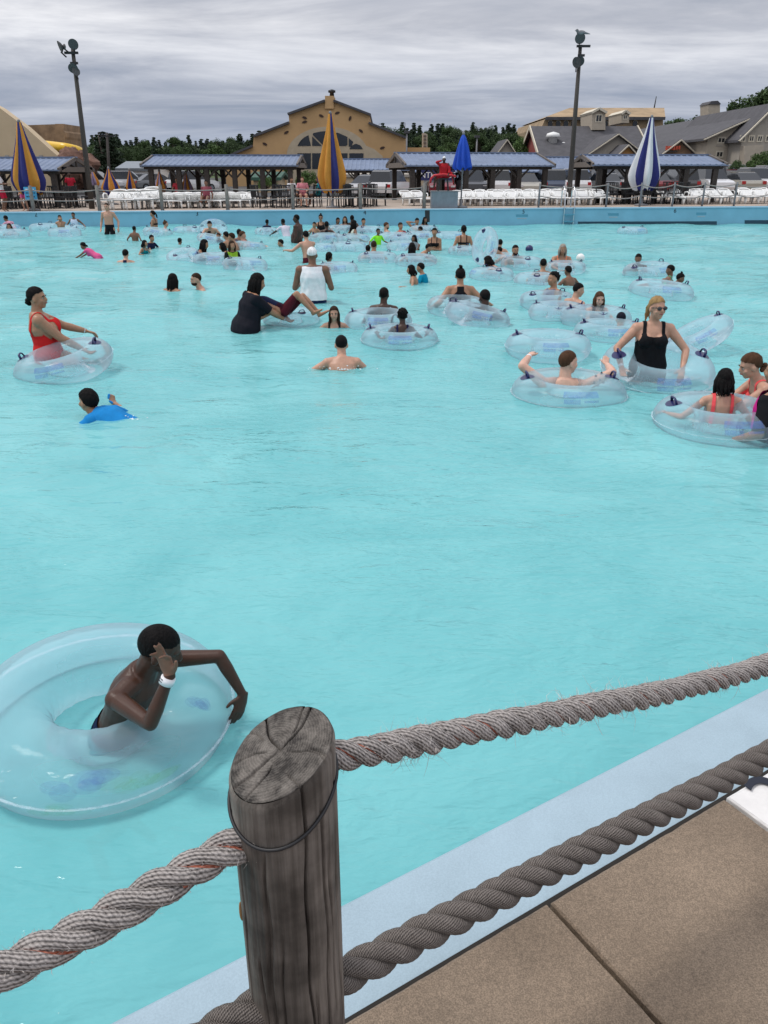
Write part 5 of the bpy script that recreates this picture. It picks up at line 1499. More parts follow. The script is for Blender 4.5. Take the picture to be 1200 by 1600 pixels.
W('dark muscular man lying back in a tipped ring wearing coral shorts', 'lounge', 757, 451, 494, -20, 'deep', ('crop', 'black'), (('trunks', (.75, .16, .18), dict(leg=.9)),), 1.02, girth=1.08, lean=(-22, 8), armR=(.52, .18, -.30), armL=(.46, .1, -.22), legR=(.14, .3, -.6), legL=(.14, .3, -.6), voxel=.011, extras=lambda r, B: wristband(r, B, 0))
# middle distance, lefthand side
def woman_red(root, B):
    wristband(root, B, 1)
    b = MB(); c = B.N - B.D * .10 * B.st + B.F * .135
    b.tube([c + B.R * .02, c - B.D * .1 + B.F * .05 - B.R * .03, c - B.D * .22 + B.F * .06 - B.R * .06], [.018, .02, .016], 8); b.build('orange_pouch', cloth((.9, .30, .04)), root, True)
tube(100, 568, 'clear ring tipped up on one side under the woman in red', 152, 5, (6, -11), .10)
W('woman in a red swimsuit with dark tied hair sitting in a tipped ring', 'rim', 62, 481, 566, 68, 'tan', ('short+lowbun', 'black'), suit(RED, neck=.78, back=.55), 1.0, 'f', 1.38, face=('f',), lean=(-6, 0), armR=(.16, .42, -.42), armL=(.26, .52, -.30), legR=(.13, .45, -.55), legL=(.13, .45, -.55), head=(22, 0, 0), voxel=.010, extras=woman_red, pos=tuple(at(80, 566, 0)[:2]) + (.07,))
W('boy in a blue shirt swimming away with one arm forward', 'crawl', 131, 612, 656, -70, 'tan', ('short', 'black'), (('tee', (.012, .20, .50), dict(loose=.012, low=-.1)),), .95, lean=(72, 0), armR=(.46, .12, -.06), armL=(.40, .3, -.12), head=(10, 30, 0), legR=(.12, -.72, -.30), legL=(.12, -.68, -.36), voxel=.009)
# middle distance, righthand side
def tattoo(i, t0, t1, side=1):
    def f(root, B):
        S, E, Wr = B.arms[i]
        b = MB()
        for k in range(7):
            t = t0 + (t1 - t0) * k / 6; c = S + (E - S) * t
            d = unit(E - S); o = unit(np.cross(d, [0, 0, 1.0]) * side); u = np.cross(d, o)
            r = .0525 * B.st * 1.02
            ph = 1.2 * math.sin(k * 2.1)
            q = c + (o * math.cos(ph) + u * math.sin(ph)) * r
            b.ell(q, (.012, .012, .016), seg=8, rings=6)
        b.build('tattoo', pmat('tattoo_ink', (.03, .035, .05), .6), root, True)
    return f
tube(1027, 577, 'big clear ring held at the waist by the woman in sunglasses', 172, 0, (13, 0), .14)
def wsun(root, B): wristband(root, B, 0)
W('blond woman in a black swimsuit and sunglasses standing in a ring', 'rim', 1027, 463, 592, 188, 'fair', ('short+pony', 'blond'), (('suit', BLK, dict(neck=.74, back=.5)),), .96, 'f', 1.14, face=('shades',), armR=(.31, .22, -.44), armL=(.31, .22, -.44), poleR=(.9, -.4, -.2), poleL=(.9, -.4, -.2), head=(-24, 4, 0), voxel=.009, legR=(.11, .02, -.86), legL=(.11, .02, -.86), extras=wsun, fingers=True)
tube(1090, 526, 'clear ring tilted up behind the blond woman', 108, 0, (-4, -30), .17)
tube(888, 614, 'clear ring around a man with both elbows on the rim', 176, 0, z=.03)
def mtub(root, B):
    wristband(root, B, 1)
    tattoo(0, .35, .75)(root, B)
W('reddish man with an arm tattoo resting both elbows on his ring', 'rim', 889, 548, 608, 12, 'pale', ('crop', 'auburn'), tr1, 1.02, girth=1.12, armR=(.40, .24, .10), armL=(.36, .20, .16), poleR=(1, -.5, .5), poleL=(1, -.5, .6), head=(52, 0, 0), voxel=.009, extras=mtub, legR=(.13, .45, -.5), legL=(.13, .45, -.5), fingers=True)
tube(1122, 657, 'clear ring with pink showing through around the girl with wet curls', 196, 0)
W('girl with wet black curls and coral straps seen from behind', 'rim', 1137, 577, 657, 12, 'fair', ('bob+curls', 'black'), (('suit', (.80, .09, .10), dict(back=.36, off=.009)),), .84, 'f', armR=(.34, .25, -.30), armL=(.52, .14, -.26), voxel=.009, head=(0, -4, 0))
W('woman with wet brown hair in a coral suit bending toward the girl', 'reach', 1173, 553, 632, -85, 'fair', ('short+lowbun', 'auburn'), suit((.75, .10, .10)), .98, 'f', lean=(30, 0), armR=(.1, .42, -.4), armL=(.1, .42, -.4), head=(0, -6, 0), voxel=.009, face=('f',))
W('bather in a black and magenta swim shirt cut off by the picture edge', 'rim', 1222, 560, 680, -40, 'tan', ('short', 'black'), (('tee', BLK, dict(loose=.02, sleeve=.95)), ('tank', (.55, .02, .22), dict(off=.034, low=.35))), .95, girth=1.1, armL=(.30, .16, -.42), armR=(.3, .2, -.42), voxel=.010)
# ------------------------------------------------------------------ the boy in front
M['print_soft'] = print_mat('faded_blue_print', (0.16, 0.24, 0.60), 0.15); M['printg_soft'] = print_mat('faded_green_print', (0.30, 0.66, 0.30), 0.13)
M['palm'] = pmat('palm_skin', (.20, .105, .07), .55, .08, 20, spec=.25)
TB = at(163, 1112, .10)
t0 = tube(160, 1110, 'big clear blue ring in front carrying the dark haired boy', 398, 0, (2, 3), .10, handles=False, logo=False)
rp_ = np.random.default_rng(8)
for (a0, p0, sa, sp_, n, mt) in ((4.95, .55, .16, .16, 7, 'print'), (5.3, .35, .16, .14, 6, 'printg'), (4.7, -.05, .14, .10, 6, 'printg'), (3.5, .9, .10, .25, 6, 'print'), (6.05, 1.15, .07, .18, 5, 'print')):
    for k in range(n):
        ca, cp_ = a0 + rp_.normal(0, sa * .6), p0 + rp_.normal(0, sp_ * .6); ra, rpp = rp_.uniform(.4, 1) * sa, rp_.uniform(.5, 1) * sp_ * 1.4
        b = MB(); V, F = tube_patch(ca - ra, ca + ra, cp_ - rpp, cp_ + rpp, .0035 + .0006 * k, 8, 6, True); b.add(V, F); b.build('printed_patch', M[mt + '_soft'], t0, True)
def boy():
    st, yaw, pos, lean = .86, 112.0, np.array([-1.180, 2.72, .005]), (30, 0)
    cy, sy = math.cos(math.radians(yaw)), math.sin(math.radians(yaw))
    Rz = np.array([[cy, sy, 0], [-sy, cy, 0], [0, 0, 1]])
    D = np.array([0, math.sin(math.radians(30)), math.cos(math.radians(30))]); N = D * .5 * st
    def loc(w, sg):
        l = (Rz.T @ (np.array(w) - pos) - N) / st
        return (l[0] * sg, l[1], l[2])
    dv = lambda w: Rz.T @ np.array(w, float)
    wr = (-.800, 2.40, .535)
    B = Body(st=st, sex='m', girth=.95, lean=lean, voxel=.0055, child=True, fingers=True,
             armR=loc(wr, 1), armL=loc((-.615, 2.77, .16), -1),
             poleR=tuple(dv((.0, -.6, -.9))), poleL=tuple(dv((.5, .15, 1.0)) * np.array([-1, 1, 1])),
             handR=(dv((-.07, .03, .34)), dv((.93, -.30, .2)), [44, 6, 10, 30], -1.0), handL=(dv((-.25, -.35, -.75)), dv((-.5, -.4, .2)), [12, 10, 10, 14], 1.0),
             head=(-30, -14, 6), legR=(.12, -.15, -.72), legL=(.12, -.1, -.74))
    hdv = unit(dv((-.07, .03, .34))); B.hd_dir = (hdv, unit(dv((.10, -1.0, .1))))
    def ex(root, B_):
        S, E, Wr = B_.arms[0]; d = unit(Wr - E)
        wb = MB(); wb.tube([Wr - d * .040, Wr - d * .012], [.0285, .0275], 24); o = wb.build('wristband', M['band'], root, True)
        pb = MB()
        for k in range(9):
            a = 3.2 + k * .24
            r_ = unit(np.cross(d, [0, 0, 1.0])); u_ = np.cross(d, r_)
            for row in (-.020, -.030):
                c = Wr + d * row + (r_ * math.cos(a) + u_ * math.sin(a)) * .0292
                pb.ell(c, (.0022, .0022, .0022 if (k + int(row * 1000)) % 3 else .0034), seg=6, rings=4)
        pb.build('band_print', M['numblack'], o, True)
        hd_ = B_.hd_dir; g = np.minimum((B_.nrm @ hd_[1]) - .05, .115 - np.linalg.norm(B_.V - (Wr + hd_[0] * .085), axis=1))
        g = np.minimum(g, ((B_.V - Wr) @ hd_[0]) - .004)
        Vc, Tc = cut(B_.V + B_.nrm * .0008, B_.Tr, g)
        link('palm', tri_mesh('palm', Vc, Tc, M['palm']), root)
    return person('dark skinned boy with cropped hair leaning on the big front ring with raised hand', B, yaw=yaw, skin='dark', hair=('crop', 'black'), wear=(('trunks', (.006, .012, .045), dict(leg=.8, top=.26)), ('trunks', (.0, .22, .26), dict(leg=.5, top=.10, off=.009, name='shorts_panel'))), pos=pos, extras=ex)
boy()
# a small blue ball and a white ball
b = MB(); b.ell((0, 0, 0), (.12, .12, .12), seg=20, rings=14); o = b.build('ball', M['navy'], None, True); o.location = tuple(at(827, 389, .06)); tag(o, 'small dark blue ball floating behind the older woman', 'ball')
b = MB(); b.ell((0, 0, 0), (.11, .11, .11), seg=20, rings=14); o = b.build('ball', M['white'], None, True); o.location = tuple(at(907, 403, .2)); tag(o, 'small white ball at the older woman\'s ring', 'ball')

# splashes: beads of thrown water and foam
def splash(px, py, n, sx, sy, h, seed, label):
    rg = np.random.default_rng(seed); c = at(px, py, 0.0); b = MB()
    for k in range(n):
        p_ = np.array([rg.normal(0, sx), rg.normal(0, sy), abs(rg.normal(0, h)) * (rg.random() ** 1.5) + .004]); r_ = rg.gamma(2.0, .0018) + .0015
        b.ell(c + p_, (r_ * rg.uniform(1, 2.2), r_ * rg.uniform(1, 1.6), r_ * .7), seg=6, rings=4)
    return tag(b.build('splash', M['foam'], None, True), label, 'splash', None, 'stuff')
M['foam'] = pmat('white_foam', (.80, .86, .88), .25, .05, 20)
splash(207, 658, 90, .05, .03, .03, 1, 'white splash at the arm of the boy in blue')
splash(530, 577, 50, .20, .04, .02, 2, 'white splash round the swimmer with a bare back')
splash(1070, 592, 90, .1, .05, .02, 5, 'small splash at the ring of the blond woman')

make_water()
# ------------------------------------------------------------------ far side: fences, loungers, parasols, tables
def prow(name, pts_px, back, r, h, mat, label, upper, lower, sag):
    root = thing(name, label, 'fence')
    P = [on_far(px, back) for px in pts_px]
    mesh = None
    for i, q in enumerate(P):
        if mesh is None:
            b = MB(); b.lathe([(r * 1.05, -0.02), (r, h * .5), (r * .96, h - r * .25), (r * .7, h)], seg=10, fr=lambda a, z: 1 + .04 * math.sin(3 * a + z * 4))
            mesh = b.mesh('post', mat, True)
        link('post', mesh, root, tuple(q))
    for i in range(len(P) - 1):
        for hh in (upper, lower):
            s_ = sag * (0.7 + 0.6 * ((i * 37 + int(hh * 100)) % 10) / 10)
            t = np.linspace(0, 1, 11)[:, None]
            C = P[i] * (1 - t) + P[i + 1] * t; C[:, 2] += h * hh - s_ * 4 * (t * (1 - t))[:, 0]
            b = MB(); b.tube(C, .026, 6); b.build('rope', M['rope_far'], root, True)
    return root
M['rope_far'] = pmat('weathered_rope', (.30, .26, .24), .9, .2, 20)
M['post_far'] = pmat('grey_wood_post', (.21, .185, .165), .9, .3, 6, .3)
prow('rope_fence', [-60, 48, 152, 251, 354, 457, 563, 663], .5, .085, 1.12, M['post_far'], 'far rope fence of grey wooden posts left of the lifeguard', .82, .46, .07)
prow('rope_fence', [843, 949, 1002, 1053, 1100, 1150, 1205, 1260], .5, .045, 1.06, M['grey'], 'far rope fence of thin grey posts beyond the pool ladder', .92, .48, .14)

def lounger():
    root = thing('sun_lounger', 'white plastic sun lounger', 'sun lounger')
    for k in range(9):
        b = MB(); y = .02 + k * .135; b.box((-.29, y, .33), (.29, y + .128, .36)); b.build('slat', M['white'], root)
    for sx in (-1, 1):
        b = MB(); b.tube([(sx * .31, 0, .30), (sx * .31, .1, .345), (sx * .31, 1.22, .345)], .035, 8, depth=[.03] * 3); b.build('side_rail', M['white'], root, True)
        for y in (.12, 1.15):
            b = MB(); b.tube([(sx * .29, y, .33), (sx * .30, y, .12), (sx * .31, y + .02, 0)], [.05, .04, .035], 8); b.build('leg', M['white'], root, True)
        b = MB(); b.tube([(sx * .33, .85, .36), (sx * .34, .88, .52), (sx * .34, 1.0, .58), (sx * .34, 1.25, .56), (sx * .33, 1.3, .40)], .026, 8); b.build('armrest', M['white'], root, True)
    br = link('backrest', None, root); br.location = (0, 1.22, .36); br.rotation_euler = (-.62, 0, 0)
    b = MB(); b.tube([(-.29, 0, 0), (-.30, .28, .50), (-.24, .34, .62), (0, .36, .66), (.24, .34, .62), (.30, .28, .50), (.29, 0, 0)], .035, 8); b.build('back_frame', M['white'], br, True)
    for k in range(5):
        t = .08 + k * .18
        b = MB(); b.box((-.28, .28 * t - .01, .52 * t), (.28, .28 * t + .015, .52 * t + .075)); b.build('back_slat', M['white'], br)
    return root
LG = lounger()
n_ = 0
def place_lounger(px, back, rz, label, sc=1.0):
    q = on_far(px, back)
    dup(LG, tuple(q), rz, label, 'white loungers in rows on the far deck', sc)
rl = random.Random(4)
ORD = 'first second third fourth fifth sixth seventh eighth ninth tenth eleventh twelfth thirteenth fourteenth fifteenth sixteenth seventeenth eighteenth nineteenth'.split()
ORD += ['twentieth'] + ['twenty-' + o for o in ORD[:9]] + ['thirtieth'] + ['thirty-' + o for o in ORD[:9]] + ['fortieth'] + ['forty-' + o for o in ORD[:9]]
for i, px in enumerate((160, 181, 201)): place_lounger(px, 1.6, rl.uniform(-.1, .1), ('first', 'second', 'third')[i] + ' big white lounger from the light pole in the near row', 1.25)
place_lounger(221, 1.7, .05, 'white lounger with the highest raised back in the near row', 1.4)
for i in range(10): place_lounger(240 + i * 15.5, 2.6 + (i % 2) * .5, rl.uniform(-.15, .15), f'{ORD[i]} white lounger from the raised one in the low row')
for i in range(9): place_lounger(236 + i * 17, 5.2, math.pi + rl.uniform(-.15, .15), f'{ORD[i]} white lounger from the light pole in the row turned away')
for i in range(14): place_lounger(727 + i * 17.2, 2.6 + rl.uniform(-.15, .15), rl.uniform(-.2, .2), f'{ORD[i]} white lounger from the lifeguard in the front row')
for i in range(13): place_lounger(735 + i * 17.2, 4.8 + rl.uniform(-.2, .2), rl.uniform(-.2, .2), f'{ORD[i]} white lounger from the lifeguard in the second row')
for i in range(8): place_lounger(1062 + i * 19.5, 2.4 + rl.uniform(-.15, .15), rl.uniform(-.2, .2), f'{ORD[i]} white lounger right of the white and navy parasol')
for i in range(4): place_lounger(1130 + i * 24, 4.6, rl.uniform(-.2, .2), f'{ORD[i]} white lounger in the rear row by the hotel bushes')
for i, px in enumerate((650, 668)): place_lounger(px, 3.4, .3, ('white lounger left of the fence post by the lifeguard', 'white lounger partly behind the lifeguard stand')[i])
kill(LG)

def parasol(px, back, ytop, ybot, w, cols, label, spill=0, closed_narrow=False, seed=0):
    q = on_far(px, back) if back < 25 else np.array([*atY(px, 270, back)[:2], .7])
    Y = q[1]
    zt, zb = atY(px, ytop, Y)[2] - q[2], atY(px, ybot, Y)[2] - q[2]
    R = w / 2 / FPX * (Y * CT + .6)
    root = thing('closed_parasol', label, 'parasol', tuple(q), seed * .4, 'furled parasols on the far deck')
    b = MB(); b.tube([(0, 0, 0), (0, 0, zt)], .035, 8); b.build('pole', M['grey'], root, True)
    b = MB(); b.lathe([(.32, 0), (.32, .06), (.08, .10), (.06, .35)], seg=16); b.build('base', M['grey'], root, True)
    b = MB(); b.ell((0, 0, zt + .04), (.07, .07, .09), seg=10, rings=8); b.build('finial', M['grey'], root, True)
    H = zt - zb
    prof = [(0.0, .16), (.10, .25), (.25, .40), (.42, .60), (.58, .80), (.72, .95), (.82, 1.0), (.90, .93), (.96, .80), (1.0, .70)]
    if closed_narrow: prof = [(0, .12), (.1, .35), (.3, .55), (.6, .78), (.9, .98), (1, 1.0)]
    tt = np.linspace(0, 1, 28); rr_ = np.interp(tt, [p_[0] for p_ in prof], [p_[1] for p_ in prof]) * R
    seg = 64; V = []
    for t, r_ in zip(tt, rr_):
        for k in range(seg):
            a = 2 * math.pi * k / seg
            fold = 1 + (.10 + .14 * t) * math.cos(8 * a + seed + 1.2 * math.sin(t * 3)) * min(1, t * 3) + .05 * t * math.cos(5 * a + seed * 2 + t * 4)
            V.append((r_ * fold * .92 * math.cos(a), r_ * fold * .92 * math.sin(a), zt - H * t + .07 * t * t * math.cos(8 * a + 1 + seed)))
    gores = [MB() for _ in range(8)]
    for g in range(8):
        ks = range(g * 8, g * 8 + 9)
        VV = [V[i * seg + (k % seg)] for i in range(28) for k in ks]
        gores[g].add(VV, [(i * 9 + k, i * 9 + k + 1, (i + 1) * 9 + k + 1, (i + 1) * 9 + k) for i in range(27) for k in range(8)])
        gores[g].build('gore', cols[g % len(cols)], root, True)
YEL, NVY = pmat('marigold_canvas', (.52, .22, .03), .85, .10, 3, .1), pmat('navy_canvas', (.015, .018, .13), .85, .12, 3, .1)
WCV, BCV, LAV = pmat('white_canvas', (.62, .62, .64), .85, .06, 3, .1), pmat('royal_blue_canvas', (.006, .06, .42), .8, .1, 3, .1), pmat('lavender_canvas', (.30, .24, .38), .85, .1, 3)
parasol(48, 1.6, 191, 303, 46, (YEL, NVY), 'furled marigold and navy parasol at the deck corner by the blue sign', seed=1)
parasol(519, 2.2, 178, 300, 43, (YEL, YEL, NVY), 'furled marigold parasol with navy stripes before the gabled building', seed=2)
parasol(1004, 1.8, 184, 296, 44, (WCV, NVY), 'furled white and navy parasol among the dark tables', seed=3)
parasol(174, 9, 264, 303, 26, (YEL, NVY), 'small furled parasol half navy half marigold behind the big loungers', seed=4)
parasol(206, 12, 266, 301, 15, (YEL, NVY), 'small furled marigold parasol behind the raised lounger', seed=5)
parasol(148, 13, 264, 292, 18, (YEL, LAV), 'small furled marigold parasol just right of the light pole', seed=6)
parasol(252, 12, 268, 299, 17, (LAV, YEL), 'small furled lavender parasol under the lefthand pavilion edge', seed=7)
parasol(293, 12, 270, 304, 18, (YEL, LAV), 'small furled marigold parasol under the middle of the lefthand pavilion', seed=8)
parasol(721, 1.0, 210, 264, 27, (BCV,), 'furled royal blue parasol beside the lifeguard stand', closed_narrow=True, seed=9)

def patio_chair():
    root = thing('patio_chair', 'dark patio chair', 'chair')
    b = MB(); b.box((-.23, -.22, .44), (.23, .22, .48)); b.build('seat', M['black'], root)
    b = MB(); b.bar((-.21, .22, .45), (-.21, .27, .95), .035); b.bar((.21, .22, .45), (.21, .27, .95), .035); b.bar((-.23, .27, .93), (.23, .27, .93), .05); b.build('back_frame', M['black'], root)
    for k in range(4):
        b = MB(); x = -.14 + k * .093; b.bar((x, .23, .48), (x, .265, .92), .03); b.build('back_slat', M['black'], root)
    for sx in (-1, 1):
        for sy in (-1, 1):
            b = MB(); b.bar((sx * .21, sy * .20, .45), (sx * .23, sy * .22, 0), .036); b.build('leg', M['black'], root)
    return root
def patio_table():
    root = thing('patio_table', 'dark patio table', 'table')
    b = MB(); b.lathe([(.50, .70), (.53, .72), (.53, .745), (.50, .75)], seg=28); b.build('table_top', M['black'], root, True)
    b = MB(); b.lathe([(.05, .03), (.045, .70)], seg=12); b.build('pedestal', M['black'], root, True)
    for k in range(4):
        b = MB(); a = k * math.pi / 2 + .7; b.bar((0, 0, .08), (.42 * math.cos(a), .42 * math.sin(a), .02), .06, .04); b.build('foot', M['black'], root)
    return root
PC, PT = patio_chair(), patio_table()
sets = [(8, 4.2, 'under the lefthand parasol'), (42, 5.0, 'behind the marigold corner parasol'), (84, 4.4, 'right of the corner parasol'), (118, 5.6, 'beside the light pole'),
        (425, 3.2, 'left of the seated group in pink'), (470, 3.6, 'where the seated group in pink sits'), (545, 3.0, 'right of the central marigold parasol'), (570, 4.2, 'behind the post right of the central parasol'),
        (965, 4.0, 'left of the white and navy parasol'), (1005, 3.6, 'under the white and navy parasol'), (1040, 4.2, 'right of the white and navy parasol')]
for j, (px, back, where) in enumerate(sets):
    q = on_far(px, back)
    dup(PT, tuple(q), j * .3, 'dark round patio table ' + where, 'dark patio tables on the far deck', 1.1)
    for k in range(5):
        a = k * 2 * math.pi / 5 + j * .37
        c = q + np.array([math.cos(a) * .82, math.sin(a) * .82, 0])
        dup(PC, tuple(c), a - math.pi / 2, 'dark chair ' + ('right of', 'behind', 'left of', 'poolside of', 'before')[k] + ' the table ' + where, 'dark patio chairs on the far deck', 1.1)
kill(PC); kill(PT)

# ------------------------------------------------------------------ lifeguard stand, ladder, signs
q = on_far(695, .55); SX, SY, SZ = q
st_ = thing('lifeguard_stand', 'galvanised lifeguard platform on the far pool edge', 'lifeguard stand', (SX, SY, SZ))
b = MB(); n = 40
V = []
for i in range(n + 1):
    x = -.63 + 1.26 * i / n; V += [(x, -.02 - .012 * (i % 2), .0), (x, -.02 - .012 * (i % 2), .72)]
b.add(V, [(2 * i, 2 * i + 2, 2 * i + 3, 2 * i + 1) for i in range(n)]); b.build('corrugated_front', M['galv'], st_)
b = MB(); b.box((-.63, -.018, 0), (.63, .9, .715)); b.build('box', M['galv'], st_)
b = MB(); b.box((-.66, -.05, .722), (.66, .93, .76)); b.build('top_board', M['grey'], st_)
ch = thing('lifeguard_stool', 'tall dark stool on the lifeguard platform', 'stool', (SX - .05, SY + .4, SZ + .76))
b = MB(); b.box((-.22, -.2, .50), (.22, .2, .55)); b.build('seat', M['black'], ch)
for sx in (-1, 1):
    for sy in (-1, 1):
        b = MB(); b.bar((sx * .18, sy * .16, .5), (sx * .24, sy * .22, 0), .05); b.build('leg', M['black'], ch)
LR = (.42, .02, .028)
Bg = Body(st=1.08, sex='m', girth=1.08, lean=(4, 0), voxel=.017, armR=(.10, .20, .10), poleR=(1, .2, -.2), armL=(.20, .32, -.42), legR=(.42, .30, -.42), legL=(.44, .34, -.30), kneeR=(.7, .9, .6), kneeL=(.9, .8, .5))
person('lifeguard in a red track suit and white cap seated on the tall stool', Bg, yaw=182, skin='deep', hair=('cap', 'cap_white'), wear=(('tee', LR, dict(sleeve=1.2, loose=.02, low=-.12)), ('trunks', LR, dict(leg=1.0, top=.2, off=.012)), ('tank', (.7, .68, .68), dict(off=.03, low=.1)) if False else ('bikini', LR)), pos=(SX - .05, SY + .38, SZ + .76 + .66))
b = MB(); b.tube([(-.62, 0, -.30), (-.58, 0, -.1), (-.45, 0, .03), (0, -.02, .08), (.4, 0, .03), (.58, .0, -.02)], .05, 12); o = b.build('rescue_tube', pmat('red_foam', (.50, .012, .02), .5, .06), None, True)
o.location = (SX - .08, SY - .02, SZ + 1.40); tag(o, 'red foam rescue tube across the lifeguard\'s lap', 'rescue tube')

lad = thing('pool_ladder', 'steel pool ladder with two curved rails on the far wall', 'ladder')
lx = [atY(k, 320, wall_y(10))[0] for k in (881.5, 897)]
for x in lx:
    wy = wall_y(x); dz = deckz(x)
    pts = [(x, wy + .75, dz), (x, wy + .75, dz + .55), (x, wy + .70, dz + .78), (x, wy + .50, dz + .92), (x, wy + .25, dz + .84), (x, wy + .02, dz + .5), (x, wy - .09, dz + .1), (x, wy - .10, dz - .3), (x, wy - .10, -.9)]
    C, _ = catmull(pts, .05); b = MB(); b.tube(C, .026, 10); b.build('rail', M['steel'], lad, True)
for z in (.42, .12, -.18, -.5):
    b = MB(); b.box((lx[0], wall_y(lx[0]) - .15, z), (lx[1], wall_y(lx[0]) - .05, z + .06)); b.build('step', M['inlet'], lad)

q = on_far(48, .9)
sg = thing('deck_sign', 'light blue notice board on a post by the corner parasol', 'sign', tuple(q))
b = MB(); b.tube([(0, .04, 0), (0, .04, 1.1)], .07, 10); b.build('post', M['post_far'], sg, True)
b = MB(); b.box((-.29, -.045, .50), (.27, -.015, 1.06)); b.build('board', pmat('sky_blue_board', (.07, .36, .60), .5, .05), sg)
rl = random.Random(2)
for r_, z in enumerate((.96, .80, .64)):
    x = -.22
    while x < .18:
        w = rl.uniform(.04, .12); b = MB(); b.box((x, -.052, z - .022), (min(x + w, .22), -.047, z + .022)); b.build('lettering', M['numblack'] if r_ else M['white'], sg); x += w + .025

q = atY(681, 273, 57.0)
es = thing('entrance_sign', 'navy hanging sign reading entrance under the central pavilion', 'sign', tuple(q))
b = MB(); b.box((-1.3, 0, -.36), (1.3, .06, .30)); b.build('board', pmat('navy_board', (.02, .025, .11), .5, .05), es)
o = link('lettering', text_mesh('ENTRANCE', .52, 'lettering', M['white']), es, (0, -.012, -.04)); o.rotation_euler = (math.pi / 2, 0, 0)

# people on the far deck
def deck_person(label, px, back, yaw, skin, hair, wear, st=1.05, sex='m', z=0.0, girth=1.0, **kw):
    q = on_far(px, back)
    B = Body(st=st, sex=sex, girth=girth, voxel=.02, child=st < .86, **kw)
    zmin = B.V[:, 2].min() if z == 0 else -z
    person(label, B, yaw=yaw, skin=skin, hair=hair, wear=wear, pos=(q[0], q[1], q[2] - zmin + .002))
deck_person('man in a white shirt and red shorts standing at the picture edge', 1, .95, 90, 'brown', ('short', 'black'), (('tee', WHT, dict(loose=.02, low=-.1)), ('trunks', (.5, .02, .05), dict(leg=.95, top=.18, off=.02))), 1.06, armR=(.2, .3, -.3), armL=(.2, .3, -.3))
deck_person('child in a navy top and pink shorts standing behind the blue sign', 37, 1.3, 190, 'fair', ('short', 'grey'), (('tank', NAVY), ('trunks', PINK, dict(leg=.7, top=.2, off=.014))), .92, 'f')
SITL = dict(legR=(.12, .45, -.42), legL=(.12, .45, -.42), armR=(.2, .32, -.32), armL=(.2, .32, -.32))
deck_person('person in a red top behind the tables by the light pole', 112, 6.0, 160, 'dark', ('crop', 'black'), (('tee', (.42, .02, .04)), ('trunks', NAVY, dict(leg=.9))), 1.0)
deck_person('seated person in a white shirt at the central dark tables', 456, 4.4, 150, 'tan', ('short', 'brown'), (('tee', WHT), ('trunks', GREY)), 1.0, z=.6, **SITL)
deck_person('seated person in a pink shirt at the central dark tables', 473, 3.0, 170, 'fair', ('short', 'auburn'), (('tee', (.6, .22, .25)), ('trunks', (.45, .15, .17))), 1.05, z=.6, girth=1.15, **SITL)
deck_person('seated person in a teal shirt beside the central marigold parasol', 498, 3.1, -100, 'brown', ('short', 'black'), (('tee', (.03, .28, .32)), ('trunks', NAVY)), 1.0, z=.6, **SITL)
deck_person('seated person in a red shirt deep under the lefthand pavilion', 278, 9.5, 180, 'tan', ('short', 'brown'), (('tee', (.5, .05, .07)),), 1.0, z=.6, **SITL)
deck_person('seated person in a rose shirt on the loungers under the lefthand pavilion', 322, 2.9, 180, 'brown', ('short', 'black'), (('tee', (.22, .06, .08)), ('trunks', (.2, .06, .08))), 1.05, z=.48, girth=1.1, lean=(-15, 0), legR=(.12, .75, -.15), legL=(.12, .75, -.15))

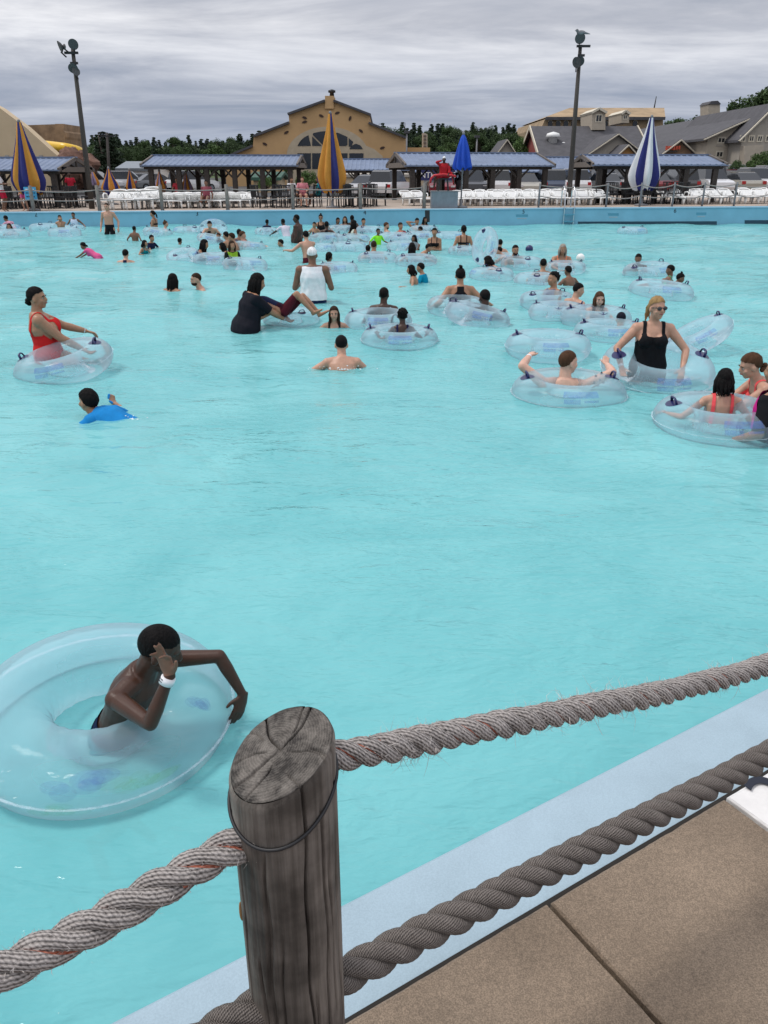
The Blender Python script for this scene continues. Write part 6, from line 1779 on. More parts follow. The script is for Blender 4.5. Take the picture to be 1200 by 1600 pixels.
# ------------------------------------------------------------------ pavilions
def pavilion(label, x0, x1, yf, Wd, yaw, ez, rz_, gable='both', z0=None, npost=5):
    """ridge along its own x; x0,x1 = ends of the front eave in metres from the pivot at the front-left corner"""
    root = thing('pavilion', label, 'pavilion', (x0, yf, 0), yaw)
    L = x1; z0 = deckz(x0) if z0 is None else z0
    n = max(6, int(L / .32))
    for sd, (ya, yb) in enumerate(((0, Wd / 2), (Wd, Wd / 2))):
        b = MB(); V = []
        for i in range(n * 4 + 1):
            x = L * i / (n * 4); rib = .035 if i % 4 == 0 else 0
            V += [(x, ya, ez + rib), (x, yb, rz_ + rib)]
        m_ = len(V)
        V += [(v[0], v[1], v[2] - .07 - (.035 if (k // 2) % 4 == 0 else 0)) for k, v in enumerate(V)]
        F = []
        for i in range(n * 4):
            F += [(2 * i, 2 * i + 2, 2 * i + 3, 2 * i + 1), (m_ + 2 * i, m_ + 2 * i + 1, m_ + 2 * i + 3, m_ + 2 * i + 2), (2 * i, m_ + 2 * i, m_ + 2 * i + 2, 2 * i + 2)]
        b.add(V, F); b.build('roof_slope', M['roofblue'], root)
    b = MB(); b.bar((-.03, Wd / 2, rz_ + .04), (L + .03, Wd / 2, rz_ + .04), .22, .07); b.build('ridge_cap', M['roofblue'], root)
    for ya in (.35, Wd - .35):
        b = MB(); b.box((.15, ya - .1, ez - .22), (L - .15, ya + .1, ez + .0)); b.build('eave_beam', M['darkwood'], root)
        for k in range(npost):
            x = .5 + (L - 1.0) * k / (npost - 1)
            b = MB(); b.box((x - .13, ya - .13, z0), (x + .13, ya + .13, ez - .2)); b.build('post', M['darkwood'], root)
            if 0 < k < npost - 1:
                b = MB(); b.bar((x, ya, ez - .75), (x + .55, ya, ez - .2), .09); b.bar((x, ya, ez - .75), (x - .55, ya, ez - .2), .09); b.build('brace', M['darkwood'], root)
    for k in range(int(L / 1.1) + 1):
        x = min(L - .1, .12 + k * 1.1)
        b = MB(); b.bar((x, .05, ez - .07), (x, Wd / 2, rz_ - .12), .08, .12); b.bar((x, Wd - .05, ez - .07), (x, Wd / 2, rz_ - .12), .08, .12); b.build('rafter', M['darkwood'], root)
    for x in (.06, L - .06):
        b = MB(); b.bar((x, .0, ez - .02), (x, Wd / 2, rz_ - .03), .10, .20); b.bar((x, Wd, ez - .02), (x, Wd / 2, rz_ - .03), .10, .20); b.build('rake_board', M['timber'], root)
        b = MB(); b.box((x - .05, .35, ez - .12), (x + .05, Wd - .35, ez + .14)); b.build('tie_beam', M['timber'], root)
        b = MB(); b.box((x - .04, Wd / 2 - .07, ez + .14), (x + .04, Wd / 2 + .07, rz_ - .15)); b.build('king_post', M['darkwood'], root)
    return root
M['timber'] = pmat('grey_timber', (.13, .11, .095), .85, .2, 5, .2)
def pav_px(label, pa, pb, Y, y_e, y_r, Wd, yaw=0, **k):
    a, c = atY(pa, 260, Y), atY(pb, 260, Y)
    L = c[0] - a[0]
    return pavilion(label, a[0], L, Y, Wd, math.radians(yaw), atY(600, y_e, Y)[2], atY(600, y_r, Y + Wd / 2)[2], **k)
pav_px('blue roofed pavilion running off the picture edge behind the corner parasol', -130, 92, 45, 265, 247, 5.5, 0)
pav_px('long blue roofed pavilion behind the lefthand loungers', 218, 466, 47, 258, 243.5, 5.5, 0, npost=6)
pav_px('low blue roofed pavilion behind the central marigold parasol', 520, 640, 60, 265, 249, 6, 0)
pav_px('long blue roofed pavilion behind the lifeguard', 632, 880, 46, 258, 239.5, 6.5, 9, npost=6)
pav_px('long low blue roof running behind the lifeguard pavilion', 640, 925, 62, 268, 246, 7, 0, npost=6)
pav_px('blue roofed pavilion behind the white and navy parasol', 925, 1138, 44, 257, 243, 5.5, 0, npost=5)

# ------------------------------------------------------------------ light poles
def lamp_disc(b0, c, n_, r):
    n_ = unit(n_); u = unit(np.cross(n_, [0.1, 0, 1.0])); w = np.cross(n_, u)
    b = MB(); V = []
    prof = [(0.0, .02), (.6, .02), (.92, .01), (1.0, .05), (.95, -.10), (.55, -.42), (.25, -.55), (.0, -.56)]
    seg = 20
    for (rr_, d_) in prof:
        for k in range(seg):
            a = 2 * math.pi * k / seg; V.append(np.array(c) + (u * math.cos(a) + w * math.sin(a)) * max(rr_, .01) * r + n_ * d_ * r)
    b.add(V, [(i * seg + k, i * seg + (k + 1) % seg, (i + 1) * seg + (k + 1) % seg, (i + 1) * seg + k) for i in range(len(prof) - 1) for k in range(seg)])
    return b.build('floodlight', M['lampgrey'], b0, True)
M['lampgrey'] = pmat('grey_floodlight', (.055, .055, .058), .6, .1, 4)
M['polewood'] = pmat('dark_wood_pole', (.055, .047, .042), .85, .3, 2, .2, stretch=(1, 1, .1))
def light_pole(pt, pb_, Y, label, discs, arms):
    a = atY(pt[0], pt[1], Y); base = atY(pb_[0], pb_[1], Y)
    root = thing('light_pole', label, 'light pole', (base[0], Y, deckz(base[0])))
    h = a[2] - deckz(base[0]); dx = a[0] - base[0]
    b = MB(); b.tube([(0, 0, 0), (dx * .5, 0, h * .5), (dx, 0, h)], [.14, .115, .085], 12); b.build('pole', M['polewood'], root, True)
    k = 1 / FPX * (Y * CT)
    for (px, py, w) in arms:
        q = atY(px, py, Y); b = MB(); b.box((q[0] - base[0] - w * k / 2, -.14, q[2] - deckz(base[0]) - .05), (q[0] - base[0] + w * k / 2, -.04, q[2] - deckz(base[0]) + .05)); b.build('crossarm', M['black'], root)
    for (px, py, r, nn) in discs:
        q = atY(px, py, Y); c = (q[0] - base[0], -.35, q[2] - deckz(base[0]))
        lamp_disc(root, c, nn, r * k)
        b = MB(); b.bar((c[0], -.3, c[2] - r * k * .8), (c[0] * .7 + dx * .3, -.08, c[2] - r * k * 1.5), .05); b.build('bracket', M['black'], root)
    return root
light_pole((113.5, 77), (140, 298), 41.5, 'tall light pole with clustered round floodlights near the corner parasol', [(118.8, 71, 7.3, (.1, -1, -.35)), (98, 75, 8, (-.85, -.45, -.3)), (105, 75, 4, (.6, .7, 0)), (118.5, 108, 7, (.2, -1, -.5)), (123, 113, 6, (.6, -.7, .2))], [(112.5, 83, 20), (117, 99, 11)])
lp = light_pole((907, 70), (890, 298), 43, 'tall light pole with a gull on its top floodlight', [(903.7, 61.5, 7.5, (-.05, -1, -.3)), (903, 97, 7, (-.2, -1, -.4)), (898.5, 99, 7.5, (-.7, -.6, -.3))], [(911, 72.5, 20), (907.5, 87, 10)])
q = atY(908, 51, 43 - .35)
gl_ = thing('gull', 'small gull perched on the top floodlight of the light pole', 'bird', tuple(q))
b = MB(); b.ell((0, 0, 0), (.22, .09, .10), seg=14, rings=10); b.ell((-.20, 0, .09), (.075, .06, .065), seg=10, rings=8); b.tube([(-.14, 0, .03), (-.2, 0, .09)], .055, 8); b.tube([(.12, 0, .0), (.45, 0, -.06)], [.07, .012], 8); b.tube([(-.26, 0, .085), (-.33, 0, .07)], [.018, .004], 6); b.tube([(.0, .02, -.08), (.0, .02, -.16)], .01, 6)
V, T = weld(b, .012, 1); link('body', tri_mesh('body', V, T, pmat('gull_feathers', (.16, .16, .17), .7, .4, 4)), gl_)
q = atY(172, 300, 66)
lp2 = thing('utility_pole', 'thin leaning utility pole beyond the small furled parasols', 'pole', (q[0], 66, .6))
a = atY(167, 207, 66); b = MB(); b.tube([(0, 0, 0), (a[0] - q[0], 0, a[2] - .6)], [.14, .10], 10); b.build('pole', M['polewood'], lp2, True)
b = MB(); b.box((a[0] - q[0] - .5, -.1, a[2] - .9), (a[0] - q[0] + .5, .0, a[2] - .8)); b.build('crossarm', M['black'], lp2)
# ------------------------------------------------------------------ buildings behind
def poly_px(pts, Y): return [(atY(x, y, Y)[0], atY(x, y, Y)[2]) for x, y in pts]
def facade(b0, pts, Y, y1, name, mat, off=0.0):
    b = MB(); b.prism(poly_px(pts, Y), Y - off, y1); return b.build(name, mat, b0)
Y1 = 95.0
gb = thing('gabled_building', 'big ochre stepped gable building with arched dark window', 'building')
facade(gb, [(352, 300), (352, 247), (395, 229), (396.5, 214), (452, 192.5), (451, 179.5), (508, 159), (521.5, 159), (578, 180.5), (576, 193), (634, 216), (634, 300)], Y1, Y1 + 34, 'wall', M['tan'])
facade(gb, [(508, 170), (508, 150), (521.5, 150), (521.5, 170)], Y1, Y1 + 3, 'chimney', M['tan'], .25)
q = atY(517.5, 147, Y1); b = MB(); b.lathe([(.28, -.3), (.22, .2), (.40, .25), (.40, .45), (.1, .55)], c=(q[0], Y1 + 1.2, q[2]), seg=14); b.build('chimney_cap', M['black'], gb, True)
facade(gb, [(634, 300), (634, 230.5), (672, 230.5), (672, 300)], Y1 + 2, Y1 + 20, 'annex', M['tan'])
for (a_, c_) in (((352, 247), (395, 229)), ((396.5, 214), (452, 192.5)), ((450, 179.5), (508, 158.5)), ((521.5, 158.5), (579, 180.5)), ((576, 193), (634.5, 216))):
    p_, q_ = atY(*a_, Y1), atY(*c_, Y1)
    b = MB(); b.bar((p_[0], Y1 + 16.7, p_[2] + .06), (q_[0], Y1 + 16.7, q_[2] + .06), 34.4, .22, up=(0, 0, 1)); b.build('roof_edge', M['shingle'], gb)
def arc(cx, cy, r, ry, t0, t1, n=24): return [(cx + r * math.cos(t), cy - ry * math.sin(t)) for t in np.linspace(t0, t1, n)]
# cream arch surround with its lower shoulder, then dark panes in it
facade(gb, [(448, 300)] + arc(512, 243, 64, 45, math.pi, 0.35) + [(585, 233), (598, 244), (602, 300)], Y1, Y1 + .5, 'arch_surround', pmat('buff_arch', (.46, .38, .27), .85, .08, 2), .12)
def pane(pts): return facade(gb, pts, Y1, Y1 + .2, 'pane', M['glass'], .17)
pane([(465, 228)] + arc(512, 232, 47, 27, math.pi * .955, math.pi * .72, 8) + [(486, 228)])
pane([(488, 228), (488, 213), (503, 228)]); pane([(489, 211)] + arc(512, 232, 47, 27, math.pi * .66, math.pi * .52, 6) + [(511, 228), (506, 228)])
pane([(513, 228), (513, 206), (528, 207.5), (543, 214), (543, 226), (541, 228)])
pane([(545, 229), (545, 215.5), (552, 222), (549, 229)]); pane([(546, 233), (549, 228), (556, 224.5), (563, 227), (567, 233)])
for (a_, c_) in ((465, 486), (488, 506), (508, 520), (524, 543), (546, 568)): pane([(a_, 264), (a_, 239.5), (c_, 239.5), (c_, 264)])
def leafm(px, py, ang):
    c, s_ = math.cos(math.radians(ang)), math.sin(math.radians(ang)); pts = []
    for t in np.linspace(0, 2 * math.pi, 16, endpoint=False):
        u, v = 4.0 * math.cos(t), 2.0 * math.sin(t) * abs(math.sin(t)) ** .3
        pts.append((px + u * c - v * s_, py + u * s_ + v * c))
    facade(gb, pts, Y1, Y1 + .1, 'leaf_vent', M['vent'], .08)
M['vent'] = pmat('dark_brown_vent', (.05, .025, .015), .7, .2)
for t in ((414, 225, 25), (447.5, 207, -30), (476, 184, 20), (476, 190.5, -15), (502, 181, 25), (527, 176.5, -20), (547, 185, -70), (564, 204.5, 40), (597.5, 231, -15)): leafm(*t)
facade(gb, [(385, 243), (385, 241), (409, 241), (409, 243)], Y1, Y1 + .3, 'canopy_slot', M['black'], .1)

lb = thing('sloped_building', 'tan sloping building face behind the corner parasol', 'building')
facade(lb, [(-90, 300), (-90, 120), (0, 169), (40, 199), (98, 251), (98, 300)], 72, 73.2, 'wall', M['tan_pale'])
for px in (11, 64): facade(lb, [(px - 3, 250), (px - 3, 242), (px + 3, 242), (px + 3, 250)], 72, 72.3, 'window', M['hotel2'], .06)
ct_ = thing('castle_tower', 'brown stone castle wall with a taller square tower', 'building')
facade(ct_, [(30, 300), (30, 196), (86, 194), (86, 300)], 84, 92, 'wall', M['stone'])
facade(ct_, [(84, 300), (84, 214), (82, 212), (82, 206), (86, 203), (86, 193.5), (99, 193.5), (99, 204), (102, 207), (102, 214), (101, 218), (103, 300)], 82, 87, 'tower', M['stone'])
sl = thing('water_slide', 'yellow tube water slide curling round the castle tower', 'slide')
pts = [atY(70, 227, 80), atY(86, 229, 79), atY(104, 231.5, 78), atY(122, 236, 79), atY(129, 241, 81), atY(122, 245, 83), atY(104, 247, 84)]
C, _ = catmull(pts, .3); b = MB(); b.tube(C, .42, 14); b.build('flume', pmat('yellow_fibreglass', (.75, .46, .02), .35, .08, 2), sl, True)
for t in (20, 60):
    i = min(t, len(C) - 1); b = MB(); b.tube([(C[i][0], C[i][1], .5), tuple(C[i])], .12, 8); b.build('support', M['grey'], sl, True)
rk = thing('rock_mound', 'reddish rock mound at the foot of the castle tower', 'rocks')
rg = np.random.default_rng(3)
for k in range(22):
    q = atY(rg.uniform(100, 138), rg.uniform(250, 276), 70 + rg.uniform(0, 4)); e = MB(); e.ell((0, 0, 0), rg.uniform(.5, 1.1, 3), seg=9, rings=7)
    e.v[0] = e.v[0] * (1 + rg.normal(0, .09, (len(e.v[0]), 1))); o = e.build('rock', M['rockred'] if 'rockred' in M else M.setdefault('rockred', pmat('red_rock', (.16, .085, .06), .95, .35, 2, .5)), rk); o.location = tuple(q)

def gable_house(name, label, px0, px1, Y, depth, ye, yr, wall, roof, ridge='x', cat='building', over=.5, base=300, trim=True):
    root = thing(name, label, cat)
    a, c = atY(px0, 270, Y)[0], atY(px1, 270, Y)[0]
    ez = atY(600, ye, Y)[2]; z0 = .3
    m_ = (a + c) / 2
    if ridge == 'x':
        rz_ = atY(600, yr, Y + depth / 2)[2]
        b = MB(); b.add([(a, Y, z0), (a, Y + depth, z0), (a, Y + depth, ez), (a, Y + depth / 2, rz_ - .15), (a, Y, ez), (c, Y, z0), (c, Y + depth, z0), (c, Y + depth, ez), (c, Y + depth / 2, rz_ - .15), (c, Y, ez)],
                        [(0, 1, 2, 3, 4), (9, 8, 7, 6, 5), (0, 4, 9, 5), (2, 1, 6, 7)]); b.build('wall', wall, root)
        for sg, y0 in ((1, Y - over), (-1, Y + depth + over)):
            ed = ez - over * (rz_ - ez) / (depth / 2)
            b = MB(); v = [(a - over, y0, ed), (c + over, y0, ed), (c + over, Y + depth / 2, rz_), (a - over, Y + depth / 2, rz_)]
            v += [(p_[0], p_[1], p_[2] - .25) for p_ in v]
            b.add(v, [(0, 1, 2, 3), (4, 7, 6, 5), (0, 4, 5, 1), (0, 3, 7, 4), (1, 5, 6, 2)]); b.build('roof_slope', roof, root)
            if trim:
                for x in (a - over, c + over):
                    b = MB(); b.bar((x, y0, ed - .1), (x, Y + depth / 2, rz_ - .1), .12, .42); b.build('rake_trim', M['cream'], root)
        if trim: b = MB(); b.box((a - over, Y - over - .06, ez - .75), (c + over, Y - over, ez - .45)); b.build('fascia', M['cream'], root)
    else:
        rz_ = atY(600, yr, Y)[2]
        b = MB(); b.add([(a, Y, z0), (c, Y, z0), (c, Y, ez), (m_, Y, rz_ - .1), (a, Y, ez), (a, Y + depth, z0), (c, Y + depth, z0), (c, Y + depth, ez), (m_, Y + depth, rz_ - .1), (a, Y + depth, ez)],
                        [(0, 1, 2, 3, 4), (9, 8, 7, 6, 5), (0, 4, 9, 5), (2, 1, 6, 7)]); b.build('wall', wall, root)
        for x in (a - over, c + over):
            ed = ez - over * (rz_ - ez) / (c - m_)
            b = MB(); v = [(x, Y - over, ed), (m_, Y - over, rz_), (m_, Y + depth, rz_), (x, Y + depth, ed)]
            v += [(p_[0], p_[1], p_[2] - .22) for p_ in v]
            b.add(v, [(0, 1, 2, 3), (4, 7, 6, 5), (0, 4, 5, 1), (0, 3, 7, 4)]); b.build('roof_slope', roof, root)
            if trim: b = MB(); b.bar((x, Y - over - .05, ed - .12), (m_, Y - over - .05, rz_ - .12), .10, .36, up=(0, -1, .01)); b.build('rake_trim', M['cream'], root)
    return root
def win(root, px, py, w, h, Y, frame=M['cream']):
    q = poly_px([(px - w / 2, py + h / 2), (px + w / 2, py - h / 2)], Y)
    (xa, za), (xb, zb) = q
    b = MB(); b.box((xa - .13, Y - .06, za - .13), (xb + .13, Y + .05, zb + .13)); f = b.build('window', frame, root)
    m_ = (xa + xb) / 2
    for u, v in ((xa, m_ - .05), (m_ + .05, xb)):
        b = MB(); b.box((u, Y - .09, za), (v, Y - .055, zb)); b.build('pane', M['glass'], f)
    return f
# righthand complex
cs = thing('arcaded_building', 'tan stone hall with a row of arched openings on the hilltop', 'building')
facade(cs, [(846, 260), (846, 199), (852, 186), (860, 185), (1036, 185), (1038, 260)], 142, 170, 'wall', M['colos'] if 'colos' in M else M.setdefault('colos', pmat('buff_stone', (.33, .24, .15), .95, .25, .5, .4, 3)))
b = MB(); e0, e1, r0, r1 = atY(852, 184, 141.5), atY(1038, 184, 141.5), atY(890, 168.5, 150), atY(1038, 168.5, 150)
b.add([(e0[0], 141, e0[2]), (e1[0], 141, e1[2]), (r1[0], 150, r1[2]), (r0[0], 150, r0[2]), (e0[0], 165, e0[2]), (e1[0], 165, e1[2])], [(0, 1, 2, 3), (0, 3, 4), (3, 2, 5, 4), (1, 5, 2)]); b.build('roof', pmat('tan_roof_slabs', (.33, .235, .14), .95, .3, .4, .4, 2), cs)
b = MB(); b.box((e0[0], 140.9, e0[2] - .35), (e1[0], 141.3, e0[2] + .1)); b.build('cornice', M['shingle'], cs)
for px in (859.5, 872, 884, 896, 910, 946, 958, 992):
    b = MB(); b.prism(poly_px([(px - 3.4, 198)] + arc(px, 193, 3.4, 4.2, math.pi, 0, 9) + [(px + 3.4, 198)], 142), 141.9, 142.3); b.build('arch_opening', M['glass'], cs)
    b = MB(); b.prism(poly_px(arc(px, 193, 4.6, 5.4, math.pi * .8, .2, 9) + arc(px, 193, 3.5, 4.3, .2, math.pi * .8, 9), 142), 141.8, 142.2); b.build('arch_trim', M['cream'], cs)
q = atY(1022, 168, 150); b = MB(); b.tube([(q[0], 150, q[2] - .5), (q[0] + .15, 150, q[2] + 1.7)], [.12, .07], 8); b.build('mast', M['black'], cs, True)
h1 = gable_house('barn_hall', 'long dark grey roofed hall with a red gable end', 846, 1010, 100, 15, 243, 197, M['red'], M['shingle'])
for (px, py, r_) in ((864, 215, .9), (879.5, 226, .45)):
    q = atY(px, py, 103.5); b = MB(); b.lathe([(r_ * .6, -.9), (r_ * .6, 0), (r_, .05), (r_ * .8, r_ * .5), (.05, r_ * .7)], c=(q[0], q[1], q[2]), seg=14); b.build('roof_vent', M['white'], h1, True)
def dormer(px0, px1, ytop, yap, ybot, Y, label):
    root = thing('dormer', label, 'dormer')
    P = poly_px([(px0, ybot), (px0, ytop), ((px0 + px1) / 2, yap), (px1, ytop), (px1, ybot)], Y)
    b = MB(); b.prism(P, Y, Y + 6); b.build('wall', M['hotel'], root)
    for i in (1, 2):
        p_, q_ = P[i], P[i + 1]
        b = MB(); b.bar((p_[0] + (p_[0] - P[2][0]) * .12, Y + 2.8, p_[1] + .05), (q_[0] + (q_[0] - P[2][0]) * .12, Y + 2.8, q_[1] + .05), 6.4, .25, up=(0, 0, 1)); b.build('roof_slope', M['cream'], root)
    w_ = (px1 - px0) * .4; win(root, (px0 + px1) / 2, ytop + (ybot - ytop) * .3, w_, (ybot - ytop) * .35, Y)
dormer(925, 946, 177, 170.5, 203, 106, 'larger beige dormer tower on the grey roof')
dormer(971, 983, 179, 174, 192, 108, 'smaller beige dormer tower on the grey roof')
h2 = gable_house('cross_gable_house', 'beige front gable with white trim joined to the grey roof', 906, 1010, 96, 12, 246, 208, M['hotel2'], M['shingle'], 'y')
h3 = gable_house('ochre_porch', 'small ochre gable with white trim beside the parasol top', 955, 997, 92, 5, 247, 225, M['orange'], M['shingle'], 'y', over=.3)
h4 = gable_house('shop_house', 'brown gabled shop with a red script sign', 1024, 1086, 88, 14, 243, 217, M['shopwall'] if 'shopwall' in M else M.setdefault('shopwall', pmat('brown_siding', (.24, .15, .09), .8, .12, 2)), M['shingle'], 'y', over=.4)
sgb = MB(); rl = random.Random(5)
x = 1040
while x < 1062:
    w = rl.uniform(2.2, 4.2); P = poly_px([(x, 234 + rl.uniform(-1, 1)), (x + w * .8, 234), (x + w, 228 + rl.uniform(-1, 1)), (x + w * .2, 228)], 87.6); b = MB(); b.prism(P, 87.5, 87.7); b.build('script_letter', pmat('red_sign_paint', (.50, .07, .03), .5, .05), h4); x += w + .6
b = MB(); b.prism(poly_px([(1042, 238), (1058, 237), (1058, 235.6), (1042, 236.4)], 87.6), 87.5, 87.7); b.build('script_line', M['black'], h4)
h5 = gable_house('hotel_wing', 'beige hotel wing with dark grey roof and small windows', 1098, 1282, 85, 44, 212, 166, M['hotel'], M['shingle'], 'y', over=.6)
win(h5, 1127, 219, 9.5, 6, 85); win(h5, 1124, 241, 9, 6.5, 85)
b = MB(); b.prism(poly_px([(1119, 228.5), (1119, 226.5), (1128, 226.5), (1128, 228.5)], 85), 84.93, 85.02); b.build('air_vent', M['hotel2'], h5)
h6 = gable_house('hotel_gable', 'taller hotel gable with a row of four windows at the picture edge', 1151, 1232, 82, 20, 209, 160, M['hotel2'], M['shingle'], 'y', over=.5)
for px in (1160.5, 1174, 1187, 1200): win(h6, px, 216.5, 6, 6.5, 82)
facade(h6, [(1163, 300), (1163, 228), (1193, 226), (1193, 300)], 81, 82, 'porch', M['hotel'])
ct2 = thing('roof_cupola', 'small beige cupola on the hotel ridge', 'cupola')
P = poly_px([(1107, 180), (1107, 163), (1125, 163), (1125, 180)], 118); b = MB(); b.prism(P, 118, 121); b.build('box', M['hotel'], ct2)
P = poly_px([(1106, 163), (1111, 158), (1121, 157.5), (1126, 163)], 118); b = MB(); b.prism(P, 117.8, 121.2); b.build('roof', M['shingle'], ct2)
h7 = gable_house('grey_cottage', 'small grey roofed cottage below the pine trees', 776, 802, 105, 8, 236, 217, M['hotel2'], M['shingle'], 'y', over=.4)
h8 = gable_house('white_shed', 'long pale shed far behind the lefthand loungers', 186, 236, 92, 8, 262, 252, M['white'], M['galv'], 'x', over=.3, trim=False)
h9 = gable_house('green_roofed_hut', 'tan hut with a green roof seen under the pavilion', 395, 432, 72, 6, 276, 268, M['tan_pale'], pmat('green_roof', (.03, .09, .06), .7, .1), 'x', over=.4, trim=False)
h10 = gable_house('tan_annex', 'low tan annex wall behind the central pavilions', 541, 662, 80, 6, 272, 266, M['tan_pale'], M['hotel2'], 'x', over=.2, trim=False)
sgn = thing('arched_sign', 'narrow arched stone sign standing over the blue roofs', 'sign')
b = MB(); b.prism(poly_px([(660, 236), (660, 208), (664, 208), (668, 210), (668, 236)], 110), 110, 111); b.build('slab', M['hotel'], sgn)
for k in range(4): b = MB(); b.prism(poly_px([(662, 214 + k * 5.5), (662, 211 + k * 5.5), (666, 211 + k * 5.5), (666, 214 + k * 5.5)], 109.9), 109.85, 110.1); b.build('letter_block', M['timber'], sgn)
for px, yt, Y in ((635, 206, 93), (743, 213, 100), (452, 228, 100)):
    q = atY(px, 270, Y); a = atY(px, yt, Y)
    t = thing('lamp_post', {635: 'thin lamp post at the corner of the ochre building', 743: 'thin pole behind the royal blue parasol', 452: 'short thin pole left of the arched window'}[px], 'lamp post', (q[0], Y, .6))
    b = MB(); b.tube([(0, 0, 0), (0, 0, a[2] - .6)], .09, 8); b.build('pole', M['grey'], t, True)
    b = MB(); b.box((-.3, -.2, a[2] - .75), (.3, .2, a[2] - .5)); b.build('lamp_head', M['lampgrey'], t)

# ------------------------------------------------------------------ parked cars
CARC = [(.62, .62, .63), (.45, .46, .48), (.03, .03, .035), (.16, .17, .18), (.62, .62, .63), (.20, .02, .03), (.05, .07, .12), (.35, .33, .28)]
CARM = [pmat('car_paint', c, .3, .03, 3, coat=.4) for c in CARC]
M['tyre'] = pmat('tyre_rubber', (.015, .015, .016), .85, .1); M['tail'] = pmat('tail_lamp', (.35, .01, .01), .3, .05); M['head'] = pmat('head_lamp', (.6, .6, .62), .15, .05)
def car_meshes(suv):
    h = 1.72 if suv else 1.45; w = .92
    pr = [(-2.25, .35), (-2.3, .75), (-2.2, .95), (-2.0, 1.02), (1.05, 1.02), (1.9, .92), (2.25, .80), (2.3, .5), (2.2, .32)] if suv else [(-2.2, .32), (-2.25, .72), (-2.15, .88), (-1.6, .95), (1.1, .92), (1.95, .80), (2.2, .65), (2.22, .42), (2.1, .28)]
    b = MB(); n = len(pr)
    V = [(x, -w, z) for x, z in pr] + [(x, w, z) for x, z in pr]
    V = [(x, y * (.93 if z > .9 else 1), z) for x, y, z in V]
    b.add(V, [tuple(range(n)), tuple(range(2 * n - 1, n - 1, -1))] + [((i + 1) % n, i, n + i, n + (i + 1) % n) for i in range(n)])
    body = b
    cp = [(-2.05, 1.0), (-1.85, h - .06), (-1.5, h), (.2, h), (.45, h - .05), (1.15, 1.0)] if suv else [(-1.75, .93), (-1.05, h - .05), (-.7, h), (.15, h), (.4, h - .05), (1.2, .91)]
    def cab(sc, zlo):
        b = MB(); n = len(cp); V = []
        for s_ in (-1, 1):
            for x, z in cp: V.append((x * sc, s_ * (.80 if z < 1.1 else .64) * (1.005 if sc != 1 else 1), z))
        b.add(V, [tuple(range(n)), tuple(range(2 * n - 1, n - 1, -1))] + [((i + 1) % n, i, n + i, n + (i + 1) % n) for i in range(n)])
        return b
    roof = MB(); roof.box((cp[2][0] + .02, -.66, h - .03), (cp[3][0] + .05, .66, h + .03))
    return body, cab(1, 0), roof
def car_tree(suv, mi):
    root = thing('parked_car', 'car', 'car')
    body, cabin, roof = car_meshes(suv)
    bo = body.build('body', CARM[mi], root); cabin.build('window_glass', M['glass'], root); roof.build('roof_panel', CARM[mi], root)
    for x in (-1.4, 1.4):
        for s_ in (-1, 1):
            b = MB(); a = np.linspace(0, 2 * math.pi, 14, endpoint=False)
            b.tube([(x, s_ * .74, .33), (x, s_ * .945, .33)], .33, 14); wh = b.build('wheel', M['tyre'], root)
            b = MB(); b.tube([(x, s_ * .93, .33), (x, s_ * .955, .33)], .20, 10); b.build('rim', M['galv'], wh)
    for s_ in (-1, 1):
        b = MB(); b.box((2.12, s_ * .72 - .15, .60), (2.27, s_ * .72 + .15, .72)); b.build('headlight', M['head'], root)
        b = MB(); b.box((-2.30, s_ * .74 - .12, .68), (-2.18, s_ * .74 + .12, .88)); b.build('tail_light', M['tail'], root)
    return root
CARS = [car_tree(i % 2 == 0, i) for i in range(8)]
CNAME = ['white off-roader', 'silver saloon', 'black off-roader', 'grey saloon', 'white wagon', 'dark red saloon', 'navy off-roader', 'beige saloon']
rl = random.Random(11)
rows = [(61, 'first', 690, 1230, 14), (68, 'second', 700, 1230, 14), (75, 'third', 705, 1190, 12), (84, 'fourth', 760, 1150, 9)]
for Y, rn, p0, p1, n in rows:
    for i in range(n):
        px = p0 + (p1 - p0) * (i + rl.uniform(-.15, .15)) / (n - 1); x = atY(px, 280, Y)[0]; k = rl.choice([0, 0, 1, 2, 2, 3, 4, 4, 5, 6, 7])
        c = dup(CARS[k], (x, Y + rl.uniform(-.3, .3), landz(x, Y) + .0), math.radians(rl.choice([90, -90]) + rl.uniform(-4, 4)), f'{CNAME[k]}, {ORD[i]} car from the lifeguard in the {rn} parking row', f'cars in the {rn} row of the car park')
for i, (px, Y) in enumerate(((150, 78), (200, 80), (222, 84), (245, 79), (300, 76), (585, 58), (610, 58))):
    k = (0, 4, 1, 3, 0, 1, 0)[i]; x = atY(px, 280, Y)[0]
    dup(CARS[k], (x, Y, landz(x, Y)), .2 * i, ('white off-roader left of the small furled parasols', 'white wagon behind the raised lounger', 'silver saloon behind the lefthand loungers', 'grey saloon left of the pavilion posts', 'white off-roader under the lefthand pavilion', 'silver saloon right of the central parasol', 'white off-roader left of the lifeguard pavilion')[i])
for c in CARS: kill(c)

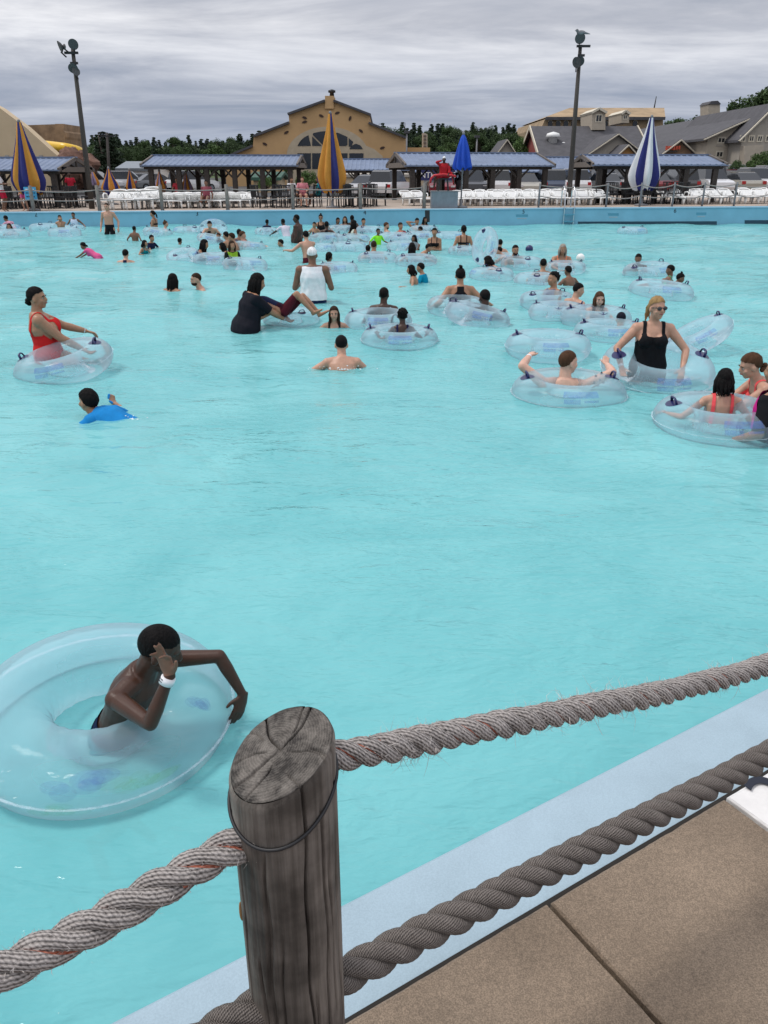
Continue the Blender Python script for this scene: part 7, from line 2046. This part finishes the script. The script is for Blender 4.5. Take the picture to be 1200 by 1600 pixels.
# ------------------------------------------------------------------ trees
def leaf_mat(name, c):
    m = pmat(name, c, .8, .35, .6)
    return inst_tint(m, .25)
M['bark'] = pmat('bark', (.05, .038, .03), .95, .3, 4)
LEAFM = [leaf_mat('pine_needles', (.030, .055, .026)), leaf_mat('broadleaf', (.045, .080, .024)), leaf_mat('bright_leaf', (.065, .12, .026))]
def leaves(centres, n, size, seed):
    rg = np.random.default_rng(seed); V, F = [], []
    pick = rg.integers(0, len(centres), n)
    for j in range(n):
        c, r = centres[pick[j]]
        d = unit(rg.normal(0, 1, 3)); p = np.array(c) + d * r * (rg.random() ** .45)
        u = unit(rg.normal(0, 1, 3)); v = unit(np.cross(u, rg.normal(0, 1, 3))); s_ = size * rg.uniform(.5, 1.2)
        k = len(V); V += [p - u * s_, p + v * s_ * .6, p + u * s_, p - v * s_ * .6]; F.append((k, k + 1, k + 2, k + 3))
    return V, F
def tree_proto(kind, seed):
    rg = np.random.default_rng(seed)
    root = thing('tree', 'tree', 'tree')
    b = MB(); H = 10.0
    cen = []
    if kind == 'pine':
        lean = rg.normal(0, .25, 2)
        b.tube([(0, 0, -.3), (lean[0] * .5, lean[1] * .5, H * .5), (lean[0], lean[1], H * .97)], [.28, .18, .04], 8)
        for k in range(15):
            z = H * (.22 + .76 * k / 14); R = 2.1 * (1 - (k / 14.5)) ** .8 + .25
            for j in range(5):
                a = rg.uniform(0, 6.28); rr_ = R * rg.uniform(.45, 1.05); p_ = (rr_ * math.cos(a), rr_ * math.sin(a), z - rr_ * .18)
                b.tube([(lean[0] * z / H, lean[1] * z / H, z), p_], [.05, .015], 5); cen.append((p_, .10 + .30 * R * .6))
                cen.append(((p_[0] * .5, p_[1] * .5, z), .32 * R + .05))
        V, F = leaves(cen, 4200, .20, seed)
        lm = LEAFM[0]
    else:
        b.tube([(0, 0, -.3), (.1, .05, 2.5), (.2, -.1, 5.5)], [.34, .26, .14], 8)
        for k in range(26):
            d = unit(rg.normal(0, 1, 3)); d[2] = abs(d[2]) * 1.1 - .35
            r_ = rg.uniform(.55, 1.0); p_ = (d[0] * 3.3 * r_, d[1] * 3.3 * r_, 6.0 + d[2] * 3.6 * r_)
            b.tube([(.1, 0, rg.uniform(2.5, 5)), p_], [.09, .02], 5); cen.append((p_, rg.uniform(.7, 1.35)))
        V, F = leaves(cen, 5200, .20, seed); lm = LEAFM[1 if kind == 'broad' else 2]
    b.build('trunk', M['bark'], root, True)
    c = MB(); c.add(V, F); c.build('crown', lm, root)
    return root
TP = {'pine': [tree_proto('pine', s_) for s_ in (1, 2, 3)], 'broad': [tree_proto('broad', s_) for s_ in (4, 5)], 'bright': [tree_proto('bright', s_) for s_ in (6, 7)]}
rl = random.Random(21)
def plant(kind, px, ytop, Y, label, group=None, wide=1.0, name=None):
    x = atY(px, 270, Y)[0]; z0 = min(landz(x, Y), 20.0) - .1
    s_ = max(.15, (atY(600, ytop, Y)[2] - z0) / 10.2)
    o = dup(rl.choice(TP[kind]), (x, Y, z0), rl.uniform(0, 6.28), label, group, (s_ * wide, s_ * wide, s_))
    if name: o.name = name
    return o
def line(x0, x1, step, f, Y0, Y1_, label, group, kinds, rowname):
    px = x0; cnt = {}
    while px < x1:
        k = rl.choice(kinds); cnt[k] = cnt.get(k, 0) + 1; plant(k, px, f(px) + rl.uniform(-6, 7), rl.uniform(Y0, Y1_), f'{ORD[cnt[k] - 1]} {label[k]} {rowname}', group, rl.uniform(1.0, 1.45) if k == 'pine' else rl.uniform(.9, 1.2)); px += step * rl.uniform(.7, 1.3)
lab_l = {'pine': 'dark pine from the castle in the skyline,', 'broad': 'dark broadleaf tree from the castle in the skyline,', 'bright': 'bright green tree from the castle in the skyline,'}
lab_r = {'pine': 'dark pine right of the ochre building,', 'broad': 'dark broadleaf tree right of the ochre building,', 'bright': 'bright green tree right of the ochre building,'}
fl_ = lambda p_: 214 - max(0, p_ - 340) * .12
line(100, 455, 9, fl_, 165, 200, lab_l, 'wooded skyline left of the ochre building', ['pine', 'pine', 'broad'], 'back rank')
line(100, 440, 11, lambda p_: fl_(p_) + 10, 140, 160, lab_l, 'wooded skyline left of the ochre building', ['pine', 'broad', 'broad'], 'front rank')
line(590, 850, 9, lambda p_: 195, 165, 200, lab_r, 'wooded skyline right of the ochre building', ['pine', 'pine', 'broad'], 'back rank')
line(585, 845, 11, lambda p_: 205, 140, 160, lab_r, 'wooded skyline right of the ochre building', ['pine', 'broad', 'broad'], 'front rank')
plant('pine', 168, 204, 120, 'tallest dark pine standing out beside the thin utility pole', wide=1.9)
plant('pine', 180, 207, 122, 'second tall dark pine behind the thin utility pole', wide=1.6)
plant('bright', 338, 219, 118, 'bright green round tree above the lefthand pavilion', wide=1.3)
plant('bright', 822, 206, 112, 'round green tree left of the red gable', wide=1.2)
plant('bright', 700, 218, 125, 'green tree behind the lifeguard pavilion roof', wide=1.4)
plant('bright', 452, 238, 88, 'young green tree before the arched window', wide=.8)
plant('broad', 1172, 126, 150, 'big dark tree rising above the hotel roof', wide=1.3)
plant('broad', 1200, 120, 146, 'tallest dark tree above the hotel at the picture edge', wide=1.3)
plant('broad', 1146, 142, 150, 'rounded dark tree left of the tallest hotel tree', wide=1.1)
plant('broad', 1075, 174, 160, 'dark tree top peeking over the grey hotel roof', wide=1.3)
plant('broad', 1050, 177, 165, 'dark tree top left of the hotel cupola', wide=1.3)
plant('bright', 1188, 230, 70, 'dark green bush tree by the hotel entrance', wide=1.1, name='shrub')
plant('broad', 1150, 245, 74, 'small dark tree before the hotel wall', wide=.9, name='shrub')
plant('bright', 415, 272, 60, 'green bush under the lefthand pavilion', wide=1.3, name='shrub')
plant('bright', 480, 262, 62, 'green bush right of the lefthand pavilion', wide=1.2, name='shrub')
plant('bright', 585, 278, 66, 'low green bush before the tan annex', wide=1.3, name='shrub')
for k in TP:
    for t in TP[k]: kill(t)
